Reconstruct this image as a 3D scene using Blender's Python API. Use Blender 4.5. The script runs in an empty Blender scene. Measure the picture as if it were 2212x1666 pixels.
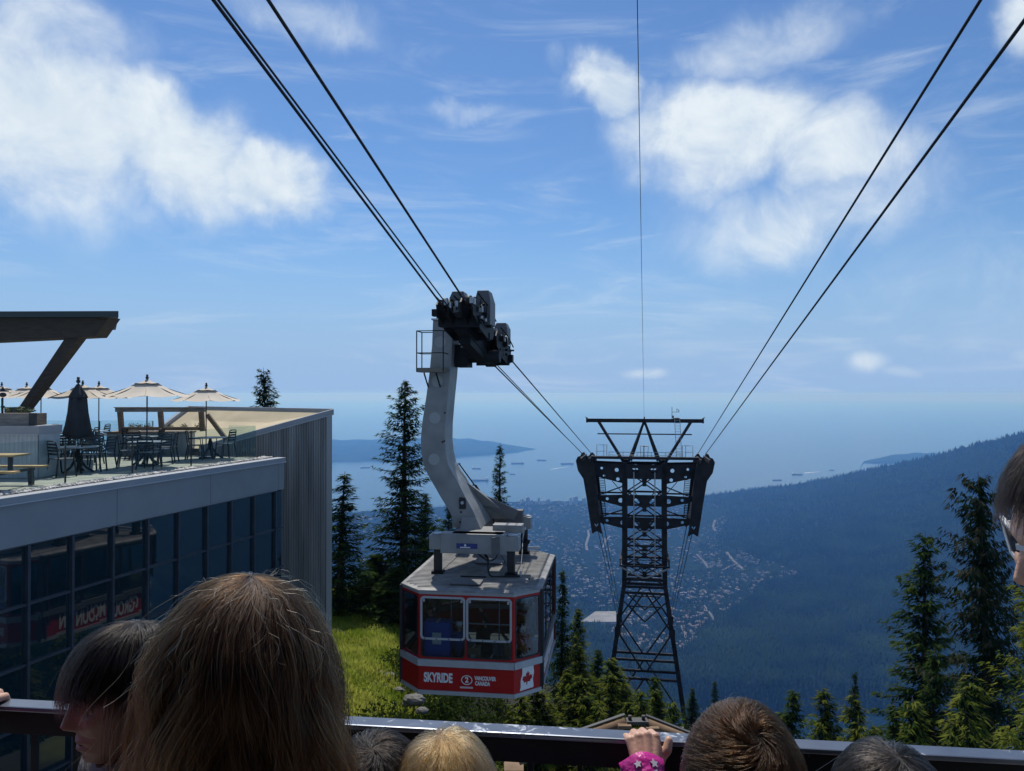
import bpy, bmesh, math, random
import numpy as np
from mathutils import Vector, Matrix, noise as mnoise
random.seed(7)
RNG = np.random.default_rng(7)
R = math.radians
SC = bpy.context.scene
COL = SC.collection

# ---------------------------------------------------------------- camera, world, sun, exposure
FPX, CU, CV = 1671.0, 1106.0, 833.0            # focal length and centre of the photograph at 2212 x 1666
PITCH = R(0.583)
cam_data = bpy.data.cameras.new('camera')
cam = bpy.data.objects.new('camera', cam_data)
COL.objects.link(cam)
cam_data.sensor_width = 36.0
cam_data.lens = 36.0 * FPX / 2212.0
cam_data.clip_start = 0.02
cam_data.clip_end = 200000.0
cam.location = (0, 0, 0)
cam.rotation_euler = (R(90) + PITCH, 0, 0)
SC.camera = cam
SC.render.engine = 'CYCLES'
SC.cycles.use_denoising = True
SC.cycles.max_bounces = 7
SC.cycles.transparent_max_bounces = 24
SC.cycles.volume_bounces = 4
SC.cycles.sample_clamp_indirect = 6.0
SC.cycles.caustics_reflective = False
SC.cycles.caustics_refractive = False
SC.view_settings.view_transform = 'Standard'
SC.view_settings.look = 'None'
SC.view_settings.gamma = 1.0
SC.view_settings.use_curve_mapping = False
SC.view_settings.exposure = -0.08

SUN_AZ, SUN_EL = -14.0, 59.0                    # degrees, azimuth clockwise from the camera's forward axis (+Y)
sun_data = bpy.data.lights.new('sun', 'SUN')
sun_data.energy = 4.4
sun_data.angle = R(0.53)
sun_data.color = (1.0, 0.95, 0.87)
sun = bpy.data.objects.new('sun', sun_data)
COL.objects.link(sun)
_sd = Vector((math.sin(R(SUN_AZ)) * math.cos(R(SUN_EL)), math.cos(R(SUN_AZ)) * math.cos(R(SUN_EL)), math.sin(R(SUN_EL))))
sun.rotation_euler = _sd.to_track_quat('Z', 'Y').to_euler()

world = bpy.data.worlds.new('World')
SC.world = world
world.use_nodes = True
SKY_STRENGTH = 0.095

def build_world():
    nt = world.node_tree
    nt.nodes.clear()
    N, L = nt.nodes, nt.links
    def node(t, **kw):
        n = N.new(t)
        for k, v in kw.items():
            setattr(n, k, v)
        return n
    def m(op, a, b=None, c=None, clamp=False):
        n = node('ShaderNodeMath', operation=op, use_clamp=clamp)
        for i, x in enumerate((a, b, c)):
            if x is None:
                continue
            if isinstance(x, (int, float)):
                n.inputs[i].default_value = x
            else:
                L.new(x, n.inputs[i])
        return n.outputs[0]
    out = node('ShaderNodeOutputWorld')
    bg = node('ShaderNodeBackground')
    L.new(bg.outputs[0], out.inputs[0])
    sky = node('ShaderNodeTexSky', sky_type='NISHITA', sun_disc=False)
    sky.sun_elevation = R(SUN_EL)
    sky.sun_rotation = R(SUN_AZ)
    sky.altitude = 1100
    sky.air_density = 1.25
    sky.dust_density = 0.6
    sky.ozone_density = 2.2
    tc = node('ShaderNodeTexCoord')
    sep = node('ShaderNodeSeparateXYZ')
    L.new(tc.outputs['Generated'], sep.inputs[0])
    X, Y, Z = sep.outputs
    az = m('ARCTAN2', X, Y)
    el = m('ARCSINE', Z)
    # warp so that every cloud edge is ragged
    nz = node('ShaderNodeTexNoise', noise_dimensions='3D')
    nz.inputs['Scale'].default_value = 5.0
    nz.inputs['Detail'].default_value = 7.0
    nz.inputs['Roughness'].default_value = 0.55
    L.new(tc.outputs['Generated'], nz.inputs['Vector'])
    sepn = node('ShaderNodeSeparateColor')
    L.new(nz.outputs['Color'], sepn.inputs[0])
    azw = m('ADD', az, m('MULTIPLY', m('SUBTRACT', sepn.outputs[0], 0.5), 0.21))
    elw = m('ADD', el, m('MULTIPLY', m('SUBTRACT', sepn.outputs[1], 0.5), 0.16))
    def blob(u, v, ru, rv, rot, w, soft=1.0):
        a0 = math.atan((u - CU) / FPX)
        e0 = math.atan((850 - v) / FPX * math.cos(a0))
        c, s = math.cos(R(rot)), math.sin(R(rot))
        da, de = m('SUBTRACT', azw if ru > 75 else az_s, a0), m('SUBTRACT', elw if ru > 75 else el_s, e0)
        k = math.cos(a0) ** 2
        p = m('MULTIPLY_ADD', da, c * FPX / ru / k, m('MULTIPLY', de, -s * FPX / ru))
        q = m('MULTIPLY_ADD', da, s * FPX / rv / k, m('MULTIPLY', de, c * FPX / rv))
        d = m('SQRT', m('MULTIPLY_ADD', p, p, m('MULTIPLY', q, q)))
        f = node('ShaderNodeMapRange', interpolation_type='SMOOTHERSTEP')
        f.inputs['From Min'].default_value = 1.55
        f.inputs['From Max'].default_value = 0.0
        f.inputs['To Min'].default_value = 0.0
        f.inputs['To Max'].default_value = w
        L.new(d, f.inputs['Value'])
        return f.outputs[0]
    az_s = m('ADD', az, m('MULTIPLY', m('SUBTRACT', sepn.outputs[0], 0.5), 0.045))
    el_s = m('ADD', el, m('MULTIPLY', m('SUBTRACT', sepn.outputs[1], 0.5), 0.03))
    blobs = [
        (60, 230, 330, 200, 10, 1.0), (330, 300, 300, 130, 20, 1.0), (570, 390, 210, 75, 14, 0.95),
        (60, 20, 330, 80, 0, 0.6), (640, 40, 200, 70, 12, 0.55), (200, 420, 220, 60, 10, 0.4),
        (1345, 212, 90, 75, 0, 0.95), (1550, 285, 290, 120, 4, 0.88), (1800, 335, 240, 115, 12, 0.72),
        (1720, 470, 350, 120, 4, 0.58), (1900, 420, 230, 110, 10, 0.42), (1640, 95, 300, 75, -8, 0.50), (2200, 40, 100, 80, 0, 0.8),
        (2080, 600, 330, 140, -4, 0.30), (1395, 806, 74, 17, 0, 0.50), (1520, 808, 34, 11, 0, 0.34),
        (1880, 783, 56, 27, 0, 0.62), (1950, 800, 74, 15, 0, 0.42), (2205, 768, 60, 24, 0, 0.40),
        (1210, 122, 34, 42, 0, 0.4), (1025, 268, 130, 26, -3, 0.38), (780, 262, 80, 14, 0, 0.3),
        (2600, 330, 420, 160, 0, 0.8), (-500, 360, 400, 160, 0, 0.8)]
    acc = None
    for b in blobs:
        o = blob(*b)
        acc = o if acc is None else m('MAXIMUM', acc, o)
    # elsewhere the same broken cumulus goes on
    n2 = node('ShaderNodeTexNoise', noise_dimensions='3D')
    n2.inputs['Scale'].default_value = 2.3
    n2.inputs['Detail'].default_value = 6.0
    L.new(tc.outputs['Generated'], n2.inputs['Vector'])
    behind = node('ShaderNodeMapRange', interpolation_type='SMOOTHSTEP')
    behind.inputs['From Min'].default_value = 0.9
    behind.inputs['From Max'].default_value = 1.2
    L.new(m('ABSOLUTE', az), behind.inputs['Value'])
    gen = m('MULTIPLY', m('MULTIPLY', m('SUBTRACT', n2.outputs['Fac'], 0.5), 5.0, clamp=True), behind.outputs[0])
    acc = m('MAXIMUM', acc, m('MULTIPLY', gen, 0.8))
    # billows that open the thick clouds and shade them
    n3 = node('ShaderNodeTexNoise', noise_dimensions='3D')
    n3.inputs['Scale'].default_value = 11.0
    n3.inputs['Detail'].default_value = 8.0
    n3.inputs['Roughness'].default_value = 0.6
    n3.inputs['Distortion'].default_value = 0.4
    L.new(tc.outputs['Generated'], n3.inputs['Vector'])
    dens = m('ADD', acc, m('MULTIPLY', m('SUBTRACT', n3.outputs['Fac'], 0.5), 1.15))
    dm = node('ShaderNodeMapRange', interpolation_type='SMOOTHSTEP')
    dm.inputs['From Min'].default_value = 0.0
    dm.inputs['From Max'].default_value = 0.95
    L.new(dens, dm.inputs['Value'])
    cumulus = m('MULTIPLY', dm.outputs[0], m('MULTIPLY', acc, 1.7, clamp=True), clamp=True)
    # thin streaky cirrus veils
    mp = node('ShaderNodeMapping')
    mp.inputs['Scale'].default_value = (1.6, 1.6, 9.0)
    mp.inputs['Rotation'].default_value = (0.0, R(7), 0.0)
    L.new(tc.outputs['Generated'], mp.inputs['Vector'])
    n4 = node('ShaderNodeTexNoise', noise_dimensions='3D')
    n4.inputs['Scale'].default_value = 2.6
    n4.inputs['Detail'].default_value = 9.0
    n4.inputs['Roughness'].default_value = 0.62
    n4.inputs['Distortion'].default_value = 0.9
    L.new(mp.outputs[0], n4.inputs['Vector'])
    cm = node('ShaderNodeMapRange', interpolation_type='SMOOTHSTEP')
    cm.inputs['From Min'].default_value = 0.47
    cm.inputs['From Max'].default_value = 0.85
    cm.inputs['To Max'].default_value = 0.42
    L.new(n4.outputs['Fac'], cm.inputs['Value'])
    veil = m('MAXIMUM', cumulus, cm.outputs[0])
    # colour of the cloud: near white, greyer in the thick folds
    ramp = node('ShaderNodeMix', data_type='RGBA')
    ramp.inputs[6].default_value = (6.6, 7.9, 9.4, 1)
    ramp.inputs[7].default_value = (8.8, 9.7, 10.4, 1)
    nb = node('ShaderNodeMapRange')
    nb.inputs['From Min'].default_value = 0.32
    nb.inputs['From Max'].default_value = 0.62
    L.new(n3.outputs['Fac'], nb.inputs['Value'])
    L.new(nb.outputs[0], ramp.inputs[0])
    # the clear sky, pulled slightly towards the deep blue of mountain air
    tint = node('ShaderNodeMix', data_type='RGBA', blend_type='MULTIPLY')
    tint.inputs[0].default_value = 1.0
    tint.inputs[7].default_value = (0.63, 0.86, 1.13, 1)
    L.new(sky.outputs[0], tint.inputs[6])
    # pale band of far air above the horizon
    hz = node('ShaderNodeMapRange', interpolation_type='SMOOTHERSTEP')
    hz.inputs['From Min'].default_value = R(15.0)
    hz.inputs['From Max'].default_value = R(-2.0)
    hz.inputs['To Max'].default_value = 1.0
    L.new(el, hz.inputs['Value'])
    band = node('ShaderNodeMix', data_type='RGBA')
    L.new(hz.outputs[0], band.inputs[0])
    L.new(tint.outputs[2], band.inputs[6])
    band.inputs[7].default_value = (3.5, 5.4, 8.6, 1)
    mix = node('ShaderNodeMix', data_type='RGBA')
    L.new(veil, mix.inputs[0])
    L.new(band.outputs[2], mix.inputs[6])
    L.new(ramp.outputs[2], mix.inputs[7])
    L.new(mix.outputs[2], bg.inputs['Color'])
    bg.inputs['Strength'].default_value = SKY_STRENGTH
build_world()

# ---------------------------------------------------------------- geometry of the view
TH = R(9.7)                                     # heading of the cableway
def ray(u, v):
    a, b = (u - CU) / FPX, -(v - CV) / FPX
    return Vector((a, math.cos(PITCH) - b * math.sin(PITCH), math.sin(PITCH) + b * math.cos(PITCH)))
def at_depth(u, v, y):
    d = ray(u, v); return d * (y / d.y)
def at_height(u, v, z):
    d = ray(u, v); return d * (z / d.z)
def at_lateral(u, v, t):                        # where the sight line meets the vertical plane beside the line axis
    d = ray(u, v); return d * (t / (d.x * math.cos(TH) - d.y * math.sin(TH)))
def at_station(u, v, s):
    d = ray(u, v); return d * (s / (d.x * math.sin(TH) + d.y * math.cos(TH)))
def st(p):
    return (p.x * math.sin(TH) + p.y * math.cos(TH), p.x * math.cos(TH) - p.y * math.sin(TH), p.z)
def line(s, t, z):                              # cableway frame -> world
    return Vector((s * math.sin(TH) + t * math.cos(TH), s * math.cos(TH) - t * math.sin(TH), z))

# ---------------------------------------------------------------- materials
MATS = {}
def mat(name, color, rough=0.6, metal=0.0, var=0.0, scale=8.0, bump=0.0, bscale=None, spec=None, color2=None,
        coords='Object', stretch=None, ior=None, detail=5.0):
    """Principled material whose colour wanders with noise (real unevenness and wear, never light)."""
    m = bpy.data.materials.new(name)
    m.use_nodes = True
    nt = m.node_tree
    b = nt.nodes['Principled BSDF']
    c = (*color, 1.0)
    b.inputs['Base Color'].default_value = c
    b.inputs['Roughness'].default_value = rough
    b.inputs['Metallic'].default_value = metal
    if spec is not None:
        b.inputs['Specular IOR Level'].default_value = spec
    if ior is not None:
        b.inputs['IOR'].default_value = ior
    if var or bump or color2:
        tc = nt.nodes.new('ShaderNodeTexCoord')
        src = tc.outputs[coords]
        if stretch:
            mp = nt.nodes.new('ShaderNodeMapping')
            mp.inputs['Scale'].default_value = stretch
            nt.links.new(src, mp.inputs['Vector'])
            src = mp.outputs[0]
        nz = nt.nodes.new('ShaderNodeTexNoise')
        nz.inputs['Scale'].default_value = scale
        nz.inputs['Detail'].default_value = detail
        nt.links.new(src, nz.inputs['Vector'])
        if var or color2:
            mx = nt.nodes.new('ShaderNodeMix')
            mx.data_type = 'RGBA'
            lo = [max(0, x * (1 - var)) for x in color]
            hi = list(color2) if color2 else [min(1, x * (1 + var)) for x in color]
            mx.inputs[6].default_value = (*lo, 1)
            mx.inputs[7].default_value = (*hi, 1)
            mr = nt.nodes.new('ShaderNodeMapRange')
            mr.inputs['From Min'].default_value = 0.32
            mr.inputs['From Max'].default_value = 0.68
            nt.links.new(nz.outputs['Fac'], mr.inputs['Value'])
            nt.links.new(mr.outputs[0], mx.inputs[0])
            nt.links.new(mx.outputs[2], b.inputs['Base Color'])
        if bump:
            bp = nt.nodes.new('ShaderNodeBump')
            bp.inputs['Strength'].default_value = bump
            bp.inputs['Distance'].default_value = 0.02
            if bscale:
                n2 = nt.nodes.new('ShaderNodeTexNoise')
                n2.inputs['Scale'].default_value = bscale
                nt.links.new(src, n2.inputs['Vector'])
                nt.links.new(n2.outputs['Fac'], bp.inputs['Height'])
            else:
                nt.links.new(nz.outputs['Fac'], bp.inputs['Height'])
            nt.links.new(bp.outputs[0], b.inputs['Normal'])
    MATS[name] = m
    return m

def glass_mat(name, tint, opacity_tint=(0.02, 0.03, 0.03), mixfac=0.15, ior=1.5, rough=0.02):
    """Thin pane: tinted see-through plus a Fresnel mirror."""
    m = bpy.data.materials.new(name)
    m.use_nodes = True
    nt = m.node_tree
    nt.nodes.clear()
    out = nt.nodes.new('ShaderNodeOutputMaterial')
    tr = nt.nodes.new('ShaderNodeBsdfTransparent')
    tr.inputs[0].default_value = (*tint, 1)
    df = nt.nodes.new('ShaderNodeBsdfDiffuse')
    df.inputs[0].default_value = (*opacity_tint, 1)
    gl = nt.nodes.new('ShaderNodeBsdfGlossy')
    gl.inputs['Roughness'].default_value = rough
    lw = nt.nodes.new('ShaderNodeLayerWeight')       # the same from both faces of the pane
    lw.inputs['Blend'].default_value = 0.5
    pw = nt.nodes.new('ShaderNodeMath'); pw.operation = 'POWER'; pw.inputs[1].default_value = 5.0
    nt.links.new(lw.outputs['Facing'], pw.inputs[0])
    fr = nt.nodes.new('ShaderNodeMath'); fr.operation = 'MULTIPLY_ADD'
    f0 = ((ior - 1) / (ior + 1)) ** 2
    fr.inputs[1].default_value = 1 - f0; fr.inputs[2].default_value = f0
    nt.links.new(pw.outputs[0], fr.inputs[0])
    m1 = nt.nodes.new('ShaderNodeMixShader')
    m1.inputs[0].default_value = mixfac
    m2 = nt.nodes.new('ShaderNodeMixShader')
    nt.links.new(tr.outputs[0], m1.inputs[1]); nt.links.new(df.outputs[0], m1.inputs[2])
    nt.links.new(fr.outputs[0], m2.inputs[0])
    nt.links.new(m1.outputs[0], m2.inputs[1]); nt.links.new(gl.outputs[0], m2.inputs[2])
    nt.links.new(m2.outputs[0], out.inputs[0])
    return m

# ---------------------------------------------------------------- objects
def tag(o, label=None, cat=None, group=None, kind=None):
    if label: o['label'] = label
    if cat: o['category'] = cat
    if group: o['group'] = group
    if kind: o['kind'] = kind
    return o
def thing(name, label, cat, loc=(0, 0, 0), rz=0.0, group=None):
    o = bpy.data.objects.new(name, None)
    COL.objects.link(o)
    o.empty_display_size = 0.2
    o.location = loc
    o.rotation_euler = (0, 0, rz)
    return tag(o, label, cat, group)
def link(name, me, m=None, parent=None):
    if m is not None and not me.materials:
        me.materials.append(m)
    o = bpy.data.objects.new(name, me)
    COL.objects.link(o)
    if parent is not None:
        o.parent = parent
    return o
def copy_tree(o, parent=None):
    c = o.copy(); COL.objects.link(c)
    if parent is not None:
        c.parent = parent
    for ch in list(o.children):
        copy_tree(ch, c)
    return c
def fast_mesh(name, V, Fs, smooth=False):
    """V (n,3), Fs (m,k) arrays of equal sided faces -> mesh."""
    V = np.asarray(V, dtype=np.float32); Fs = np.asarray(Fs, dtype=np.int32)
    me = bpy.data.meshes.new(name)
    k = Fs.shape[1]
    me.vertices.add(len(V)); me.vertices.foreach_set('co', V.ravel())
    me.loops.add(Fs.size); me.loops.foreach_set('vertex_index', Fs.ravel())
    me.polygons.add(len(Fs)); me.polygons.foreach_set('loop_start', np.arange(0, Fs.size, k, dtype=np.int32))
    if smooth:
        me.polygons.foreach_set('use_smooth', np.ones(len(Fs), dtype=bool))
    me.update(calc_edges=True)
    return me

class MB:
    """Collects shapes and links them as ONE mesh object."""
    def __init__(self):
        self.V, self.F, self.S = [], [], []
    def add(self, vs, fs, smooth=False):
        n = len(self.V)
        self.V += [tuple(v) for v in vs]
        self.F += [tuple(i + n for i in f) for f in fs]
        self.S += [smooth] * len(fs)
        return self
    def hexa(self, b, t):                       # 4 bottom corners (ccw), 4 top corners
        return self.add(list(b) + list(t), [(3, 2, 1, 0), (4, 5, 6, 7), (0, 1, 5, 4), (1, 2, 6, 5), (2, 3, 7, 6), (3, 0, 4, 7)])
    def box(self, c, s, rz=0.0):
        cx, cy, cz = c; x, y, z = s[0] / 2, s[1] / 2, s[2] / 2
        ca, sa = math.cos(rz), math.sin(rz)
        def p(a, b, d): return (cx + a * ca - b * sa, cy + a * sa + b * ca, cz + d)
        return self.hexa([p(-x, -y, -z), p(x, -y, -z), p(x, y, -z), p(-x, y, -z)], [p(-x, -y, z), p(x, -y, z), p(x, y, z), p(-x, y, z)])
    def beam(self, p, q, w, h=None, up=(0, 0, 1)):
        p, q = Vector(p), Vector(q); h = h or w
        d = (q - p).normalized()
        upv = Vector(up)
        if abs(d.dot(upv)) > 0.97: upv = Vector((0, 1, 0))
        a = d.cross(upv).normalized() * (w / 2); b = a.cross(d).normalized() * (h / 2)
        return self.hexa([p - a - b, p + a - b, p + a + b, p - a + b], [q - a - b, q + a - b, q + a + b, q - a + b])
    def tube(self, pts, r, n=8, cap=True):
        pts = [Vector(p) for p in pts]
        rs = r if isinstance(r, (list, tuple)) else [r] * len(pts)
        d0 = (pts[1] - pts[0]).normalized()
        ref = Vector((0, 0, 1)) if abs(d0.z) < 0.9 else Vector((1, 0, 0))
        vs, fs = [], []
        a = d0.cross(ref).normalized()
        for i, p in enumerate(pts):
            d = ((pts[min(i + 1, len(pts) - 1)] - pts[max(i - 1, 0)])).normalized()
            a = (a - d * a.dot(d)).normalized(); b = d.cross(a)
            for k in range(n):
                t = 2 * math.pi * k / n
                vs.append(p + (a * math.cos(t) + b * math.sin(t)) * rs[i])
        for i in range(len(pts) - 1):
            for k in range(n):
                k2 = (k + 1) % n
                fs.append((i * n + k, i * n + k2, (i + 1) * n + k2, (i + 1) * n + k))
        self.add(vs, fs, True)
        if cap:
            m = len(pts) - 1
            base = len(self.V) - len(vs)
            self.F.append(tuple(base + k for k in range(n))[::-1]); self.S.append(False)
            self.F.append(tuple(base + m * n + k for k in range(n))); self.S.append(False)
        return self
    def cyl(self, p, q, r, n=14, r2=None):
        return self.tube([p, q], [r, r if r2 is None else r2], n)
    def ball(self, c, r, n=10, sq=(1, 1, 1)):
        vs, fs = [], []
        for i in range(n + 1):
            th = math.pi * i / n
            for k in range(n * 2):
                ph = math.pi * k / n
                vs.append((c[0] + r * sq[0] * math.sin(th) * math.cos(ph), c[1] + r * sq[1] * math.sin(th) * math.sin(ph), c[2] + r * sq[2] * math.cos(th)))
        m = n * 2
        for i in range(n):
            for k in range(m):
                fs.append((i * m + k, (i + 1) * m + k, (i + 1) * m + (k + 1) % m, i * m + (k + 1) % m))
        return self.add(vs, fs, True)
    def prism(self, poly, f0, f1):              # polygon of 2-D points, f0/f1 map a 2-D point to the two end caps
        n = len(poly)
        vs = [f0(*p) for p in poly] + [f1(*p) for p in poly]
        fs = [tuple(range(n))[::-1], tuple(range(n, 2 * n))] + [(i, (i + 1) % n, n + (i + 1) % n, n + i) for i in range(n)]
        return self.add(vs, fs)
    def loft(self, rings, cap=True, smooth=False):
        n = len(rings[0]); vs = [p for r in rings for p in r]; fs = []
        for i in range(len(rings) - 1):
            for k in range(n):
                fs.append((i * n + k, i * n + (k + 1) % n, (i + 1) * n + (k + 1) % n, (i + 1) * n + k))
        if cap:
            fs += [tuple(range(n))[::-1], tuple(range((len(rings) - 1) * n, len(rings) * n))]
        return self.add(vs, fs, smooth)
    def mesh(self, name, origin=None):
        me = bpy.data.meshes.new(name)
        V = self.V
        if origin is not None:
            V = [(v[0] - origin[0], v[1] - origin[1], v[2] - origin[2]) for v in V]
        me.from_pydata(V, [], self.F)
        me.polygons.foreach_set('use_smooth', self.S)
        bm = bmesh.new(); bm.from_mesh(me); bmesh.ops.recalc_face_normals(bm, faces=bm.faces); bm.to_mesh(me); bm.free()
        me.update()
        return me
    def build(self, name, m, parent=None, bevel=0.0, world=False):
        me = self.mesh(name, parent.location if (parent is not None and world) else None)
        o = link(name, me, m, parent)
        if bevel:
            b = o.modifiers.new('bevel', 'BEVEL'); b.width = bevel; b.segments = 2; b.limit_method = 'ANGLE'; b.angle_limit = R(40)
        return o

def rounded(x0, y0, x1, y1, r, n=5):
    pts = []
    for cx, cy, a0 in ((x1 - r, y1 - r, 0), (x0 + r, y1 - r, 90), (x0 + r, y0 + r, 180), (x1 - r, y0 + r, 270)):
        for k in range(n + 1):
            a = R(a0 + 90 * k / n); pts.append((cx + r * math.cos(a), cy + r * math.sin(a)))
    return pts
def circle(cx, cy, r, n=14, sx=1.0):
    return [(cx + r * sx * math.cos(2 * math.pi * k / n), cy + r * math.sin(2 * math.pi * k / n)) for k in range(n)]
def plate(name, outers, holes=(), th=0.02):
    """Flat sheet with holes (filled 2-D curve), returned as a mesh in the XY plane, thickness along Z."""
    cu = bpy.data.curves.new(name, 'CURVE')
    cu.dimensions = '2D'; cu.fill_mode = 'BOTH'; cu.extrude = th / 2
    for poly in list(outers) + list(holes):
        sp = cu.splines.new('POLY'); sp.points.add(len(poly) - 1)
        for i, p in enumerate(poly):
            sp.points[i].co = (p[0], p[1], 0, 1)
        sp.use_cyclic_u = True
    o = bpy.data.objects.new(name, cu); COL.objects.link(o)
    me = bpy.data.meshes.new_from_object(o.evaluated_get(bpy.context.evaluated_depsgraph_get()))
    bpy.data.objects.remove(o); bpy.data.curves.remove(cu)
    me.name = name
    return me
def text_mesh(name, body, size=1.0, sx=1.0, bold=0.0, th=0.004, spacing=1.0, align='CENTER'):
    cu = bpy.data.curves.new(name, 'FONT')
    cu.body = body; cu.size = size; cu.offset = bold; cu.extrude = th / 2; cu.align_x = align; cu.align_y = 'CENTER'; cu.space_character = spacing
    o = bpy.data.objects.new(name, cu); COL.objects.link(o)
    me = bpy.data.meshes.new_from_object(o.evaluated_get(bpy.context.evaluated_depsgraph_get()))
    bpy.data.objects.remove(o); bpy.data.curves.remove(cu)
    me.transform(Matrix.Diagonal((sx, 1, 1, 1))); me.name = name
    return me
def place(me, o, ex, ey):
    """Move a flat mesh (XY plane) so that its x runs along ex, its y along ey, its origin sits at o."""
    ex, ey = Vector(ex).normalized(), Vector(ey).normalized(); ez = ex.cross(ey)
    M = Matrix((( ex.x, ey.x, ez.x, o[0]), (ex.y, ey.y, ez.y, o[1]), (ex.z, ey.z, ez.z, o[2]), (0, 0, 0, 1)))
    me.transform(M); me.update()
    return me
def warp(me, fn):
    n = len(me.vertices); co = np.empty(n * 3, dtype=np.float32); me.vertices.foreach_get('co', co)
    co = fn(co.reshape(-1, 3)).astype(np.float32); me.vertices.foreach_set('co', co.ravel()); me.update()
    return me
# ================================================================ LAND, SEA, AIR
SEA = -1000.0
LAKE = -861.0
def smooth(a, b, x):
    t = np.clip((x - a) / (b - a), 0, 1); return t * t * (3 - 2 * t)
_rx = np.array([1380, 1500, 1600, 1700, 1800, 1900, 2000, 2100, 2212, 2400, 2700.])
_ry = np.array([1085, 1073, 1060, 1049, 1031, 1009, 988, 961, 932, 890, 840.])
_rd = np.array([6700, 6500, 6400, 6250, 6050, 5850, 5600, 5300, 5000, 4700, 4400.])
def wob(x, y, s, seed=0.0):                     # cheap smooth unevenness
    return (np.sin(x / s + 1.3 + seed) * np.cos(y / s * 1.13 + seed * 2) + 0.5 * np.sin(x / s * 2.3 + y / s * 1.7 + seed) + 0.3 * np.cos(x / s * 4.1 - y / s * 3.3 + seed)) / 1.8
def ground_near(X, Y):
    """The mountain top around the platform."""
    z = -10.7 - 6.4 * smooth(-6.5, 5.0, X) - 0.06 * (Y - 30)
    z = z - 0.42 * np.maximum(0, Y - 46) - 0.22 * np.maximum(0, X - 3) - 0.22 * np.maximum(0, X - 8)
    z = z + 0.25 * wob(X, Y, 5.0) * smooth(-30, -5, -np.abs(X + 10)) 
    return z
def H(X, Y):
    """Height of the land."""
    X = np.asarray(X, float); Y = np.asarray(Y, float)
    Ys = np.maximum(Y, 1.0)
    u = CU + FPX * np.clip(X / Ys, -1.5, 1.5)
    near = ground_near(X, Y)
    slope = -30 - 0.55 * (Y - 68) + 12 * wob(X, Y, 120.0) * smooth(90, 300, Y)
    zn = np.where(Y < 68, near, np.minimum(near, slope) * (1 - smooth(68, 110, Y)) + slope * smooth(68, 110, Y))
    valley = np.interp(Y, [1000, 2430, 4000, 5600, 6200, 7050, 7500, 8200], [-792, -800, -872, -945, -975, -996, -1003, -1020])
    # the left part of the shore lies nearer
    shore = np.interp(u, [500, 740, 900, 1120, 1380, 1500], [6050, 6235, 6500, 7050, 7200, 7400])
    valley = valley - 30 * smooth(0, 500, Y - shore)
    valley = valley + 5 * wob(X, Y, 260.0)
    zr = -(np.interp(u, _rx, _ry) - 850.0) / FPX * np.interp(u, _rx, _rd)
    dr = np.interp(u, _rx, _rd)
    k = np.clip((Y - 2120) / (dr - 2120), 0, None)
    hill = -862 + (zr + 862) * np.clip(k, 0, 1) ** 0.93 - np.clip(k - 1, 0, None) * 900
    hill = hill + (14 * wob(X, Y, 310.0, 2.0) + 6 * wob(X, Y, 120.0, 1.0)) * smooth(0.02, 0.2, k) * smooth(1.05, 0.9, k)
    hill = np.where(u < 1400, -2000, hill - 60 * smooth(1520, 1400, u))
    far = np.maximum(valley, hill)
    # the lake basin
    basin = smooth(1440, 1540, u) * smooth(2130, 2060, Y)
    far = far * (1 - basin) + -885 * basin
    far = np.where(Y < 900, -3000, far)
    return np.maximum(zn, far)

M_land = mat('forest_floor', (0.008, 0.017, 0.010), 0.95, var=0.4, scale=0.02, bump=0, spec=0.0, color2=(0.016, 0.028, 0.013))
def build_ground():
    us = np.linspace(R(-56), R(74), 340)
    ds = np.concatenate([np.linspace(4, 80, 90), np.geomspace(83, 1500, 60), np.linspace(1530, 8300, 190)])
    A, D = np.meshgrid(us, ds)
    X = D * np.tan(A); Y = D
    Z = H(X, Y)
    n, k = D.shape
    V = np.stack([X, Y, Z], -1).reshape(-1, 3)
    i = np.arange((n - 1) * (k - 1)); r, c = i // (k - 1), i % (k - 1)
    Fs = np.stack([r * k + c, r * k + c + 1, (r + 1) * k + c + 1, (r + 1) * k + c], -1)
    split = 88                                                  # rows of the grassy hilltop
    nearF = Fs[r < split]; farF = Fs[r >= split]
    g = link('hilltop_ground', fast_mesh('hilltop_ground', V[:(split + 1) * k], nearF, True), M_grass); tag(g, kind='structure')
    V2 = V[split * k:]
    t = link('terrain', fast_mesh('terrain', V2, farF - split * k, True), M_land); tag(t, kind='structure')
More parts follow.
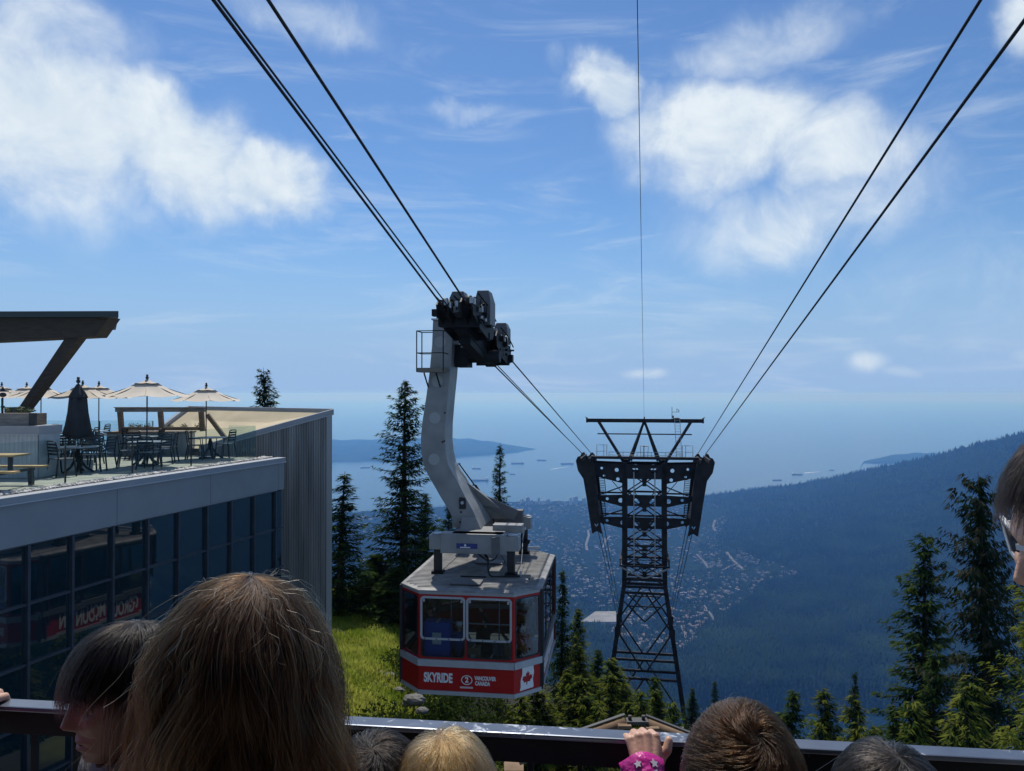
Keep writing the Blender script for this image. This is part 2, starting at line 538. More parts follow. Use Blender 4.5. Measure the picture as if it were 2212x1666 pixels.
def ground_mix(m):
    # meadow on the left, bare dark forest floor among the trees on the right
    nt = m.node_tree; b = nt.nodes['Principled BSDF']
    src = b.inputs['Base Color'].links[0].from_socket
    tc = nt.nodes.new('ShaderNodeTexCoord'); sx = nt.nodes.new('ShaderNodeSeparateXYZ'); nt.links.new(tc.outputs['Object'], sx.inputs[0])
    nz = nt.nodes.new('ShaderNodeTexNoise'); nz.inputs['Scale'].default_value = 0.5; nt.links.new(tc.outputs['Object'], nz.inputs['Vector'])
    ma = nt.nodes.new('ShaderNodeMath'); ma.operation = 'MULTIPLY_ADD'; ma.inputs[1].default_value = 5.0
    nt.links.new(nz.outputs['Fac'], ma.inputs[0]); nt.links.new(sx.outputs[0], ma.inputs[2])
    mr = nt.nodes.new('ShaderNodeMapRange'); mr.inputs['From Min'].default_value = -2.0; mr.inputs['From Max'].default_value = 0.2
    nt.links.new(ma.outputs[0], mr.inputs['Value'])
    mx = nt.nodes.new('ShaderNodeMix'); mx.data_type = 'RGBA'; mx.inputs[7].default_value = (0.020, 0.022, 0.013, 1)
    m3 = nt.nodes.new('ShaderNodeMath'); m3.operation = 'MULTIPLY_ADD'; m3.inputs[1].default_value = 5.0      # unseen ground darkened to dim its reflection in the cabin glass
    nt.links.new(nz.outputs['Fac'], m3.inputs[0]); nt.links.new(sx.outputs[1], m3.inputs[2])
    mr3 = nt.nodes.new('ShaderNodeMapRange'); mr3.inputs['From Min'].default_value = 25.0; mr3.inputs['From Max'].default_value = 22.5
    nt.links.new(m3.outputs[0], mr3.inputs['Value'])
    mxx = nt.nodes.new('ShaderNodeMath'); mxx.operation = 'MAXIMUM'; nt.links.new(mr.outputs[0], mxx.inputs[0]); nt.links.new(mr3.outputs[0], mxx.inputs[1])
    nt.links.new(mxx.outputs[0], mx.inputs[0]); nt.links.new(src, mx.inputs[6]); nt.links.new(mx.outputs[2], b.inputs['Base Color'])
M_grass = mat('meadow', (0.14, 0.19, 0.025), 0.95, scale=0.55, bump=0.4, bscale=9, color2=(0.31, 0.32, 0.075), var=0.3)
ground_mix(M_grass)
build_ground()

# sea: one wide sheet to the horizon
def build_sea():
    m = mat('sea_water', (0.012, 0.035, 0.06), 0.22, bump=0.25, scale=0.02, stretch=(1, 2.2, 1), detail=8)
    b = m.node_tree.nodes['Principled BSDF']
    b.inputs['IOR'].default_value = 1.33
    mb = MB()
    ds = [3500, 5000, 8000, 14000, 26000, 48000, 110000]
    az = [R(a) for a in range(-64, 65, 8)]
    vs = [(d * math.sin(a), d * math.cos(a), SEA) for d in ds for a in az]
    k = len(az)
    fs = [(i * k + j, i * k + j + 1, (i + 1) * k + j + 1, (i + 1) * k + j) for i in range(len(ds) - 1) for j in range(k - 1)]
    mb.add(vs, fs)
    tag(mb.build('sea', m), kind='structure')
    lk = mat('lake_water', (0.006, 0.02, 0.035), 0.12, bump=0.1, scale=0.05)
    mb = MB()
    us = list(range(1440, 2700, 60))
    vs = []
    for d in (1560, 2145):
        for u in us:
            vs.append(((u - CU) / FPX * d, d, LAKE))
    k = len(us)
    mb.add(vs, [(j, j + 1, k + j + 1, k + j) for j in range(k - 1)])
    tag(mb.build('lake', lk), kind='structure')
build_sea()

# far land: the peninsula across the strait and the point behind the hill
M_farland = mat('far_woods', (0.02, 0.035, 0.022), 0.95, spec=0.0, var=0.4, scale=0.004)
def far_land(name, shore, depth, top, seed):
    """shore: waterline points in the picture, left to right; the land rises behind it."""
    P0 = [at_height(u, v, SEA) for u, v in shore]
    rows = []
    for f, h in ((0, -4), (0.02, 0.22), (0.06, 0.5), (0.13, 0.82), (0.3, 1.0), (0.6, 0.97), (0.85, 0.8), (1.0, -0.1)):
        row = []
        for i, p in enumerate(P0):
            e = math.sin(math.pi * min(1.0, (len(P0) - 1 - i) / (len(P0) * 0.28)) / 2) 
            d = p.normalized(); back = d * (depth * f * max(0.02, e)); back.z = 0
            hh = h * top * e if h > 0 else h * 10 - (5 if h < -1 else 0)
            hh *= 1 + 0.10 * math.sin(i * 1.7 + f * 9 + seed) + 0.05 * math.sin(i * 4.1 + seed)
            row.append((p.x + back.x, p.y + back.y, SEA + hh))
        rows.append(row)
    k = len(P0)
    mb = MB().add([q for r in rows for q in r], [(i * k + j, i * k + j + 1, (i + 1) * k + j + 1, (i + 1) * k + j) for i in range(len(rows) - 1) for j in range(k - 1)], True)
    tag(mb.build(name, M_farland), kind='structure')
def dense(pts, n):
    xs = np.linspace(pts[0][0], pts[-1][0], n)
    return [(x, np.interp(x, [p[0] for p in pts], [p[1] for p in pts]) + 0.5 * math.sin(x * 0.11)) for x in xs]
far_land('peninsula', dense([(380, 1001), (715, 999), (860, 996), (980, 989), (1060, 983), (1120, 977), (1159, 970)], 60), 4600, 120, 0.3)
far_land('wooded_point', dense([(2330, 1020), (2140, 1020), (2000, 1014), (1920, 1009), (1880, 1004), (1853, 1001)], 40), 1500, 78, 1.1)

# the air between: blue distance
def build_haze():
    m = bpy.data.materials.new('haze')
    m.use_nodes = True
    nt = m.node_tree; nt.nodes.clear()
    out = nt.nodes.new('ShaderNodeOutputMaterial')
    pv = nt.nodes.new('ShaderNodeVolumePrincipled')
    pv.inputs['Color'].default_value = (0.155, 0.42, 1.0, 1)
    pv.inputs['Absorption Color'].default_value = (0.82, 0.80, 1, 1)
    pv.inputs['Density'].default_value = 0.8e-4
    pv.inputs['Anisotropy'].default_value = 0.3
    nt.links.new(pv.outputs[0], out.inputs['Volume'])
    o = MB().box((0, 52000, -496), (300000, 125000, 1044)).build('haze', m)
    tag(o, 'pale blue air over the sea and the forested valley', kind='stuff')
build_haze()

# ---------------------------------------------------------------- forest on the far slopes (one uncountable mass)
def cones(P, h, r, rng, name, m, sides=5, tiers=2):
    n = len(P)
    ang = rng.random(n) * 6.28
    Vs, Fs = [], []
    base = 0
    for t in range(tiers):
        z0 = h * (0.02 if t == 0 else 0.42); z1 = h * (0.68 if (t == 0 and tiers == 2) else 1.0); rr = r * (1.0 if t == 0 else 0.62)
        v = np.empty((n, sides + 1, 3))
        for k in range(sides):
            a = ang + 2 * math.pi * k / sides + t * 0.6
            rk = rr * (0.8 + 0.4 * rng.random(n))
            v[:, k, 0] = P[:, 0] + np.cos(a) * rk; v[:, k, 1] = P[:, 1] + np.sin(a) * rk; v[:, k, 2] = P[:, 2] + z0
        v[:, sides] = P + np.stack([rng.normal(0, .03, n) * h, rng.normal(0, .03, n) * h, z1], -1)
        Vs.append(v.reshape(-1, 3))
        o = base + np.arange(n)[:, None] * (sides + 1)
        for k in range(sides):
            Fs.append(np.concatenate([o + k, o + (k + 1) % sides, o + sides], 1))
        base += n * (sides + 1)
    return tag(link(name, fast_mesh(name, np.concatenate(Vs), np.concatenate(Fs)), m), kind='stuff')
def inside(poly, x, y):
    p = np.array(poly, float); j = len(p) - 1; res = np.zeros(len(x), bool)
    for i in range(len(p)):
        c = ((p[i, 1] > y) != (p[j, 1] > y)) & (x < (p[j, 0] - p[i, 0]) * (y - p[i, 1]) / (p[j, 1] - p[i, 1] + 1e-9) + p[i, 0])
        res ^= c; j = i
    return res
TOWN = [(1130, 1100), (1250, 1092), (1380, 1096), (1512, 1082), (1560, 1098), (1575, 1120), (1545, 1165), (1600, 1195), (1700, 1228), (1730, 1245), (1640, 1262), (1625, 1290),
        (1560, 1330), (1530, 1372), (1460, 1418), (1330, 1400), (1290, 1325), (1180, 1310), (1110, 1200)]
def project(P):
    c, s = math.cos(PITCH), math.sin(PITCH)
    f = P[:, 1] * c + P[:, 2] * s; w = -P[:, 1] * s + P[:, 2] * c
    return CU + FPX * P[:, 0] / f, CV - FPX * w / f
def scatter(n, d0, d1, rng, a0=-36, a1=36):
    d = 1 / (1 / d1 + rng.random(n) * (1 / d0 - 1 / d1))
    a = R(a0) + rng.random(n) * R(a1 - a0)
    X, Y = d * np.tan(a), d
    return np.stack([X, Y, H(X, Y)], -1)
M_firs = mat('distant_firs', (0.0035, 0.010, 0.0065), 0.95, scale=0.006, color2=(0.024, 0.042, 0.017), coords='Object', detail=8, spec=0.0)
def build_forest():
    rng = np.random.default_rng(3)
    P = scatter(185000, 1650, 7200, rng, -36, 40)
    u, v = project(P)
    keep = (P[:, 2] > SEA + 4) & ~((P[:, 2] < LAKE + 3) & (u > 1430)) & ~inside([(1240, 1322), (1345, 1318), (1345, 1356), (1240, 1352)], u, v)
    town = inside(TOWN, u, v)
    lowland = (u < 1400) & (v < 1250)
    keep &= ~(town & (rng.random(len(P)) < 0.25)) & ~(lowland & (rng.random(len(P)) < 0.15))
    P = P[keep]
    n = len(P)
    h = (13 + 17 * rng.random(n)) * np.where(town[keep], 0.62, 1.0) * np.where(lowland[keep], 0.7, 1)
    cones(P, h, h * (0.17 + 0.09 * rng.random(n)), rng, 'forest', M_firs)
    P = scatter(16000, 100, 1640, rng, -40, 40)
    h = 12 + 14 * rng.random(len(P))
    keep = project(P + np.array([0, 0, 30.0]))[1] > 1640
    P, h = P[keep], h[keep]
    cones(P, h, h * 0.17, rng, 'slope_forest', M_firs)
build_forest()

# ---------------------------------------------------------------- town: houses, streets, towers by the shore, ships
def ground_hit(u, v):
    d = ray(u, v)
    ys = np.geomspace(1400, 9000, 500)
    zz = H(d.x / d.y * ys, ys); rz = d.z / d.y * ys
    i = np.argmax(rz <= zz)
    y = ys[i]
    return Vector((d.x / d.y * y, y, float(zz[i])))
HOUSE_M = [mat('house_wall_pale', (0.12, 0.118, 0.11), 0.8), mat('house_wall_grey', (0.11, 0.11, 0.11), 0.8), mat('house_wall_tan', (0.10, 0.082, 0.062), 0.8)]
ROOF_M = [mat('roof_grey', (0.12, 0.115, 0.11), 0.85), mat('roof_brown', (0.16, 0.11, 0.08), 0.85), mat('roof_pale', (0.13, 0.127, 0.12), 0.8)]
def house_shape(w, l, h, gable):
    b = MB()
    x, y = w / 2, l / 2
    b.add([(-x, -y, -3), (x, -y, -3), (x, y, -3), (-x, y, -3), (-x, -y, h), (x, -y, h), (x, y, h), (-x, y, h)],
          [(0, 1, 5, 4), (1, 2, 6, 5), (2, 3, 7, 6), (3, 0, 4, 7), (4, 5, 6, 7)])
    r = MB()
    e = 0.7
    r.add([(-x - e, -y - e, h), (x + e, -y - e, h), (x + e, y + e, h), (-x - e, y + e, h), (0, -y - e, h + gable), (0, y + e, h + gable)],
          [(0, 4, 5, 3), (4, 1, 2, 5), (0, 1, 4), (2, 3, 5), (3, 2, 1, 0)])
    return b, r
def build_town():
    rng = np.random.default_rng(11)
    pts = []
    while len(pts) < 1500:
        u, v = rng.uniform(1110, 1735), rng.uniform(1082, 1420)
        if not inside(TOWN, np.array([u]), np.array([v]))[0]: continue
        # quarters with more and with fewer roofs
        if mnoise.noise(Vector((u / 38, v / 26, 3))) + 0.1 * rng.normal() < -0.06: continue
        if inside([(1235, 1318), (1350, 1312), (1350, 1360), (1235, 1356)], np.array([u]), np.array([v]))[0]: continue
        if 1262 < u < 1285 and 1148 < v < 1192: continue
        pts.append((u, v))
    pts.sort(key=lambda p: -p[1])
    shapes = []
    for k in range(6):
        b, r = house_shape(rng.uniform(10, 15), rng.uniform(14, 22), rng.uniform(5, 8), rng.uniform(2.5, 4.5))
        shapes.append((b.mesh('house_wall'), r.mesh('house_roof')))
        shapes[-1][0].materials.append(HOUSE_M[k % 3]); shapes[-1][1].materials.append(ROOF_M[(k * 2 + k // 3) % 3])
    rest = MB()
    for i, (u, v) in enumerate(pts):
        p = ground_hit(u, v)
        rz = rng.uniform(0, math.pi)
        if i < 290:
            wall, roof = shapes[i % 6]
            o = bpy.data.objects.new('house', wall); COL.objects.link(o)
            o.location = p + Vector((0, 0, 2)); o.rotation_euler = (0, 0, rz)
            s = rng.uniform(0.4, 0.8); o.scale = (s, s, s)
            tag(o, 'small pale house among the dark trees of the valley town', 'house', 'houses of the valley town')
            q = bpy.data.objects.new('roof', roof); COL.objects.link(q); q.parent = o
        else:
            rest.box((p.x, p.y, p.z + 4), (rng.uniform(6, 11), rng.uniform(8, 15), rng.uniform(8, 12)), rz)
    tag(rest.build('distant_houses', HOUSE_M[0]), kind='stuff')
    # sparse roofs over the flat land by the shore
    lo = MB()
    for _ in range(330):
        u = rng.choice([rng.uniform(1110, 1500), rng.uniform(715, 1110)]); v = 1082 + rng.exponential(26) + (34 if u < 1100 else 6)
        if v > 1260: continue
        p = ground_hit(u, v)
        lo.box((p.x, p.y, p.z + 6), (rng.uniform(9, 24), rng.uniform(9, 24), rng.uniform(10, 17)), rng.uniform(0, 3))
    tag(lo.build('lowland_roofs', HOUSE_M[1]), kind='stuff')
    # streets
    M_road = mat('valley_road', (0.085, 0.084, 0.08), 0.9)
    for pl, w in (([(1268, 1192), (1266, 1178), (1272, 1160), (1270, 1148)], 14), ([(1302, 1186), (1308, 1172), (1318, 1160)], 11), ([(1570, 1196), (1582, 1212), (1592, 1222), (1608, 1236)], 15), ([(1560, 1236), (1575, 1228), (1590, 1222)], 10),
                  ([(1545, 1125), (1540, 1140), (1546, 1150)], 14), ([(1520, 1312), (1528, 1322), (1538, 1334), (1540, 1344)], 9), ([(1505, 1200), (1520, 1215), (1530, 1230)], 9),
                  ([(1470, 1356), (1478, 1368), (1482, 1384)], 8), ([(1345, 1150), (1352, 1164), (1350, 1180)], 10)):
        pts3 = [ground_hit(u, v) + Vector((0, 0, 7)) for u, v in pl]
        b = MB()
        for a, c in zip(pts3, pts3[1:]):
            d = (c - a).normalized(); n = Vector((d.y, -d.x, 0)).normalized() * (w * 0.5)
            b.hexa([a - n - Vector((0, 0, 9)), a + n - Vector((0, 0, 9)), c + n - Vector((0, 0, 9)), c - n - Vector((0, 0, 9))], [a - n, a + n, c + n, c - n])
        tag(b.build('street', M_road), kind='structure')
    # long pale flat roofed building at the wood's edge
    a, b_, c, d = ground_hit(1254, 1352), ground_hit(1338, 1352), ground_hit(1330, 1328), ground_hit(1286, 1328)
    base = (a + b_ + c + d) / 4
    w = thing('warehouse', 'long pale flat roofed building in a clearing beside the lower tower leg', 'building', base)
    mb = MB()
    def up(p, h): return (p.x - base.x, p.y - base.y, p.z - base.z + h)
    mb.hexa([up(a, -20), up(b_, -20), up(c, -20), up(d, -20)], [up(a, 10), up(b_, 10), up(c, 10), up(d, 10)])
    mb.build('wall', mat('warehouse_wall', (0.2, 0.2, 0.2), 0.8), w)
    mb = MB()
    mb.hexa([up(a, 10.1), up(b_, 10.1), up(c, 10.1), up(d, 10.1)], [up(a, 12), up(b_, 12), up(c, 12), up(d, 12)])
    mb.build('roof', mat('warehouse_roof', (0.17, 0.17, 0.165), 0.8, var=0.25, scale=0.03), w)
    for q in range(4):
        t = 0.15 + q * 0.22
        p = a.lerp(b_, t)
        MB().box((p.x - base.x, p.y - base.y - 1.5, p.z - base.z + 3), (22, 6, 9)).build('bay', HOUSE_M[0], w)
    # towers of flats by the shore
    M_tw = mat('tower_concrete', (0.30, 0.31, 0.33), 0.8)
    M_tw2 = mat('tower_pale', (0.52, 0.52, 0.52), 0.8)
    for i, (u, v, hpx, wpx) in enumerate([(1128, 1086, 9, 7), (1140, 1087, 13, 9), (1148, 1087, 8, 6), (1164, 1087, 12, 5), (1173, 1088, 8, 8), (1184, 1088, 10, 7), (1206, 1088, 8, 8), (1222, 1089, 8, 9),
                                          (1233, 1089, 14, 6), (1243, 1088, 15, 9), (1262, 1088, 12, 8), (1270, 1089, 6, 6), (702, 1065, 18, 10), (710, 1070, 14, 10)]):
        p = ground_hit(u, v + 3)
        h = hpx * p.y / FPX * 1.15; w_ = wpx * p.y / FPX * 0.9
        t = thing('high_rise', 'grey tower block on the far shore of the inlet', 'high rise', p, rng.uniform(0, 1), 'tower blocks along the far shore')
        MB().box((0, 0, h / 2 - 6), (w_, w_ * 0.8, h + 12)).build('shaft', M_tw if i % 4 else M_tw2, t)
        MB().box((0.1 * w_, 0, h + 2.5), (w_ * 0.5, w_ * 0.4, 5)).build('roof_hut', M_tw, t)
build_town()

def build_ships():
    M_h = mat('ship_hull', (0.035, 0.035, 0.045), 0.6); M_d = mat('ship_deck', (0.22, 0.12, 0.09), 0.7); M_s = mat('ship_house', (0.75, 0.75, 0.72), 0.6)
    M_w = mat('wake', (0.75, 0.8, 0.82), 0.8)
    data = [(789, 1009, 20, 4, 'far freighter left of the tall spruce, close under the peninsula'), (987, 1000, 17, 6, 'freighter half hidden behind the hanger bend'),
            (1029, 1011, 19, -8, 'dark freighter between the hanger and the slim spruce'), (1107, 1023, 13, -22, 'small ship just right of the slim spruce tip'),
            (1037, 1037, 36, 12, 'largest freighter on the water, just left of the slim spruce'), (1118, 1000, 27, 2, 'long freighter right of the slim spruce below the peninsula tip'),
            (1170, 993, 20, -3, 'most distant freighter off the peninsula tip'), (1225, 1001, 27, 3, 'dark freighter nearest the left arm of the lattice tower'),
            (1679, 1036, 19, -8, 'freighter closest to the hill ridge right of the tower'), (1722, 1024, 22, -3, 'middle freighter of the three above the ridge with a pale wake'),
            (1797, 1014, 12, 2, 'smallest ship above the ridge near the wooded point')]
    for u, v, lpx, yaw, lab in data:
        p = at_height(u, v + 2, SEA)
        Lm = lpx * p.y / FPX * 1.02; B = Lm * 0.16; Hh = Lm * 0.075
        s = thing('cargo_ship', lab, 'ship', p, R(yaw) + math.pi * (u in (1037, 1225, 1118)), 'ships at anchor in the bay')
        x = Lm / 2
        plan = [(-x, -B / 2 * .8), (x * .8, -B / 2), (x, 0), (x * .8, B / 2), (-x, B / 2 * .8)]
        MB().prism(plan, lambda a, b: (a, b, -2), lambda a, b: (a * 1.02, b, Hh * (1 + 0.25 * (a > x * .7)))).build('hull', M_h, s)
        MB().box((0.02 * Lm, 0, Hh + 1.2), (Lm * 0.72, B * 0.6, 2.2)).build('hatch', M_d, s)
        MB().box((-x * .80, 0, Hh + Lm * .05), (Lm * 0.09, B * 0.8, Lm * 0.10)).box((-x * .84, 0, Hh + Lm * .115), (Lm * 0.03, B * 0.25, Lm * 0.05)).build('superstructure', M_s, s)
        for q in (0.25, -0.05, -0.35):
            MB().cyl((q * Lm, 0, Hh), (q * Lm, 0, Hh + Lm * 0.07), Lm * 0.008, 6).build('crane_post', M_d, s)
    for u, v, u2, v2 in ((1190, 1014, 1228, 1008), (1738, 1022, 1772, 1019)):
        a, b = at_height(u, v, SEA + 1), at_height(u2, v2, SEA + 1)
        n = Vector((0, 18, 0))
        tag(MB().add([a - n, b - n * .3, b + n * .3, a + n], [(0, 1, 2, 3)]).build('wake', M_w), kind='stuff')
build_ships()
# ================================================================ TERRACE BUILDING ON THE LEFT
BTH = R(15.5)
BE = Vector((math.sin(BTH), math.cos(BTH), 0))          # along the facade, away from us
BN = Vector((math.cos(BTH), -math.sin(BTH), 0))         # out of the facade, to the right
FLOOR = -2.25
BC = at_height(612, 985, -2.2); BC.z = 0                # far corner of the facade
def B(a, b, z):                                         # along facade, inwards, height
    return BC + BE * a - BN * b + Vector((0, 0, z))
def on_floor(u, v):
    return at_height(u, v, FLOOR)
def facade_a(u, v=1100):                                # station along the facade of a picture column
    d = ray(u, v)
    k = (BC.x * BN.x + BC.y * BN.y) / (d.x * BN.x + d.y * BN.y)
    p = d * k
    return (p.x - BC.x) * BE.x + (p.y - BC.y) * BE.y
M_panel = mat('grey_metal_panel', (0.24, 0.255, 0.27), 0.45, var=0.06, scale=1.2)
M_coping = mat('grey_coping', (0.29, 0.305, 0.325), 0.4, var=0.06, scale=2)
M_flash = mat('pale_flashing', (0.42, 0.44, 0.46), 0.4)
M_mull = mat('dark_mullion', (0.035, 0.045, 0.06), 0.4, var=0.2, scale=3)
M_pane = mat('window_glass', (0.008, 0.024, 0.032), 0.02, ior=2.05)
M_paver = mat('terrace_pavers', (0.36, 0.36, 0.30), 0.85, var=0.14, scale=2.2, bump=0.15)
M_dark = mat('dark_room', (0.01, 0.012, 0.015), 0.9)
def bbox(mb, a0, a1, b0, b1, z0, z1):
    return mb.hexa([B(a0, b0, z0), B(a0, b1, z0), B(a1, b1, z0), B(a1, b0, z0)], [B(a0, b0, z1), B(a0, b1, z1), B(a1, b1, z1), B(a1, b0, z1)])
A_NEAR = -26.0
def build_main_block():
    T = thing('terrace_building', 'grey panelled building with dark glass front and a roof terrace', 'building', B(0, 0, -11.5))
    # body behind the glass
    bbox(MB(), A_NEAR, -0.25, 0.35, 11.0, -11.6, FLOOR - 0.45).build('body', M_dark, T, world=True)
    ed = bbox(MB(), A_NEAR, -0.05, 0.36, 11.0, FLOOR - 0.44, FLOOR - 0.03).build('roof_slab', M_panel, T, world=True)
    # pavers of the terrace, one by one where they can be told apart
    joints = bbox(MB(), A_NEAR, -0.3, 0.75, 10.9, FLOOR - 0.03, FLOOR - 0.012).build('paver_bed', mat('paver_joint', (0.16, 0.16, 0.14), 0.95), T, world=True)
    mb = MB()
    proto = None
    n = 0
    for i in range(0, 30):
        for j in range(0, 16):
            a, b = -0.75 - i * 0.61, 1.06 + j * 0.61
            c = B(a, b, FLOOR - 0.012)
            if n < 290 and a > -14:
                if proto is None:
                    me = MB().box((0, 0, 0.006), (0.596, 0.596, 0.024)).mesh('paver'); me.materials.append(M_paver); proto = me
                o = bpy.data.objects.new('paver', proto); COL.objects.link(o); o.parent = T
                o.location = c - T.location + Vector((0, 0, random.uniform(-0.003, 0.002))); o.rotation_euler = (0, 0, -BTH)
                n += 1
            else:
                mb.box((c.x, c.y, c.z + 0.006), (0.596, 0.596, 0.024), -BTH)
    p = mb.build('paver_field', M_paver, T, world=True); p['kind'] = 'stuff'
    # coping band and fascia panels
    bbox(MB(), A_NEAR, 0.06, -0.06, 0.30, -2.40, -2.272).build('coping', M_coping, T, world=True)
    bbox(MB(), A_NEAR, 0.065, -0.065, 0.295, -2.270, -2.256).build('coping_cap', M_flash, T, world=True)
    bbox(MB(), A_NEAR, 0.07, -0.085, -0.0602, -2.43, -2.40).build('drip_edge', M_flash, T, world=True)
    cuts = [0.05, facade_a(602), facade_a(455), facade_a(253)]
    while cuts[-1] > A_NEAR: cuts.append(cuts[-1] - 4.4)
    for x0, x1 in zip(cuts, cuts[1:]):
        bbox(MB(), x1 + 0.008, x0 - 0.008, 0.0, 0.08, -3.37, -2.432).build('fascia_panel', M_panel, T, world=True)
    bbox(MB(), A_NEAR, 0.04, 0.081, 0.3, -3.36, -2.44).build('fascia_back', M_mull, T, world=True)
    # return of the fascia at the far end
    bbox(MB(), 0.052, 0.062, 0.083, 4.5, -3.37, -2.44).build('fascia_return', M_panel, T, world=True)
    # curtain wall: mullions, transoms, panes
    cols = [facade_a(u) for u in (598, 552, 503, 451, 389, 323, 248, 161, 66)]
    step = (cols[0] - cols[-1]) / (len(cols) - 1)
    while cols[-1] > -18.5: cols.append(cols[-1] - step)
    rows = [-3.38 - 1.345 * k for k in range(7)]
    for c in cols:
        bbox(MB(), c - 0.035, c + 0.035, 0.02, 0.2, rows[-1], -3.372).build('mullion', M_mull, T, world=True)
    for z in rows:
        bbox(MB(), A_NEAR, cols[0] - 0.036, 0.045, 0.18, z - 0.03, z + 0.005 * (z > -3.5) + 0.03 * (z < -3.5)).build('transom', M_mull, T, world=True)
    for i, (c0, c1) in enumerate(zip(cols, cols[1:])):
        for z1, z0 in zip(rows, rows[1:]):
            q = MB()
            j = random.uniform(-0.006, 0.006); k = random.uniform(-0.006, 0.006)   # panes never sit perfectly true
            f = 0.11
            q.hexa([B(c1 + 0.03, f + j, z0 + 0.025), B(c1 + 0.03, f + .02 + j, z0 + 0.025), B(c0 - 0.03, f + .02 - j, z0 + 0.025), B(c0 - 0.03, f - j, z0 + 0.025)],
                   [B(c1 + 0.03, f + k, z1 - 0.03), B(c1 + 0.03, f + .02 + k, z1 - 0.03), B(c0 - 0.03, f + .02 + k, z1 - 0.03), B(c0 - 0.03, f + k, z1 - 0.03)])
            q.build('window_pane', M_pane, T, world=True)
    # narrow glazed return with stub fins at the corner
    for z1, z0 in zip(rows, rows[1:]):
        bbox(MB(), cols[0] + 0.04, 0.0, 0.06, 0.08, z0 + 0.03, z1 - 0.03).build('window_pane', M_pane, T, world=True)
        bbox(MB(), cols[0] + 0.036, 0.07, 0.01, 0.3, z0 - 0.022, z0 + 0.022).build('fin', M_mull, T, world=True)
    bbox(MB(), -0.012, 0.0, 0.082, 4.5, -11.5, -3.372).build('end_wall', M_pane, T, world=True)
build_main_block()

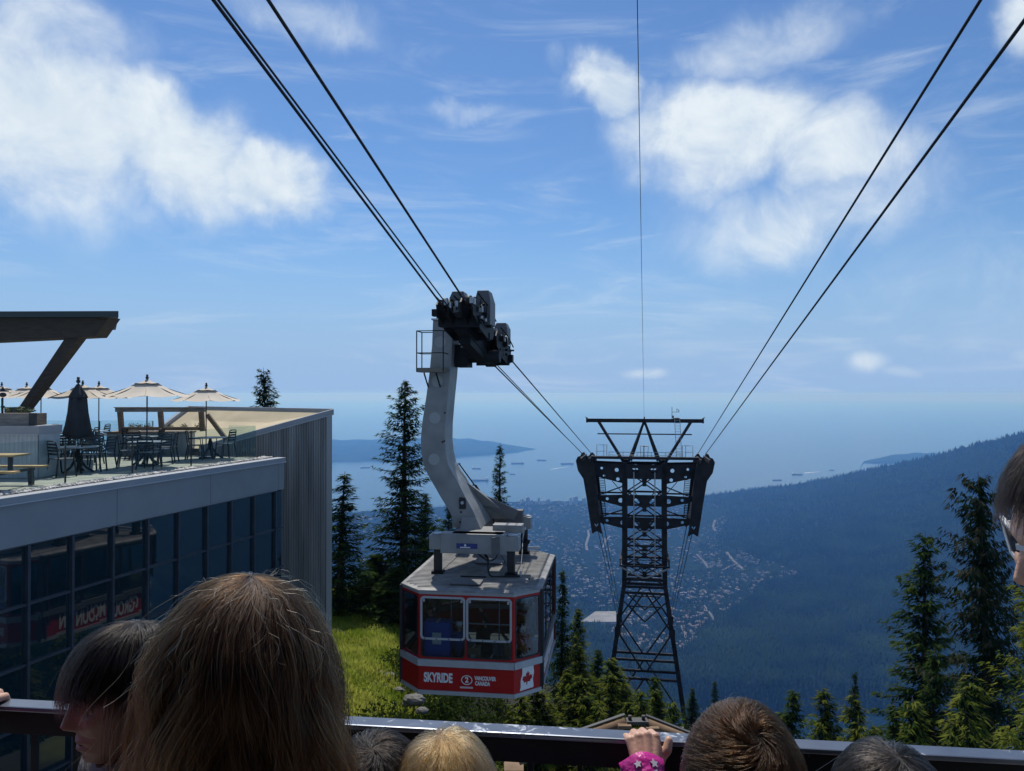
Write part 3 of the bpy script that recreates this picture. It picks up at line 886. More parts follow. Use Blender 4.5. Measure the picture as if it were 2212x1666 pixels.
def build_wing():
    """Ribbed wing behind the terrace with a pitched roof."""
    c1 = at_depth(717, 884, 30.0)
    wa = Vector((math.sin(R(66)), math.cos(R(66)), 0))
    def wall_pt(u, v):                          # where a sight line meets the ribbed wall
        d = ray(u, v); n = Vector((wa.y, -wa.x, 0))
        return d * (c1.dot(n) / d.dot(n))
    n = Vector((wa.y, -wa.x, 0)); n.normalize()
    if n.dot(-c1) < 0: n = -n                  # towards us
    left = wall_pt(430, 963)
    L = (left - c1).dot(wa)                     # negative
    T = thing('ribbed_wing', 'grey corrugated metal wing with a pale sloping roof behind the terrace', 'building', Vector((c1.x, c1.y, -11.5)))
    M_rib = mat('corrugated_cladding', (0.19, 0.192, 0.186), 0.55, metal=0.1, color2=(0.33, 0.33, 0.315), var=0.25, scale=3.2, stretch=(1, 1, 0.07))
    M_trim = mat('corner_trim', (0.33, 0.34, 0.34), 0.45)
    M_roof = mat('roof_membrane', (0.50, 0.42, 0.27), 0.85, var=0.12, scale=0.9)
    slope = (left.z - c1.z) / (-L)
    def top(x): return c1.z + slope * (-x) if x <= 0 else c1.z
    # ribs: each a trapezoid of its own depth, folded from one sheet
    xs, pitch = [], 0.092
    x = L
    prof = []
    while x < -0.20:
        prof += [(x, 0.0), (x + pitch * 0.30, 0.0), (x + pitch * 0.42, 0.032), (x + pitch * 0.85, 0.032), (x + pitch * 0.97, 0.0)]
        x += pitch
    vs = []
    for x, o in prof:
        p = Vector((c1.x, c1.y, 0)) + wa * x + n * o
        vs += [(p.x, p.y, -11.6), (p.x, p.y, -7.42), (p.x, p.y, -7.40), (p.x, p.y, top(x) - 0.20)]
    fs = []
    for i in range(len(prof) - 1):
        for k in (0, 2):
            fs.append((i * 4 + k, i * 4 + 4 + k, i * 4 + 5 + k, i * 4 + 1 + k))
    MB().add(vs, fs).build('corrugated_wall', M_rib, T, world=True)
    def P(x, o, z):
        q = Vector((c1.x, c1.y, 0)) + wa * x + n * o; q.z = z; return q
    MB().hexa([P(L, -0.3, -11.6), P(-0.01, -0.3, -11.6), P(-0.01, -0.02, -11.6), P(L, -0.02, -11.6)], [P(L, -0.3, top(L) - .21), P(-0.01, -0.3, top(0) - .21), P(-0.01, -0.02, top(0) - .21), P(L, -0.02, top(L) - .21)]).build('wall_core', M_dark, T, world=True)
    MB().hexa([P(-0.21, -0.02, -11.6), P(0.0, -0.02, -11.6), P(0.0, 0.05, -11.6), P(-0.21, 0.05, -11.6)], [P(-0.21, -0.02, c1.z - .19), P(0, -0.02, c1.z - .19), P(0, 0.05, c1.z - .19), P(-0.21, 0.05, c1.z - .19)]).build('corner_trim', M_trim, T, world=True)
    MB().hexa([P(L, -0.02, -7.425), P(-0.2, -0.02, -7.425), P(-0.2, 0.036, -7.425), P(L, 0.036, -7.425)], [P(L, -0.02, -7.40), P(-0.2, -0.02, -7.40), P(-0.2, 0.036, -7.40), P(L, 0.036, -7.40)]).build('wall_joint', M_rib, T, world=True)
    # sloping parapet along the wall
    def strip(x0, x1, o0, o1, lo, hi, name, m):
        MB().hexa([P(x0, o0, top(x0) + lo), P(x1, o0, top(x1) + lo), P(x1, o1, top(x1) + lo), P(x0, o1, top(x0) + lo)],
                  [P(x0, o0, top(x0) + hi), P(x1, o0, top(x1) + hi), P(x1, o1, top(x1) + hi), P(x0, o1, top(x0) + hi)]).build(name, m, T, world=True)
    strip(L, 0.06, -0.22, 0.07, -0.18, 0.0, 'parapet', M_coping)
    strip(L, 0.07, -0.23, 0.08, -0.215, -0.181, 'flashing', M_flash)
    # roof plane between this parapet and the far left one, ridge along the back
    rid = at_depth(408, 887, 33.5); l2 = at_depth(300, 922, 31.5)
    r0 = P(0, -0.22, c1.z - 0.10); r1 = P(L, -0.22, top(L) - 0.12)
    ridge_l = Vector((rid.x, rid.y, c1.z - 0.05)); low_l = Vector((l2.x, l2.y, top(L) - 0.25))
    mb = MB().add([r0, ridge_l, low_l, r1], [(0, 1, 2, 3)])
    mb.add([r0 - Vector((0, 0, .2)), ridge_l - Vector((0, 0, .2)), low_l - Vector((0, 0, .2)), r1 - Vector((0, 0, .2))], [(3, 2, 1, 0)])
    mb.build('roof', M_roof, T, world=True)
    MB().beam(r0 + Vector((0, 0.1, 0.03)), ridge_l + Vector((0, 0.1, 0.03)), 0.2, 0.16).build('ridge_kerb', M_coping, T, world=True)
    MB().beam(ridge_l + Vector((0, 0, 0.05)), low_l + Vector((0, 0, 0.05)), 0.2, 0.18).build('roof_kerb', M_flash, T, world=True)
    # rest of the block so that it is a building from the side too
    back = [P(0, -0.3, 0), ridge_l.copy(), low_l.copy(), P(L, -0.3, 0)]
    MB().hexa([Vector((p.x, p.y, -11.6)) for p in back], [P(0, -0.3, c1.z - .35), ridge_l - Vector((0, 0, .3)), low_l - Vector((0, 0, .25)), P(L, -.3, top(L) - .35)]).build('body', M_panel, T, world=True)
build_wing()

def build_gravel():
    rng = np.random.default_rng(5)
    M_peb = mat('pebbles', (0.28, 0.27, 0.25), 0.8, color2=(0.72, 0.70, 0.66), var=0.3, scale=6)
    mb = MB()
    tr = bbox(MB(), A_NEAR, -0.3, 0.30, 0.74, FLOOR - 0.02, FLOOR - 0.005).build('gravel_bed', mat('gravel_bed', (0.12, 0.115, 0.10), 0.95)); tag(tr, kind='structure')
    Vs, Fs = [], []
    o8 = np.array([(-1, 0, 0), (1, 0, 0), (0, -1, 0), (0, 1, 0), (0, 0, -1), (0, 0, 1)], float)
    f8 = np.array([(0, 2, 5), (2, 1, 5), (1, 3, 5), (3, 0, 5), (2, 0, 4), (1, 2, 4), (3, 1, 4), (0, 3, 4)])
    for i in range(3200):
        a, b = rng.uniform(-17, -0.1), rng.uniform(0.31, 0.73)
        s = rng.uniform(0.02, 0.065)
        p = B(a, b, FLOOR + 0.01)
        ro = rng.uniform(0, 6.28)
        v = o8 * s * rng.uniform(0.6, 1.25, (6, 1)); v[:, 2] *= 0.7
        c, sn = math.cos(ro), math.sin(ro)
        v = np.stack([v[:, 0] * c - v[:, 1] * sn, v[:, 0] * sn + v[:, 1] * c, v[:, 2]], -1) + np.array([p.x, p.y, p.z])
        Vs.append(v); Fs.append(f8 + i * 6)
    g = link('gravel_strip', fast_mesh('gravel_strip', np.concatenate(Vs), np.concatenate(Fs), True), M_peb); tag(g, kind='stuff')
build_gravel()

M_bal = glass_mat('balustrade_glass', (0.90, 0.955, 0.945), (0.06, 0.12, 0.115), 0.025, 1.42)
M_blackmetal = mat('black_metal', (0.018, 0.020, 0.024), 0.45, var=0.3, scale=6)
def build_balustrades():
    T = thing('glass_balustrade', 'frameless greenish glass balustrade along the terrace edge above the facade', 'balustrade', B(-8, 0.8, FLOOR))
    posts = [facade_a(u) - 0.1 for u in (466, 344, 205, 24)]
    edges = [-0.45] + posts + [posts[-1] - 2.4]
    edges += [edges[-1] - 3.2]
    for x0, x1 in zip(edges, edges[1:]):
        bbox(MB(), x1 + 0.015, x0 - 0.015, 0.80, 0.812, FLOOR + 0.03, FLOOR + 1.12).build('glass_panel', M_bal, T, world=True)
    for x in edges[1:]:
        bbox(MB(), x - 0.012, x + 0.012, 0.79, 0.83, FLOOR, FLOOR + 1.10).build('post', M_blackmetal, T, world=True)
    bbox(MB(), -0.45, -0.44, 0.82, 1.9, FLOOR + 0.03, FLOOR + 1.12).build('glass_panel', M_bal, T, world=True)
    U = thing('glass_balustrade', 'far glass balustrade on the back edge of the terrace against the sky', 'balustrade', at_depth(160, 967, 32))
    xs = [at_depth(u, 967, 32).x for u in (-60, 60, 215, 330)]
    y0 = 32.0
    for x0, x1 in zip(xs, xs[1:]):
        MB().box(((x0 + x1) / 2, y0, FLOOR + 0.58), (x1 - x0 - 0.03, 0.012, 1.10)).build('glass_panel', M_bal, U, world=True)
    for x in xs:
        MB().box((x, y0, FLOOR + 0.55), (0.03, 0.04, 1.12)).build('post', M_blackmetal, U, world=True)
build_balustrades()

M_timber_shade = mat('shaded_timber', (0.045, 0.033, 0.022), 0.8, var=0.3, scale=3, stretch=(1, 1, 6), bump=0.2)  # backlit shade of the canopy timber darkened into its colour
M_timber = mat('weathered_timber', (0.20, 0.145, 0.095), 0.8, var=0.3, scale=3, stretch=(1, 1, 6), bump=0.2)
M_timber_grey = mat('grey_timber', (0.24, 0.215, 0.185), 0.8, var=0.3, scale=3, stretch=(1, 1, 6), bump=0.2)
M_planks = mat('oiled_planks', (0.50, 0.33, 0.14), 0.6, var=0.2, scale=5)
def leaf_tuft(mb, c, r, n, rng, size):
    for _ in range(n):
        d = Vector((rng.normal(), rng.normal(), abs(rng.normal()) * 0.8)).normalized()
        p = Vector(c) + d * r * rng.uniform(0.3, 1.0)
        a = Vector((rng.normal(), rng.normal(), rng.normal())).normalized() * size * rng.uniform(.6, 1.3)
        b = a.cross(d).normalized() * size * 0.5
        mb.add([p - a, p + b, p + a, p - b], [(0, 1, 2, 3)])
M_leaf = mat('herb_leaf', (0.06, 0.10, 0.03), 0.7, var=0.4, scale=20, color2=(0.16, 0.18, 0.07))
def build_terrace_fixtures():
    rng = np.random.default_rng(21)
    # canopy: dark roof slab on a deep timber beam with a raking post
    D = 24.0
    def q(u, v, d=D): return at_depth(u, v, d)
    T = thing('canopy', 'dark canopy roof on a deep timber beam with one raking post', 'canopy', on_floor(40, 975))
    def prism_px(poly, d, th, name, m):
        f = [q(u, v, d) for u, v in poly]
        n = len(f)
        mb = MB().add(f + [p + Vector((0, th, 0)) for p in f], [tuple(range(n)), tuple(range(2 * n - 1, n - 1, -1))] + [(i, n + i, n + (i + 1) % n, (i + 1) % n) for i in range(n)])
        return mb.build(name, m, T, world=True)
    M_slab = mat('canopy_roof', (0.022, 0.035, 0.035), 0.6)
    fr_ = [q(u, v) for u, v in ((-420, 674), (256, 672), (256, 684.5), (-420, 686))]
    bk_ = [Vector((at_depth(u, 700, D + 5).x, D + 5, p.z)) for u, p in zip((-420, 250, 250, -420), fr_)]
    MB().add(fr_ + bk_, [(0, 1, 2, 3), (7, 6, 5, 4), (0, 4, 5, 1), (1, 5, 6, 2), (2, 6, 7, 3), (3, 7, 4, 0)]).build('roof', M_slab, T, world=True)
    prism_px([(-420, 686.2), (236, 684.8), (206, 727), (-420, 757)], D + 0.35, 0.7, 'beam', M_timber_shade)
    prism_px([(140, 731), (172, 729), (48, 893), (32, 893)], D + 0.45, 0.42, 'raking_post', M_timber_shade)
    MB().box(tuple(q(38, 900, D + .66) + Vector((0, 0, -.5))), (0.5, 0.5, 1.6)).build('footing', M_blackmetal, T, world=True)
    # planter counter clad in corrugated sheet
    d0 = 20.4
    p0, p1 = at_depth(-260, 1033, d0), at_depth(83, 1033, d0)
    w = p1.x - p0.x
    M_cor = mat('galvanised_corrugated', (0.42, 0.46, 0.48), 0.45, metal=0.3, var=0.12, scale=3)
    Bc = thing('bar_counter', 'counter clad in pale corrugated sheet at the left end of the terrace', 'counter', (p1.x, d0, FLOOR))
    prof = []
    x, k = -w, 0
    while x < -0.002:
        prof.append((x, 0.018 * math.sin(k * math.pi / 2))); x += 0.028; k += 1
    z1 = 1.17
    vs = []
    for x, o in prof: vs += [(x, -o, 0.02), (x, -o, z1)]
    MB().add(vs, [(2 * i, 2 * i + 2, 2 * i + 3, 2 * i + 1) for i in range(len(prof) - 1)], True).build('corrugated_front', M_cor, Bc)
    MB().box((-w / 2, 0.5, z1 / 2 + 0.01), (w - 0.01, 0.94, z1 - 0.02)).build('carcass', M_cor, Bc)
    MB().box((-w / 2 + 0.01, 0.48, z1 + 0.11), (w + 0.05, 1.06, 0.22)).build('counter_top', M_coping, Bc)
    MB().box((-w / 2 + 0.01, -0.06, z1 + 0.005), (w + 0.06, 0.02, 0.02)).build('trim', M_flash, Bc)
    zt = FLOOR + z1 + 0.22
    pr = at_depth(73, 919, d0 + 0.15)
    tb = thing('planter_box', 'weathered timber planter box on the corrugated counter', 'planter', (pr.x, d0 + 0.2, zt))
    for k in range(2):
        MB().box((-1.9, 0.02, 0.085 + k * 0.165), (3.5, 0.04, 0.16)).build('board', M_timber_grey, tb)
    MB().box((-1.9, 0.42, 0.165), (3.5, 0.7, 0.31)).build('box', M_timber, tb)
    MB().box((-0.07, 0.02, 0.165), (0.16, 0.10, 0.34)).build('corner_post', M_blackmetal, tb)
    for x in (-0.28, -0.55, -0.9, -1.4):
        mb = MB(); leaf_tuft(mb, (x, 0.25, 0.36), 0.16, 90, rng, 0.035); o = mb.build('planter_herb', M_leaf); o.location = Vector(tb.location)
        tag(o, {-0.28: 'low grey green herb nearest the right end of the planter box', -0.55: 'pale tufted herb in the middle of the planter box by the lantern', -0.9: 'herb tuft at the left picture edge in the planter box', -1.4: 'herb tuft left of the lantern in the planter box'}[x], 'plant', 'herbs in the counter planter')
    lp = at_depth(3, 893, d0 + 0.4)
    ln = thing('lantern', 'small black garden lantern standing among the planter herbs', 'lantern', (lp.x, d0 + .45, zt + 0.3))
    MB().cyl((0, 0, 0), (0, 0, 0.45), 0.02).box((0, 0, 0.2), (0.07, 0.07, 0.05)).build('stem', M_blackmetal, ln)
    MB().ball((0, 0, 0.52), 0.09, 8, (1, 1, 0.7)).build('globe', M_blackmetal, ln)
    MB().box((0, 0, 0.62), (0.2, 0.2, 0.03)).cyl((0, 0, 0.62), (0, 0, 0.75), 0.06, 8, 0.01).build('cap', M_blackmetal, ln)
    # picnic table, only its right end in view
    f = on_floor(16, 1058)
    pt = thing('picnic_table', 'picnic table with orange brown plank top and bench by the counter', 'table', f)
    for k in range(4):
        MB().box((-0.66, -0.15 + k * 0.155, 0.80), (1.9, 0.145, 0.045)).build('top_plank', M_planks, pt)
    for y in (-0.62, 0.8):
        MB().box((-0.40 if y < 0 else -0.6, y + 0.1, 0.46), (1.9, 0.25, 0.045)).build('bench_plank', M_planks, pt)
    for x in (0.0, -1.4):
        MB().beam((x, -0.55, 0), (x, -0.5, 0.44), 0.10).build('leg', M_blackmetal, pt)
        MB().beam((x, 0.9, 0), (x, 0.86, 0.44), 0.10).build('leg', M_blackmetal, pt)
        MB().beam((x, -0.6, 0.40), (x, 1.0, 0.40), 0.07).beam((x, 0.1, 0.40), (x, 0.1, 0.78), 0.08).build('trestle', M_blackmetal, pt)
    # framed planter bench in front of the ribbed wing
    dd = 28.0
    a0, a1 = at_depth(230, 984, dd), at_depth(402, 984, dd)
    W = a1.x - a0.x
    bx = thing('planter_bench', 'long grey planter bench under the timber frame', 'planter', (a0.x, dd, FLOOR))
    xs = []
    x, k = 0.0, 0
    while x <= W:
        xs.append((x, 0.015 * math.sin(k * math.pi / 2))); x += 0.04; k += 1
    vs = []
    for x, o in xs: vs += [(x, -o, 0.02), (x, -o, 0.80)]
    MB().add(vs, [(2 * i, 2 * i + 2, 2 * i + 3, 2 * i + 1) for i in range(len(xs) - 1)], True).build('corrugated_front', mat('dull_corrugated', (0.24, 0.26, 0.26), 0.5, var=0.1, scale=3), bx)
    MB().box((W / 2, 0.4, 0.40), (W, 0.76, 0.78)).build('carcass', M_coping, bx)
    MB().box((W / 2, 0.38, 0.83), (W + 0.06, 0.9, 0.06)).build('rim', M_timber, bx)
    fr = thing('timber_frame', 'weathered timber frame of posts and a top beam above the planter bench', 'frame', (a0.x, dd + .4, FLOOR))
    xl, xr = at_depth(254, 900, dd + .4).x - a0.x, at_depth(441, 900, dd + .4).x - a0.x
    zt_, zb = at_depth(300, 881, dd + .4).z - FLOOR, at_depth(300, 890, dd + .4).z - FLOOR
    MB().box(((xl + xr) / 2, 0, (zt_ + zb) / 2), (xr - xl + 0.1, 0.18, zt_ - zb)).build('top_beam', M_timber_grey, fr)
    MB().box(((xl + xr) / 2, -0.01, zt_ + 0.012), (xr - xl + 0.16, 0.26, 0.024)).build('capping', M_timber_grey, fr)
    for u in (263, 350, 438):
        x = at_depth(u, 900, dd + .4).x - a0.x
        MB().beam((x, 0, 0.86), (x - 0.06, 0, zb), 0.16, 0.14).build('post', M_timber, fr)
    MB().box(((xl + xr) / 2, -0.05, 0.96), (xr - xl - 0.3, 0.12, 0.12)).build('sill', M_timber, fr)
    MB().beam((xr + 0.12, 0, zb - 0.1), (xr + 0.82, 0, 0.55), 0.14, 0.14).build('brace', M_timber, fr)
    for i, u in enumerate((285, 300, 318, 366, 398, 428)):
        p = at_depth(u, 915, dd + .5)
        mb = MB(); leaf_tuft(mb, (0, 0, 0.12), 0.15, 70, rng, 0.03)
        o = mb.build('planter_herb', M_leaf); o.location = (p.x, dd + .5, FLOOR + 0.9)
        tag(o, ['leftmost low herb behind the frame', 'second herb from the left behind the timber frame', 'herb left of the umbrella pole behind the frame', 'herb right of the middle frame post', 'round herb midway between the middle and right posts', 'herb tuft beside the right frame post'][i], 'plant', 'herbs behind the timber frame')
build_terrace_fixtures()

# ---------------------------------------------------------------- cafe furniture
M_chair = mat('dark_blue_metal', (0.007, 0.010, 0.015), 0.55, var=0.25, scale=9)
M_seat = mat('seat_metal', (0.035, 0.045, 0.06), 0.4, var=0.2, scale=9)
M_top = mat('table_top', (0.30, 0.33, 0.36), 0.35, var=0.1, scale=5)
M_canvas = mat('beige_canvas', (0.56, 0.50, 0.41), 0.9, var=0.06, scale=3, bump=0.1)
M_canvas_d = mat('dark_canvas', (0.030, 0.034, 0.038), 0.9, var=0.2, scale=3)
def chair_proto():
    T = thing('cafe_chair', '', 'chair')
    MB().box((0, 0, 0.455), (0.44, 0.44, 0.022)).build('seat', M_seat, T, bevel=0.01)
    for sx in (-1, 1):
        MB().tube([(sx * 0.20, 0.20, 0.45), (sx * 0.235, 0.24, 0.0)], 0.023, 6).build('leg', M_chair, T)
        MB().tube([(sx * 0.20, -0.20, 0.45), (sx * 0.235, -0.27, 0.0)], 0.023, 6).build('leg', M_chair, T)
    MB().tube([(-0.21, -0.20, 0.44), (-0.215, -0.235, 0.72), (-0.19, -0.262, 0.87), (-0.13, -0.27, 0.90), (0.13, -0.27, 0.90), (0.19, -0.262, 0.87), (0.215, -0.235, 0.72), (0.21, -0.20, 0.44)], 0.018, 6).build('back_frame', M_chair, T)
    for z in (0.58, 0.66, 0.74, 0.82):
        y = -0.20 - (z - 0.44) * 0.14
        MB().box((0, y - 0.004, z), (0.40, 0.014, 0.055)).build('back_slat', M_chair, T)
    for sx in (-1, 1):
        MB().tube([(sx * 0.215, -0.235, 0.66), (sx * 0.24, 0.0, 0.67), (sx * 0.235, 0.17, 0.655), (sx * 0.21, 0.19, 0.45)], 0.015, 6).build('arm', M_chair, T)
    return T
def table_proto():
    T = thing('cafe_table', '', 'table')
    MB().cyl((0, 0, 0.715), (0, 0, 0.74), 0.55, 28).build('table_top', M_top, T)
    MB().cyl((0, 0, 0.30), (0, 0, 0.714), 0.05, 10).build('pedestal', M_chair, T)
    for k in range(5):
        a = 2 * math.pi * k / 5 + 0.3
        c, s = math.cos(a), math.sin(a)
        MB().tube([(0.03 * c, 0.03 * s, 0.62), (0.07 * c, 0.07 * s, 0.36), (0.20 * c, 0.20 * s, 0.16), (0.42 * c, 0.42 * s, 0.0)], 0.036, 6).build('foot', M_chair, T)
    return T
def umbrella_proto(n=8, rad=1.2, rise=0.36):
    T = thing('umbrella', '', 'umbrella')
    MB().cyl((0, 0, 0), (0, 0, 2.55), 0.02, 10).build('pole', M_blackmetal, T)
    MB().cyl((0, 0, 0), (0, 0, 0.06), 0.25, 18).build('base', M_blackmetal, T)
    def canopy(r0, r1, z0, z1, seg=6, droop=0.05):
        vs, fs = [], []
        m = n * 4
        for i in range(seg + 1):
            t = i / seg
            for k in range(m):
                a = 2 * math.pi * k / m
                e = (k % 4) / 4
                flat = math.cos(math.pi / n) / math.cos((e - 0.5) * 2 * math.pi / n)   # straight edge between two ribs
                r = (r0 + (r1 - r0) * t) * (flat if t > 0 else 1)
                sag = droop * math.sin(math.pi * e) * t * t + 0.05 * math.sin(math.pi * t)
                vs.append((r * math.cos(a), r * math.sin(a), z0 + (z1 - z0) * t - sag))
        for i in range(seg):
            for k in range(m):
                fs.append((i * m + k, i * m + (k + 1) % m, (i + 1) * m + (k + 1) % m, (i + 1) * m + k))
        fs.append(tuple(range(m)))
        return MB().add(vs, fs, True)
    canopy(0.30, rad, 2.46, 2.46 - rise, 6).build('canopy', M_canvas, T)
    canopy(0.03, 0.42, 2.58, 2.47, 3, 0.015).build('vent', M_canvas, T)
    for k in range(n):
        a = 2 * math.pi * k / n
        MB().beam((0.03 * math.cos(a), 0.03 * math.sin(a), 2.50), (rad * 0.985 * math.cos(a), rad * 0.985 * math.sin(a), 2.46 - rise - 0.012), 0.016).build('rib', M_blackmetal, T)
    MB().ball((0, 0, 2.63), 0.05, 6).cyl((0, 0, 2.55), (0, 0, 2.62), 0.03, 8).ball((0, 0, 2.70), 0.035, 6).build('finial', M_blackmetal, T)
    return T
def closed_umbrella():
    T = thing('umbrella', 'folded dark umbrella standing among the middle terrace tables', 'umbrella', on_floor(168, 1018))
    MB().cyl((0, 0, 0), (0, 0, 2.6), 0.022, 10).build('pole', M_blackmetal, T)
    rings = []
    for z, r in ((0.98, 0.30), (1.06, 0.37), (1.3, 0.31), (1.7, 0.24), (2.05, 0.21), (2.18, 0.20)):
        rings.append([(r * (1 + 0.16 * math.cos(6 * a + z)) * math.cos(a), r * (1 + 0.16 * math.cos(6 * a + z)) * math.sin(a), z + 0.05 * math.cos(3 * a)) for a in [2 * math.pi * k / 36 for k in range(36)]])
    MB().loft(rings, True, True).build('canopy', M_canvas_d, T)
    rings = []
    for z, r in ((2.12, 0.26), (2.22, 0.22), (2.4, 0.12), (2.52, 0.04)):
        rings.append([(r * (1 + 0.12 * math.cos(6 * a)) * math.cos(a), r * (1 + 0.12 * math.cos(6 * a)) * math.sin(a), z) for a in [2 * math.pi * k / 36 for k in range(36)]])
    MB().loft(rings, True, True).build('vent', M_canvas_d, T)
    MB().ball((0, 0, 2.60), 0.06, 6).ball((0, 0, 2.69), 0.045, 6).build('finial', M_blackmetal, T)
closed_umbrella()
def build_furniture():
    ch, tb, um = chair_proto(), table_proto(), umbrella_proto()
    first = {'c': True, 't': True, 'u': True}
    def put(kind, proto, loc, rz, lab, group, s=1.0):
        o = proto if first[kind] else copy_tree(proto)
        first[kind] = False
        o.location = loc; o.rotation_euler = (0, 0, rz); o.scale = (s, s, s)
        o['label'] = lab; o['group'] = group
    for u, v, d, lab in ((445, 993, 26.9, 'open beige umbrella farthest right over the corner table'), (317, 1007, 23.9, 'open beige umbrella over the second table from the right'),
                         (178, 978, 28.4, 'beige umbrella right behind the folded dark one'), (213, 972, 30.2, 'pale umbrella mostly hidden behind the one beside the folded umbrella'),
                         (88, 966, 31.4, 'beige umbrella whose pole stands right of the raking post'), (57, 962, 33.2, 'beige umbrella crossing the foot of the raking post'),
                         (3, 963, 33.0, 'beige umbrella at the left picture edge behind the planter')):
        p = at_depth(u, v, d); p.z = FLOOR
        put('u', um, p, 0.2 + u * 0.013, lab, 'terrace umbrellas', 0.96 if u == 445 else (1.04 if u == 317 else 1.0))
    tabs = [(454, 991, 'round cafe table in the terrace corner by the glass'), (317, 1005, 'round cafe table under the second umbrella from the right'), (167, 1021, 'round cafe table around the folded dark umbrella'),
            (243, 979, 'round cafe table behind the gap between the two front tables'), (305, 988, 'round cafe table just behind the second front table'), (150, 990, 'round cafe table behind the folded umbrella'),
            (120, 976, 'round cafe table far back near the corrugated counter'), (200, 970, 'round cafe table at the far glass balustrade')]
    for i, (u, v, lab) in enumerate(tabs):
        put('t', tb, on_floor(u, v), i * 0.7, lab, 'cafe tables on the terrace', 1.0)
    chairs = [(422, 993, -75, 'chair left of the corner table'), (487, 989, 80, 'chair right of the corner table near the glass end'),
              (277, 1008, -70, 'chair left of the second front table'), (345, 1004, 75, 'chair right of the second front table'), (322, 1013, 0, 'chair on the near side of the second front table'), (362, 998, 100, 'chair at the right rear of the second front table'), (292, 993, -140, 'chair at the left rear of the second front table'),
              (104, 1024, -80, 'chair farthest left at the folded umbrella table'), (133, 1030, -30, 'chair at the near left of the folded umbrella table'), (192, 1020, 40, 'chair at the near right of the folded umbrella table'), (222, 1015, 85, 'chair right of the folded umbrella table'), (140, 1003, -150, 'chair behind the folded umbrella table on the left'), (196, 1003, 150, 'chair behind the folded umbrella table on the right'),
              (226, 980, -80, 'chair left of the table in the gap'), (257, 981, 100, 'chair right of the table in the gap'), (286, 984, -90, 'chair beside the rear table of the second umbrella'), (333, 985, 90, 'chair at the right of the rear table of the second umbrella'), (312, 978, 180, 'chair behind the rear table of the second umbrella'),
              (118, 990, -70, 'chair left of the table behind the folded umbrella'), (178, 988, 90, 'chair right of the table behind the folded umbrella'), (155, 981, 180, 'chair at the far side of the table behind the folded umbrella'),
              (98, 975, -90, 'chair close to the counter corner at the back'), (108, 969, 170, 'chair back row next to the counter corner'), (142, 974, 90, 'chair back row second from the counter'), (182, 968, -80, 'chair back row under the pale umbrella'), (218, 967, 90, 'chair back row nearest the timber frame')]
    for u, v, a, lab in chairs:
        p = on_floor(u, v)
        put('c', ch, p, R(a) + math.pi * 0, 'dark metal cafe ' + lab, 'cafe chairs on the terrace', 1.08)
build_furniture()
# ================================================================ CABLEWAY
M_rope = mat('steel_rope', (0.016, 0.016, 0.018), 0.55, metal=0.2, var=0.3, scale=30)
M_grey = mat('grey_painted_steel', (0.21, 0.207, 0.196), 0.5, var=0.10, scale=1.6, color2=(0.28, 0.275, 0.26))
M_grey_d = mat('dull_grey_steel', (0.11, 0.11, 0.108), 0.55, var=0.15, scale=2.2)
M_disc = mat('cover_disc', (0.34, 0.335, 0.32), 0.5)
M_cover = mat('cover_paint', (0.10, 0.10, 0.10), 0.55, var=0.2, scale=2)
M_iron = mat('black_greasy_steel', (0.007, 0.007, 0.008), 0.6, metal=0.0, spec=0.25, var=0.4, scale=7)
M_bare = mat('bare_steel', (0.40, 0.40, 0.39), 0.35, metal=0.8, var=0.2, scale=10)
M_wheel = mat('rubber_lined_wheel', (0.02, 0.02, 0.022), 0.6)
M_alu = mat('aluminium', (0.40, 0.41, 0.415), 0.42, metal=0.2, var=0.08, scale=4)
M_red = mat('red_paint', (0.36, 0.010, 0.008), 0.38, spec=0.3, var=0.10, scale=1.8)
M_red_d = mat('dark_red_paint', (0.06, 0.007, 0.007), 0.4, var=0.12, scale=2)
M_white = mat('white_vinyl', (0.72, 0.72, 0.70), 0.5)
M_signblue = mat('sign_blue', (0.02, 0.03, 0.16), 0.4)
M_rubber = mat('black_rubber', (0.012, 0.012, 0.013), 0.55)
M_cabglass = glass_mat('cabin_glass', (0.74, 0.80, 0.82), (0.010, 0.014, 0.018), 0.08, 1.6)
M_cabroof = mat('cabin_roof_metal', (0.20, 0.196, 0.185), 0.6, metal=0.0, color2=(0.31, 0.302, 0.283), var=0.25, scale=2.5, bump=0.06)

def rope(name, lab, pts, r, group=None, n=8):
    P = []
    for a, b in zip(pts, pts[1:]):
        for k in range(24):
            P.append(Vector(a).lerp(Vector(b), k / 24))
    P.append(Vector(pts[-1]))
    o = MB().tube(P, r, n).build(name, M_rope)
    tag(o, lab, 'cable', group)
    return o
# ropes: lateral -5.3 / -4.6 (left track), 4.65 / 5.33 (right track); kinked where the carriage hangs
SG = -0.232
def track(t, sn, zn, sf, zf, tow):
    return [line(-14, t, zn + SG * (-14 - sn)), line(sn, t, zn), line(sf, t, zf), line(*tow)]
rope('track_cable', 'left outer thick track cable running to the carriage of the red cabin', track(-5.3, 19.96, 2.34, 25.7, 1.24, (68.4, -5.3, -5.40)), 0.025, 'track cables')
rope('track_cable', 'left inner thick track cable running to the carriage of the red cabin', track(-4.6, 19.7, 2.39, 26.1, 1.27, (68.8, -4.6, -5.35)), 0.025, 'track cables')
rope('haul_cable', 'thinner haul cable between the two track cables on the left', [line(-14, -4.98, 9.65), line(20.2, -4.98, 2.06), line(25.6, -4.98, 1.05), line(68.4, -5.2, -5.55)], 0.017)
rope('track_cable', 'right inner thick track cable of the empty side, nearer the middle', [line(-14, 4.65, 10.28), line(70.5, 4.65, -5.40)], 0.025, 'track cables')
rope('track_cable', 'right outer thick track cable at the upper right corner, strands showing', [line(-14, 5.33, 10.05), line(70.3, 5.33, -5.36)], 0.029, 'track cables')
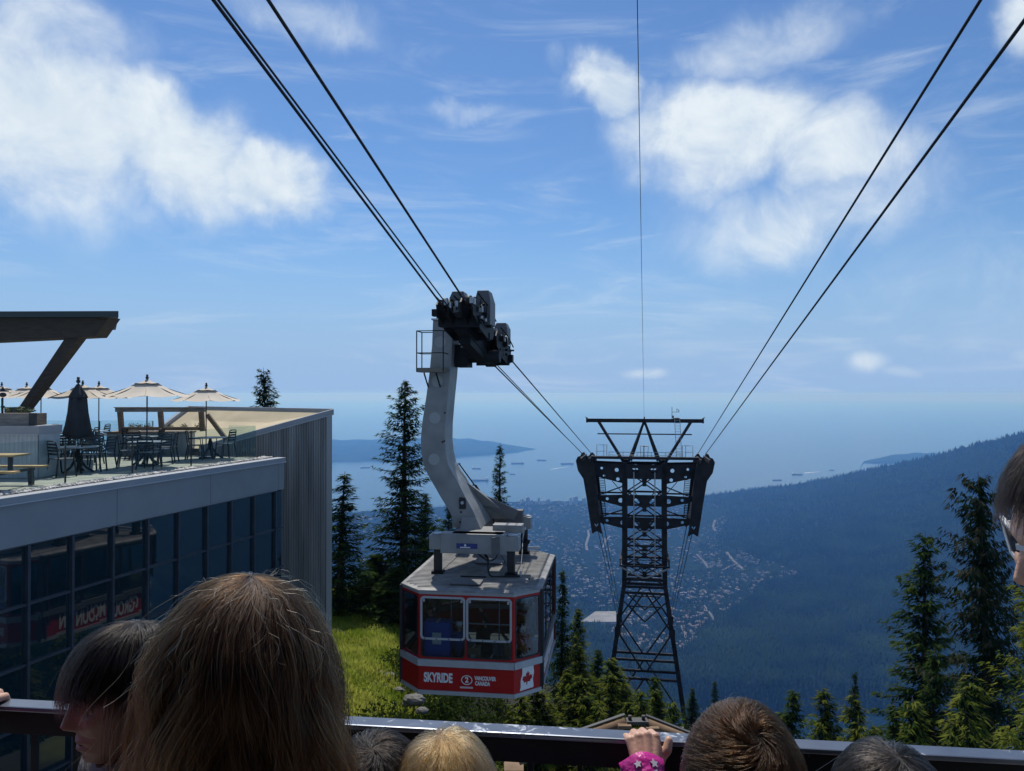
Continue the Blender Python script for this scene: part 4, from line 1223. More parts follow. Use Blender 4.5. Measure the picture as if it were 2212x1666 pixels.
rope('signal_wire', 'thin wire rising straight from the tower top through the sky', [line(-8, -0.15, 11.0), line(68.0, -0.02, -2.15)], 0.0085)

# ---------------------------------------------------------------- lattice tower
def build_tower():
    S0 = 68.5
    base = line(S0, 0, -30.5)
    T = thing('cableway_tower', 'dark steel lattice cableway tower with spread arms above the valley', 'tower', base, -TH)
    M_t = mat('tower_steel', (0.013, 0.012, 0.014), 0.65, metal=0.0, var=0.35, scale=1.2, color2=(0.03, 0.027, 0.032), spec=0.3)
    M_g = mat('galvanised_rail', (0.34, 0.36, 0.38), 0.5, metal=0.3)
    def L(t, s, z): return (t, s, z + 30.5)
    def px(u, v, s=S0):                          # picture -> tower frame on the plane of station s
        q = st(at_station(u, v, s)); return (q[1], q[0] - S0, q[2] + 30.5)
    Dp = 1.5                                      # half depth of the shaft
    def beam(name, p, q, w, h=None, m=M_t): return MB().beam(p, q, w, h).build(name, m, T)
    # legs: straight shaft above, splayed below
    for sd in (-1, 1):
        for ds in (-Dp, Dp):
            k = (S0 + ds) / S0
            top, neck, foot = L(sd * 1.68 * 1, ds, -5.9), L(sd * 1.70, ds, -16.2), L(sd * 3.75, ds * 2.0, -30.6)
            MB().beam(top, neck, 0.40, 0.30).build('leg', M_t, T)
            MB().beam(neck, foot, 0.34, 0.28).build('leg', M_t, T)
    # horizontals and crossing braces of the splayed part
    def halfw(z): return 1.70 if z > -16.2 else 1.70 + (-16.2 - z) / 14.4 * 2.05
    def dep(z): return Dp if z > -16.2 else Dp + (-16.2 - z) / 14.4 * Dp
    lv = [-16.4, -18.1, -23.2, -24.0, -29.6]
    for ds in (-1, 1):
        for z in (-16.5, -17.0, -23.35, -24.0):
            beam('strut', L(-halfw(z), ds * dep(z), z), L(halfw(z), ds * dep(z), z), 0.16, 0.2)
        for z0, z1 in ((-17.0, -20.2), (-24.1, -29.4)):
            for sx in (-1, 1):
                w0 = 0.15 if z0 < -20 else 0.1
                beam('brace', L(sx * w0, ds * dep(z0), z0), L(sx * halfw(z1), ds * dep(z1), z1), 0.13)
        for sx in (-1, 1):
            beam('brace', L(sx * halfw(-20.2), ds * dep(-20.2), -20.2), L(sx * 0.2, ds * dep(-23.3), -23.3), 0.13)
            beam('brace', L(sx * halfw(-17.6), ds * dep(-17.6), -17.6), L(sx * 0.75, ds * dep(-18.6), -18.6), 0.09)
            MB().box(L(sx * halfw(-20.2), ds * dep(-20.2), -20.2), (0.5, 0.12, 0.7)).build('gusset', M_t, T)
        beam('strut', L(-1.35, ds * dep(-18.1), -18.1), L(1.35, ds * dep(-18.1), -18.1), 0.1)
        for sx in (-1, 1):
            beam('brace', L(sx * 1.35, ds * dep(-18.1), -18.1), L(0, ds * dep(-19.3), -19.35), 0.1)
    for sx in (-1, 1):
        for z0, z1 in ((-16.5, -20.2), (-20.2, -23.4), (-24.0, -29.6)):
            beam('brace', L(sx * halfw(z0), -dep(z0), z0), L(sx * halfw(z1), dep(z1), z1), 0.11)
            beam('brace', L(sx * halfw(z0), dep(z0), z0), L(sx * halfw(z1), -dep(z1), z1), 0.11)
        for z in (-16.5, -20.2, -23.6):
            beam('strut', L(sx * halfw(z), -dep(z), z), L(sx * halfw(z), dep(z), z), 0.12)
    # shaft lattice: panels of crossed bars with a gusset at each crossing
    zs = [-6.6, -8.75, -10.9, -13.0, -14.6, -16.2]
    for ds in (-Dp, Dp):
        for z0, z1 in zip(zs, zs[1:]):
            beam('brace', L(-1.55, ds, z0), L(1.55, ds, z1), 0.10)
            beam('brace', L(1.55, ds, z0), L(-1.55, ds, z1), 0.10)
            MB().box(L(0, ds - 0.07, (z0 + z1) / 2), (0.34, 0.05, 0.5)).build('gusset', M_t, T)
        for z in zs:
            beam('strut', L(-1.6, ds, z), L(1.6, ds, z), 0.13, 0.16)
        for z0, z1 in zip(zs, zs[1:]):                       # inner cross arcs of the lift frame
            beam('brace', L(-0.85, ds * 0.6, z0), L(0, ds * 0.6, (z0 + z1) / 2), 0.07)
            beam('brace', L(0.85, ds * 0.6, z0), L(0, ds * 0.6, (z0 + z1) / 2), 0.07)
    for sx in (-1, 1):
        for z0, z1 in zip(zs, zs[1:]):
            beam('brace', L(sx * 1.68, -Dp, z0), L(sx * 1.68, Dp, z1), 0.09)
            beam('brace', L(sx * 1.68, Dp, z0), L(sx * 1.68, -Dp, z1), 0.09)
        for z in zs: beam('strut', L(sx * 1.68, -Dp, z), L(sx * 1.68, Dp, z), 0.1)
        for ds in (-Dp - 0.2, ):
            beam('guide_rail', L(sx * 0.88, ds, -6.7), L(sx * 0.88, ds, -15.2), 0.09, 0.09, M_g)
    # main cross girder and the two tapering arms below, plates with round openings
    def arm(name, z_in_top, z_in_bot, z_out_top, z_out_bot, t_in, t_out, holes, sx, ds):
        outer = [(t_in, z_in_top), (t_out, z_out_top), (t_out, z_out_bot), (t_in, z_in_bot)]
        hs = [circle(t_in + (t_out - t_in) * f, (z_in_top + (z_out_top - z_in_top) * f + z_in_bot + (z_out_bot - z_in_bot) * f) / 2, r) for f, r in holes]
        me = plate(name, [outer], hs, 0.10)
        place(me, L(0, ds, 0), (sx, 0, 0), (0, 0, 1))
        link(name, me, M_t, T)
    for ds in (-Dp - 0.1, Dp + 0.1):
        for sx in (-1, 1):
            arm('cross_girder', -6.05, -7.25, -6.0, -6.6, 1.4, 4.75, ((0.28, 0.17), (0.66, 0.11)), sx, ds) if ds < 0 else beam('cross_girder', L(sx * 1.4, ds, -6.3), L(sx * 4.6, ds, -6.2), 0.12, 0.3)
            if ds > 0:
                for z in (-8.9, -10.8): beam('strut', L(sx * 1.6, ds, z), L(sx * 3.9, ds, z), 0.12, 0.14)
                continue
            arm('arm', -7.25, -7.75, -6.62, -7.1, 1.55, 4.3, ((0.25, 0.15), (0.68, 0.1)), sx, ds)
            arm('arm', -8.65, -9.75, -8.75, -9.15, 1.55, 4.0, ((0.18, 0.21), (0.65, 0.13)), sx, ds)
            arm('arm', -10.55, -11.6, -10.6, -11.05, 1.55, 3.85, ((0.12, 0.21), (0.70, 0.12)), sx, ds)
            beam('brace', L(sx * 1.7, ds, -7.9), L(sx * 4.05, ds, -8.8), 0.10)
            beam('brace', L(sx * 1.7, ds, -9.9), L(sx * 3.9, ds, -10.65), 0.10)
            beam('brace', L(sx * 2.75, ds * .5, -7.6), L(sx * 1.7, ds * .5, -8.8), 0.06)
        me = plate('girder_plate', [[(-1.4, -6.08), (1.4, -6.08), (1.4, -7.3), (-1.4, -7.3)]], [circle(-0.78, -6.6, 0.26, 14, 1.25), circle(0.78, -6.6, 0.26, 14, 1.25)], 0.1)
        place(me, L(0, ds, 0), (1, 0, 0), (0, 0, 1)); link('girder_plate', me, M_t, T)
    for z, hz in ((-9.2, 0.85), (-11.05, 0.95)):
        me = plate('web_plate', [[(-1.5, z + hz / 2), (1.5, z + hz / 2), (1.5, z - hz / 2), (-1.5, z - hz / 2)]], [circle(-0.65, z, 0.26), circle(0.65, z, 0.26)], 0.08)
        place(me, L(0, -Dp - 0.02, 0), (1, 0, 0), (0, 0, 1)); link('web_plate', me, M_t, T)
    # hanging saddle frames at both ends of the arms
    for sx in (-1, 1):
        poly = [(5.78, -5.75), (5.62, -5.42), (5.40, -5.35), (5.28, -5.60), (5.10, -5.72), (4.92, -5.62), (4.80, -5.40), (4.62, -5.38), (4.45, -5.60), (4.20, -6.2), (3.72, -10.9), (3.68, -11.1), (3.58, -11.9), (3.70, -11.9), (3.82, -11.78), (4.00, -11.72), (4.16, -11.8), (4.28, -11.92), (4.40, -11.9), (4.56, -10.9), (4.82, -9.2), (5.14, -7.3), (5.60, -6.6)]
        heart = [(4.03, -11.38), (4.17, -11.2), (4.19, -11.1), (4.12, -11.06), (4.03, -11.15), (3.95, -11.06), (3.87, -11.1), (3.89, -11.2)]
        if sx < 0: pass
        for ds in (-Dp - 0.75, Dp + 0.75):
            me = plate('saddle_frame', [poly], [heart], 0.16)
            place(me, L(0, ds, 0), (sx, 0, 0), (0, 0, 1)); link('saddle_frame', me, M_t, T)
        beam('saddle_beam', L(sx * 5.3, -3.2, -5.62), L(sx * 5.3, 3.2, -5.75), 0.14, 0.3)
        beam('saddle_beam', L(sx * 4.6, -3.2, -5.62), L(sx * 4.6, 3.2, -5.75), 0.14, 0.3)
        MB().hexa([L(sx * 3.8, -2.1, -11.0), L(sx * 4.45, -2.1, -11.0), L(sx * 4.45, 2.1, -11.0), L(sx * 3.8, 2.1, -11.0)], [L(sx * 4.55, -2.1, -6.2), L(sx * 5.15, -2.1, -6.2), L(sx * 5.15, 2.1, -6.2), L(sx * 4.55, 2.1, -6.2)]).build('saddle_box', M_t, T)
        # louvred ladder ways inside the frames
        for za, zb, n in ((-7.2, -8.7, 11), (-9.35, -10.5, 9)):
            for k in range(n):
                z = za + (zb - za) * k / (n - 1)
                f = (z + 7.0) / 4.3
                beam('rung', L(sx * (4.20 + f * 0.25), -1.3, z), L(sx * (3.45 + f * 0.25), -1.3, z), 0.035, 0.05)
            beam('stile', L(sx * 3.42, -1.3, za + .2), L(sx * (3.36 - 0.1), -1.3, zb - 0.1), 0.06)
        # short ropes hanging below the frames towards the lower tower
        for dt in (-0.36, 0.02, 0.32):
            pass
    # walkway, rails and the frame on top
    MB().box(L(0, 0, -5.62), (9.2, 2.4, 0.06)).build('walkway', M_t, T)
    beam('walkway_edge', L(-4.6, -1.3, -5.55), L(4.6, -1.3, -5.55), 0.08, 0.22)
    def rail(pts, r=0.025): return MB().tube(pts, r, 5).build('railing', M_g, T)
    rail([L(-3.0, -1.3, -5.05), L(3.0, -1.3, -5.05)]); rail([L(-3.0, -1.3, -5.3), L(3.0, -1.3, -5.3)], 0.018)
    for t in (-3, -1.8, -0.6, 0.6, 1.8, 3): rail([L(t, -1.3, -5.6), L(t, -1.3, -5.05)])
    for sx in (-1, 1):
        rail([L(sx * 4.05, -1.3, -5.6), L(sx * 4.05, -1.3, -4.45), L(sx * 3.45, -1.3, -4.45), L(sx * 3.3, 1.0, -4.55), L(sx * 3.3, 1.0, -5.6)])
        rail([L(sx * 4.05, -1.3, -5.0), L(sx * 3.45, -1.3, -5.0), L(sx * 3.3, 1.0, -5.0)], 0.02)
        rail([L(sx * 3.45, -1.3, -5.6), L(sx * 3.45, -1.3, -4.45)])
    hoop = [L(0.36 * math.cos(a), 0.36 * math.sin(a), -4.6) for a in [2 * math.pi * k / 12 for k in range(13)]]
    rail(hoop)
    for a in (0.3, 1.6, 3.0, 4.5): rail([L(0.36 * math.cos(a), 0.36 * math.sin(a), -4.6), L(0.3 * math.cos(a), 0.3 * math.sin(a), -5.6)])
    MB().box(L(0, -0.02, -2.38), (10.1, 0.26, 0.28)).build('top_beam', M_t, T)
    MB().box(L(0, -0.02, -2.235), (10.1, 0.30, 0.03)).box(L(0, -.02, -2.53), (10.1, 0.30, 0.03)).build('beam_flange', M_t, T)
    for sx in (-1, 1):
        MB().box(L(sx * 5.0, -0.02, -2.35), (0.12, 0.34, 0.46)).beam(L(sx * 5.0, 0, -2.2), L(sx * 5.14, 0, -2.06), 0.06).build('end_cap', M_t, T)
        beam('raker', L(sx * 3.95, 0, -2.5), L(sx * 1.72, -1.0, -6.0), 0.2, 0.2)
        beam('raker', L(sx * 3.95, 0, -2.5), L(sx * 1.95, 1.2, -6.0), 0.14, 0.14)
        beam('raker', L(sx * 0.05, 0, -2.55), L(sx * 1.40, -1.0, -6.0), 0.16, 0.16)
        beam('raker', L(sx * 0.05, 0, -2.55), L(sx * 1.15, 1.2, -6.0), 0.12, 0.12)
    beam('tie_bar', L(-4.05, -0.1, -3.55), L(4.05, -0.1, -3.55), 0.1, 0.1)
    MB().cyl(L(0, 0, -2.24), L(0, 0, -2.05), 0.06, 8).build('wire_clamp', M_t, T)
    # ladder and weather mast on the right part of the beam
    for t0 in (2.58, 3.02):
        MB().beam(L(t0, -0.25, -2.2), L(t0 + 0.15, -0.7, -5.6), 0.05).build('ladder_stile', M_g, T)
    for k in range(14):
        f = (k + 0.5) / 14
        MB().beam(L(2.58 + 0.15 * f, -0.25 - 0.45 * f, -2.2 - 3.4 * f), L(3.02 + 0.15 * f, -0.25 - 0.45 * f, -2.2 - 3.4 * f), 0.03).build('ladder_rung', M_g, T)
    MB().cyl(L(2.37, 0, -2.25), L(2.37, 0, -1.18), 0.025, 6).beam(L(2.37, 0, -1.62), L(2.95, 0, -1.62), 0.03).cyl(L(2.95, 0, -1.64), L(2.95, 0, -1.40), 0.03, 6).cyl(L(2.78, 0, -1.62), L(2.78, 0, -1.36), 0.02, 6).build('weather_mast', M_t, T)
    MB().box(L(2.46, -0.05, -2.03), (0.12, 0.1, 0.2)).ball(L(2.80, 0, -1.38), 0.05, 5).build('sensor', M_t, T)
    MB().ball(L(2.75, 0, -2.24), 0.3, 8, (1.2, 0.6, 0.45)).build('junction_box', M_t, T)
    # ring platform at the neck of the shaft
    for ds in (-Dp - 0.5, Dp + 0.5):
        beam('ring_beam', L(-2.05, ds, -14.65), L(2.05, ds, -14.65), 0.12, 0.14)
        beam('ring_beam', L(-2.05, ds, -14.1), L(2.05, ds, -14.1), 0.06, 0.06)
        for sx in (-1, 1): beam('ring_post', L(sx * 2.05, ds, -14.7), L(sx * 2.05, ds, -14.05), 0.08)
    for sx in (-1, 1):
        beam('ring_beam', L(sx * 2.05, -2, -14.65), L(sx * 2.05, 2, -14.65), 0.12, 0.14)
        beam('ring_beam', L(sx * 2.05, -2, -14.1), L(sx * 2.05, 2, -14.1), 0.06, 0.06)
        beam('pale_strut', L(sx * 2.0, -2.05, -14.75), L(0, -2.05, -15.65), 0.12, 0.12, M_g)
        beam('pale_strut', L(sx * 1.45, -2.05, -14.7), L(sx * 1.45, -2.05, -15.7), 0.07, 0.07, M_g)
    beam('strut', L(-1.8, -2.05, -15.75), L(1.8, -2.05, -15.75), 0.14, 0.24)
    beam('cross_tie', L(-1.1, -Dp - .2, -11.75), L(1.1, -Dp - .2, -11.75), 0.05, 0.06, M_g)
    # footings
    for sd in (-1, 1):
        for ds in (-1, 1):
            MB().box(L(sd * 3.8, ds * 3.0, -31.0), (1.2, 1.2, 1.6)).build('footing', mat_conc, T)
mat_conc = mat('concrete', (0.36, 0.35, 0.33), 0.9, var=0.2, scale=1.5)
build_tower()
# onward cables beyond the tower, seen through and below its arms
for t, sd in ((-4.38, 'left'), (-4.04, 'left'), (-3.72, 'left'), (3.78, 'right'), (4.06, 'right'), (4.40, 'right')):
    pos = {-4.38: 'outer', -4.04: 'middle', -3.72: 'inner', 3.78: 'inner', 4.06: 'middle', 4.40: 'outer'}[t]
    P = []
    for k in range(30):
        f = k / 29; s = 71 + f * 760; sag = -11.6 - 0.44 * (s - 71) + 0.000035 * (s - 71) ** 2 - 18 * 0
        P.append(line(s, t, sag))
    o = MB().tube(P, 0.035, 5).build('valley_cable', M_rope)
    tag(o, '%s of the three cables dropping from the %s arm into the valley' % (pos, sd), 'cable', 'cables dropping to the valley')

# ---------------------------------------------------------------- cabin with hanger and carriage
def build_cabin():
    CS, CT = 23.25, -4.84                          # station and lateral of the cabin centre
    base = line(CS, CT, -5.34)
    YAW = R(1.8)
    T = thing('cable_car', 'red aerial tramway cabin with hanger and carriage hanging from the left cables', 'cable car', base, -TH + YAW)
    HX, HY = 1.97, 2.84                            # half width, half length
    FX = 1.30                                      # half width of the flat ends
    CY = 2.16                                      # where the chamfers begin
    def outline(dx=0.0, dy=0.0):
        return [(FX + dx * .5, -HY - dy), (HX + dx, -CY - dy * .4), (HX + dx, CY + dy * .4), (FX + dx * .5, HY + dy), (-FX - dx * .5, HY + dy), (-HX - dx, CY + dy * .4), (-HX - dx, -CY - dy * .4), (-FX - dx * .5, -HY - dy)]
    oc = outline()
    def ring(z, dx=0, dy=0): return [(x, y, z) for x, y in outline(dx, dy)]
    Z = dict(roof=0.0, gut=-0.10, wt=-0.12, belt_t=-1.86, belt_b=-2.04, red_b=-2.69, skirt=-2.80)
    # roof with standing seams
    MB().loft([ring(-0.03, 0.03, 0.03), ring(0.0, 0.02, 0.02), ring(0.03, -0.12, -0.12)]).build('roof', M_cabroof, T)
    for k in range(34):
        y = -2.62 + k * 0.158
        w = 1.84 if abs(y) < CY else 1.84 - (abs(y) - CY) / (HY - CY) * 0.66
        MB().box((0, y, 0.036), (w * 2, 0.022, 0.018)).build('roof_rib', M_cabroof, T)
    MB().loft([ring(-0.11, 0.0, 0.0), ring(-0.031, 0.02, 0.02)]).build('gutter', M_alu, T)
    MB().box((-0.12, -2.12, 0.075), (0.86, 0.55, 0.05)).build('roof_hatch', M_grey_d, T, bevel=0.02)
    MB().box((0.10, 0.55, 0.07), (0.86, 0.6, 0.05)).build('roof_hatch', M_grey_d, T, bevel=0.02)
    # walls: eight facets, each a sheet with its window openings
    dz = 0.0
    def facet(i, name, m, z0, z1, wins, th=0.05, off=0.0, dx=0.0):
        o = outline(dx, dx); p, q = Vector((*o[i], 0)), Vector((*o[(i + 1) % 8], 0))
        L = (q - p).length
        me = plate(name, [[(0.0, z0), (L, z0), (L, z1), (0.0, z1)]], wins(L) if wins else (), th)
        ex = (q - p).normalized(); ez = ex.cross(Vector((0, 0, 1)))
        place(me, p + ez * (off - th / 2), ex, (0, 0, 1))
        return link(name, me, m, T), p, ex, ez, L
    # order of outline: 0 front right -> chamfer(0), right side(1), rear right chamfer(2), rear(3), rear left chamfer(4), left side(5), front left chamfer(6), front(7)
    zt, zb = -0.13, -1.85
    rail_z = -1.33
    def win_two(L):
        h = L / 2
        return [rounded(0.06, zb + 0.06, h - 0.035, zt - 0.05, 0.10), rounded(h + 0.035, zb + 0.06, L - 0.06, zt - 0.05, 0.10)]
    def win_one(L): return [rounded(0.07, zb + 0.06, L - 0.07, zt - 0.05, 0.09)]
    def win_side(L):
        n = 3; w = L / n
        return [rounded(k * w + 0.05, zb + 0.06, (k + 1) * w - 0.05, zt - 0.05, 0.08) for k in range(n)]
    for i in range(8):
        wins = win_two if i in (3, 7) else (win_side if i in (1, 5) else win_one)
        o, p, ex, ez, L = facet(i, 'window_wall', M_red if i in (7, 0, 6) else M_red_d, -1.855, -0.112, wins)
        # panes
        for w in wins(L):
            xs = [a[0] for a in w]; zs_ = [a[1] for a in w]
            me = plate('pane', [[(min(xs) - 0.01, min(zs_) - .01), (max(xs) + 0.01, min(zs_) - .01), (max(xs) + 0.01, max(zs_) + 0.01), (min(xs) - 0.01, max(zs_) + 0.01)]], (), 0.006)
            place(me, p + ez * -0.006, ex, (0, 0, 1)); link('pane', me, M_cabglass, T)
        if i in (7, 3):                            # opening upper windows in aluminium frames
            h = L / 2
            for x0, x1 in ((0.045, h - 0.012), (h + 0.012, L - 0.045)):
                me = plate('window_frame', [rounded(x0, rail_z, x1, zt - 0.03, 0.11)], [rounded(x0 + 0.055, rail_z + 0.05, x1 - 0.055, zt - 0.085, 0.07)], 0.035)
                place(me, p + ez * 0.012, ex, (0, 0, 1)); fr = link('window_frame', me, M_alu, T)
                for cx, cz in ((x0 + 0.1, zt - 0.14), (x1 - 0.1, zt - 0.14)):
                    c = p + ex * cx + ez * 0.02
                    MB().box((c.x, c.y, cz), (0.05, 0.05, 0.07)).build('latch', M_alu, fr)
                for q in range(4):
                    c = p + ex * (x0 + 0.12 + q * (x1 - x0 - 0.24) / 3) + ez * 0.03
                    MB().box((c.x, c.y, rail_z + 0.025), (0.035, 0.02, 0.025)).build('hinge', M_rubber, fr)
        # rubber seal round the lower lights / fixed lights
        for w in wins(L):
            xs = [a[0] for a in w]; zs_ = [a[1] for a in w]
            x0, x1, y0, y1 = min(xs), max(xs), min(zs_), max(zs_)
            me = plate('window_seal', [rounded(x0 - .012, y0 - .012, x1 + .012, y1 + .012, 0.10)], [rounded(x0 + 0.016, y0 + 0.016, x1 - 0.016, y1 - 0.016, 0.085)], 0.014)
            place(me, p + ez * 0.004, ex, (0, 0, 1)); link('window_seal', me, M_rubber, T)
        # belt, red apron, skirt
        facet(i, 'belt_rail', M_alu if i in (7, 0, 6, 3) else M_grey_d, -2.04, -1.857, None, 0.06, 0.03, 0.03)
        facet(i, 'apron_panel', M_red, -2.69, -2.042, None, 0.05, 0.0, 0.012)
        facet(i, 'skirt', M_alu, -2.80, -2.692, None, 0.06, 0.02, 0.022)
    for i in (0, 1, 6, 7):                          # dark corner posts where the doors meet the ends
        x, y = oc[i]
    for sx in (-1, 1):
        for sy in (-1, 1):
            MB().box((sx * 1.985, sy * 2.155, -1.40), (0.08, 0.10, 2.72)).build('corner_post', M_rubber, T)
            MB().box((sx * 2.0, sy * 1.95, -1.40), (0.05, 0.07, 2.66)).build('door_post', M_red_d, T)
    MB().loft([ring(-2.78, -0.02, -0.02), ring(-2.70, -0.02, -0.02)]).build('floor', M_grey_d, T)
    MB().loft([ring(-0.20, -0.08, -0.08), ring(-0.14, -0.08, -0.08)]).build('ceiling', M_grey_d, T)
    # writing on the front apron
    yf = -HY - 0.012 - 0.006
    def put_text(body, size, sx, x, z, bold, parent=T, m=M_white, ex=(1, 0, 0), org=None, spacing=1.0, align='LEFT'):
        me = text_mesh('lettering', body, size, sx, bold, 0.006, spacing, align)
        place(me, org if org is not None else (x, yf - 0.004, z), ex, (0, 0, 1)); return link('lettering', me, m, parent)
    put_text('SKYRIDE', 0.345, 0.60, -1.155, -2.36, 0.0135)
    put_text('VANCOUVER', 0.145, 0.66, 0.245, -2.315, 0.006)
    put_text('CANADA', 0.145, 0.66, 0.255, -2.455, 0.006)
    me = plate('number_ring', [circle(0.03, -2.375, 0.128, 28, 1.2)], [circle(0.03, -2.375, 0.108, 28, 1.22)], 0.008); place(me, (0, yf - 0.004, 0), (1, 0, 0), (0, 0, 1)); link('number_ring', me, M_white, T)
    put_text('2', 0.20, 0.95, 0.03, -2.375, 0.007, align='CENTER')
    me = plate('name_strip', [rounded(-0.16, -2.60, 0.20, -2.55, 0.015)], (), 0.008); place(me, (0, yf - 0.004, 0), (1, 0, 0), (0, 0, 1)); link('name_strip', me, mat('strip_pale', (0.6, 0.42, 0.40), 0.5), T)
    # waving flag with a red maple leaf on the right chamfer
    o = outline(0.012, 0.012)
    p, q = Vector((*o[0], 0)), Vector((*o[1], 0)); ex = (q - p).normalized(); ez = ex.cross(Vector((0, 0, 1))); Lc = (q - p).length
    fl = []
    for k in range(13):
        z = -2.655 + k * 0.05; fl.append((0.20 + 0.10 * (k / 12) + 0.014 * math.sin(k * 0.9), z))
    fr_ = []
    for k in range(13):
        z = -2.645 + k * 0.05; fr_.append((0.655 + 0.03 * (k / 12) + 0.014 * math.sin(k * 0.9 + .6), z))
    me = plate('flag_panel', [fl + fr_[::-1]], (), 0.006); place(me, p + ez * 0.005, ex, (0, 0, 1)); fp = link('flag_panel', me, M_white, T)
    half = [(0.0, 1.0), (0.13, 0.74), (0.27, 0.80), (0.22, 0.36), (0.42, 0.56), (0.47, 0.44), (0.72, 0.47), (0.64, 0.24), (0.76, 0.14), (0.44, -0.12), (0.48, -0.26), (0.07, -0.20), (0.06, -0.55)]
    leaf = half + [(-x, y) for x, y in half[::-1]]
    leaf = [(0.45 + x * 0.235 + y * 0.03, -2.40 + y * 0.235) for x, y in leaf]
    me = plate('maple_leaf', [leaf], (), 0.006); place(me, p + ez * 0.011, ex, (0, 0, 1)); link('maple_leaf', me, M_red, fp)
    # big lettering along both sides
    for sx in (-1, 1):
        me = text_mesh('side_lettering', 'GROUSE MOUNTAIN', 0.66, 0.50, 0.022, 0.006, 1.0, 'CENTER')
        place(me, (sx * (HX + 0.020), 0.0, -2.37), (0, sx, 0), (0, 0, 1)); link('side_lettering', me, M_white, T)
    # interior: pole rails, benches, cargo, passengers are separate things below
    for y in (-2.3,):
        MB().tube([(-1.2, y, -1.02), (1.2, y, -1.02)], 0.02, 6).build('handrail', M_alu, T)
    for x in (-0.7, 0.7):
        MB().tube([(x, -1.5, -2.7), (x, -1.5, -0.2)], 0.02, 6).build('handrail', M_alu, T)

    # posts, cross beams and boxes on the roof
    def loc(s, t, z): q = Matrix.Rotation(-(-TH + YAW), 4, 'Z') @ (line(s, t, z) - base); return q
    def lp(u, v, s): w = at_station(u, v, s); return Matrix.Rotation(-(-TH + YAW), 4, 'Z') @ (w - base)
    yF, yBk = -1.02, 2.12
    zbt, zbb = 1.20, 0.74
    for x in (-1.20, 0.98):
        MB().beam((x, yF, 0.12), (x, yF, zbb + 0.04), 0.22, 0.22).build('damper_post', M_rubber, T, bevel=0.02)
        MB().box((x, yF, 0.075), (0.34, 0.30, 0.09)).build('post_foot', M_iron, T)
    for x in (-1.20, 0.98):
        MB().beam((x, yBk, 0.12), (x, yBk, zbb + 0.28), 0.22, 0.22).build('damper_post', M_rubber, T, bevel=0.02)
        MB().box((x, yBk, 0.075), (0.34, 0.30, 0.09)).build('post_foot', M_iron, T)
    MB().box((-0.11, yF, (zbt + 0.60) / 2 + .06), (1.95, 0.44, zbt - 0.62)).build('front_beam', M_grey, T, bevel=0.015)
    for x in (-1.22, 1.02):
        MB().box((x, yF, 0.98), (0.42, 0.40, 0.42)).build('beam_end', M_grey, T, bevel=0.02)
        MB().cyl((x, yF, 1.19), (x, yF, 1.23), 0.16, 16).build('cap_disc', M_alu, T)
    MB().box((0.56, yF - 0.02, 0.93), (0.22, 0.50, 0.50)).build('switch_box', M_grey_d, T, bevel=0.012)
    sg = MB().box((-0.29, yF - 0.225, 0.90), (0.62, 0.012, 0.15)).build('sign_plate', M_signblue, T)
    MB().box((-0.34, yF - 0.234, 0.86), (0.30, 0.006, 0.03)).ball((-0.34, yF - 0.232, 0.92), 0.035, 6, (1, 0.15, 1)).build('sign_mark', M_white, sg)
    MB().box((0.10, yBk, 1.10), (1.9, 0.42, 0.40)).build('rear_beam', M_grey, T, bevel=0.015)
    for x in (-1.22, 1.02):
        MB().box((x, yBk, 1.06), (0.40, 0.38, 0.40)).build('beam_end', M_grey, T, bevel=0.02)
        MB().cyl((x, yBk, 1.26), (x, yBk, 1.30), 0.16, 16).build('cap_disc', M_alu, T)
    MB().box((0.80, -0.35, 1.30), (0.90, 0.40, 0.24)).build('equipment_box', M_grey, T, bevel=0.015)
    MB().box((0.62, 1.80, 1.22), (0.74, 0.34, 0.62)).build('equipment_box', M_grey_d, T, bevel=0.015)
    MB().ball((1.02, yBk - 0.34, 0.92), 0.07, 6).cyl((1.02, yBk - .34, 0.9), (0.96, yBk - .36, 0.55), 0.025, 6).build('floodlight', M_alu, T)
    MB().tube([(-1.35, 2.6, 0.14), (1.45, 2.6, 0.14)], 0.045, 8).build('roof_bar', M_alu, T)
    # side rails joining the beams
    for x in (-0.55, 0.45):
        MB().beam((x, yF + .2, 0.92), (x, yBk - .2, 1.0), 0.16, 0.24).build('long_beam', M_iron, T)
    # guy wires and hoses on the roof
    def wire(pts, r, m=M_rubber, name='hose'):
        P = [Vector(p) for p in pts]; Q = []
        for i in range(len(P) - 1):                      # Catmull-Rom
            p0, p1, p2, p3 = P[max(i - 1, 0)], P[i], P[i + 1], P[min(i + 2, len(P) - 1)]
            for k in range(6):
                t = k / 6
                Q.append(0.5 * ((2 * p1) + (p2 - p0) * t + (2 * p0 - 5 * p1 + 4 * p2 - p3) * t * t + (3 * p1 - p0 - 3 * p2 + p3) * t ** 3))
        Q.append(P[-1]); return MB().tube(Q, r, 6).build(name, m, T)
    wire([(0.15, -0.8, 0.62), (0.28, -0.9, 0.45), (0.30, -1.0, 0.18), (0.45, -1.3, 0.06), (0.85, -1.25, 0.06), (1.3, -1.2, 0.07)], 0.03)
    wire([(-0.3, -0.3, 0.6), (0.1, -0.6, 0.42), (0.28, -0.95, 0.40)], 0.025)
    wire([(0.45, -0.6, 0.75), (0.5, -0.7, 0.5), (0.3, -0.9, 0.42), (0.1, -0.8, 0.66)], 0.018)
    wire([(-0.45, -1.4, 0.06), (0.05, -1.38, 0.06), (0.3, -1.4, 0.06)], 0.022)
    wire([(-1.1, -1.0, 0.1), (-0.8, 0.2, 0.35), (-0.45, 1.3, 0.7)], 0.008, M_iron, 'guy_wire')
    wire([(0.95, -1.0, 0.1), (0.5, 0.2, 0.35), (-0.1, 1.3, 0.7)], 0.008, M_iron, 'guy_wire')
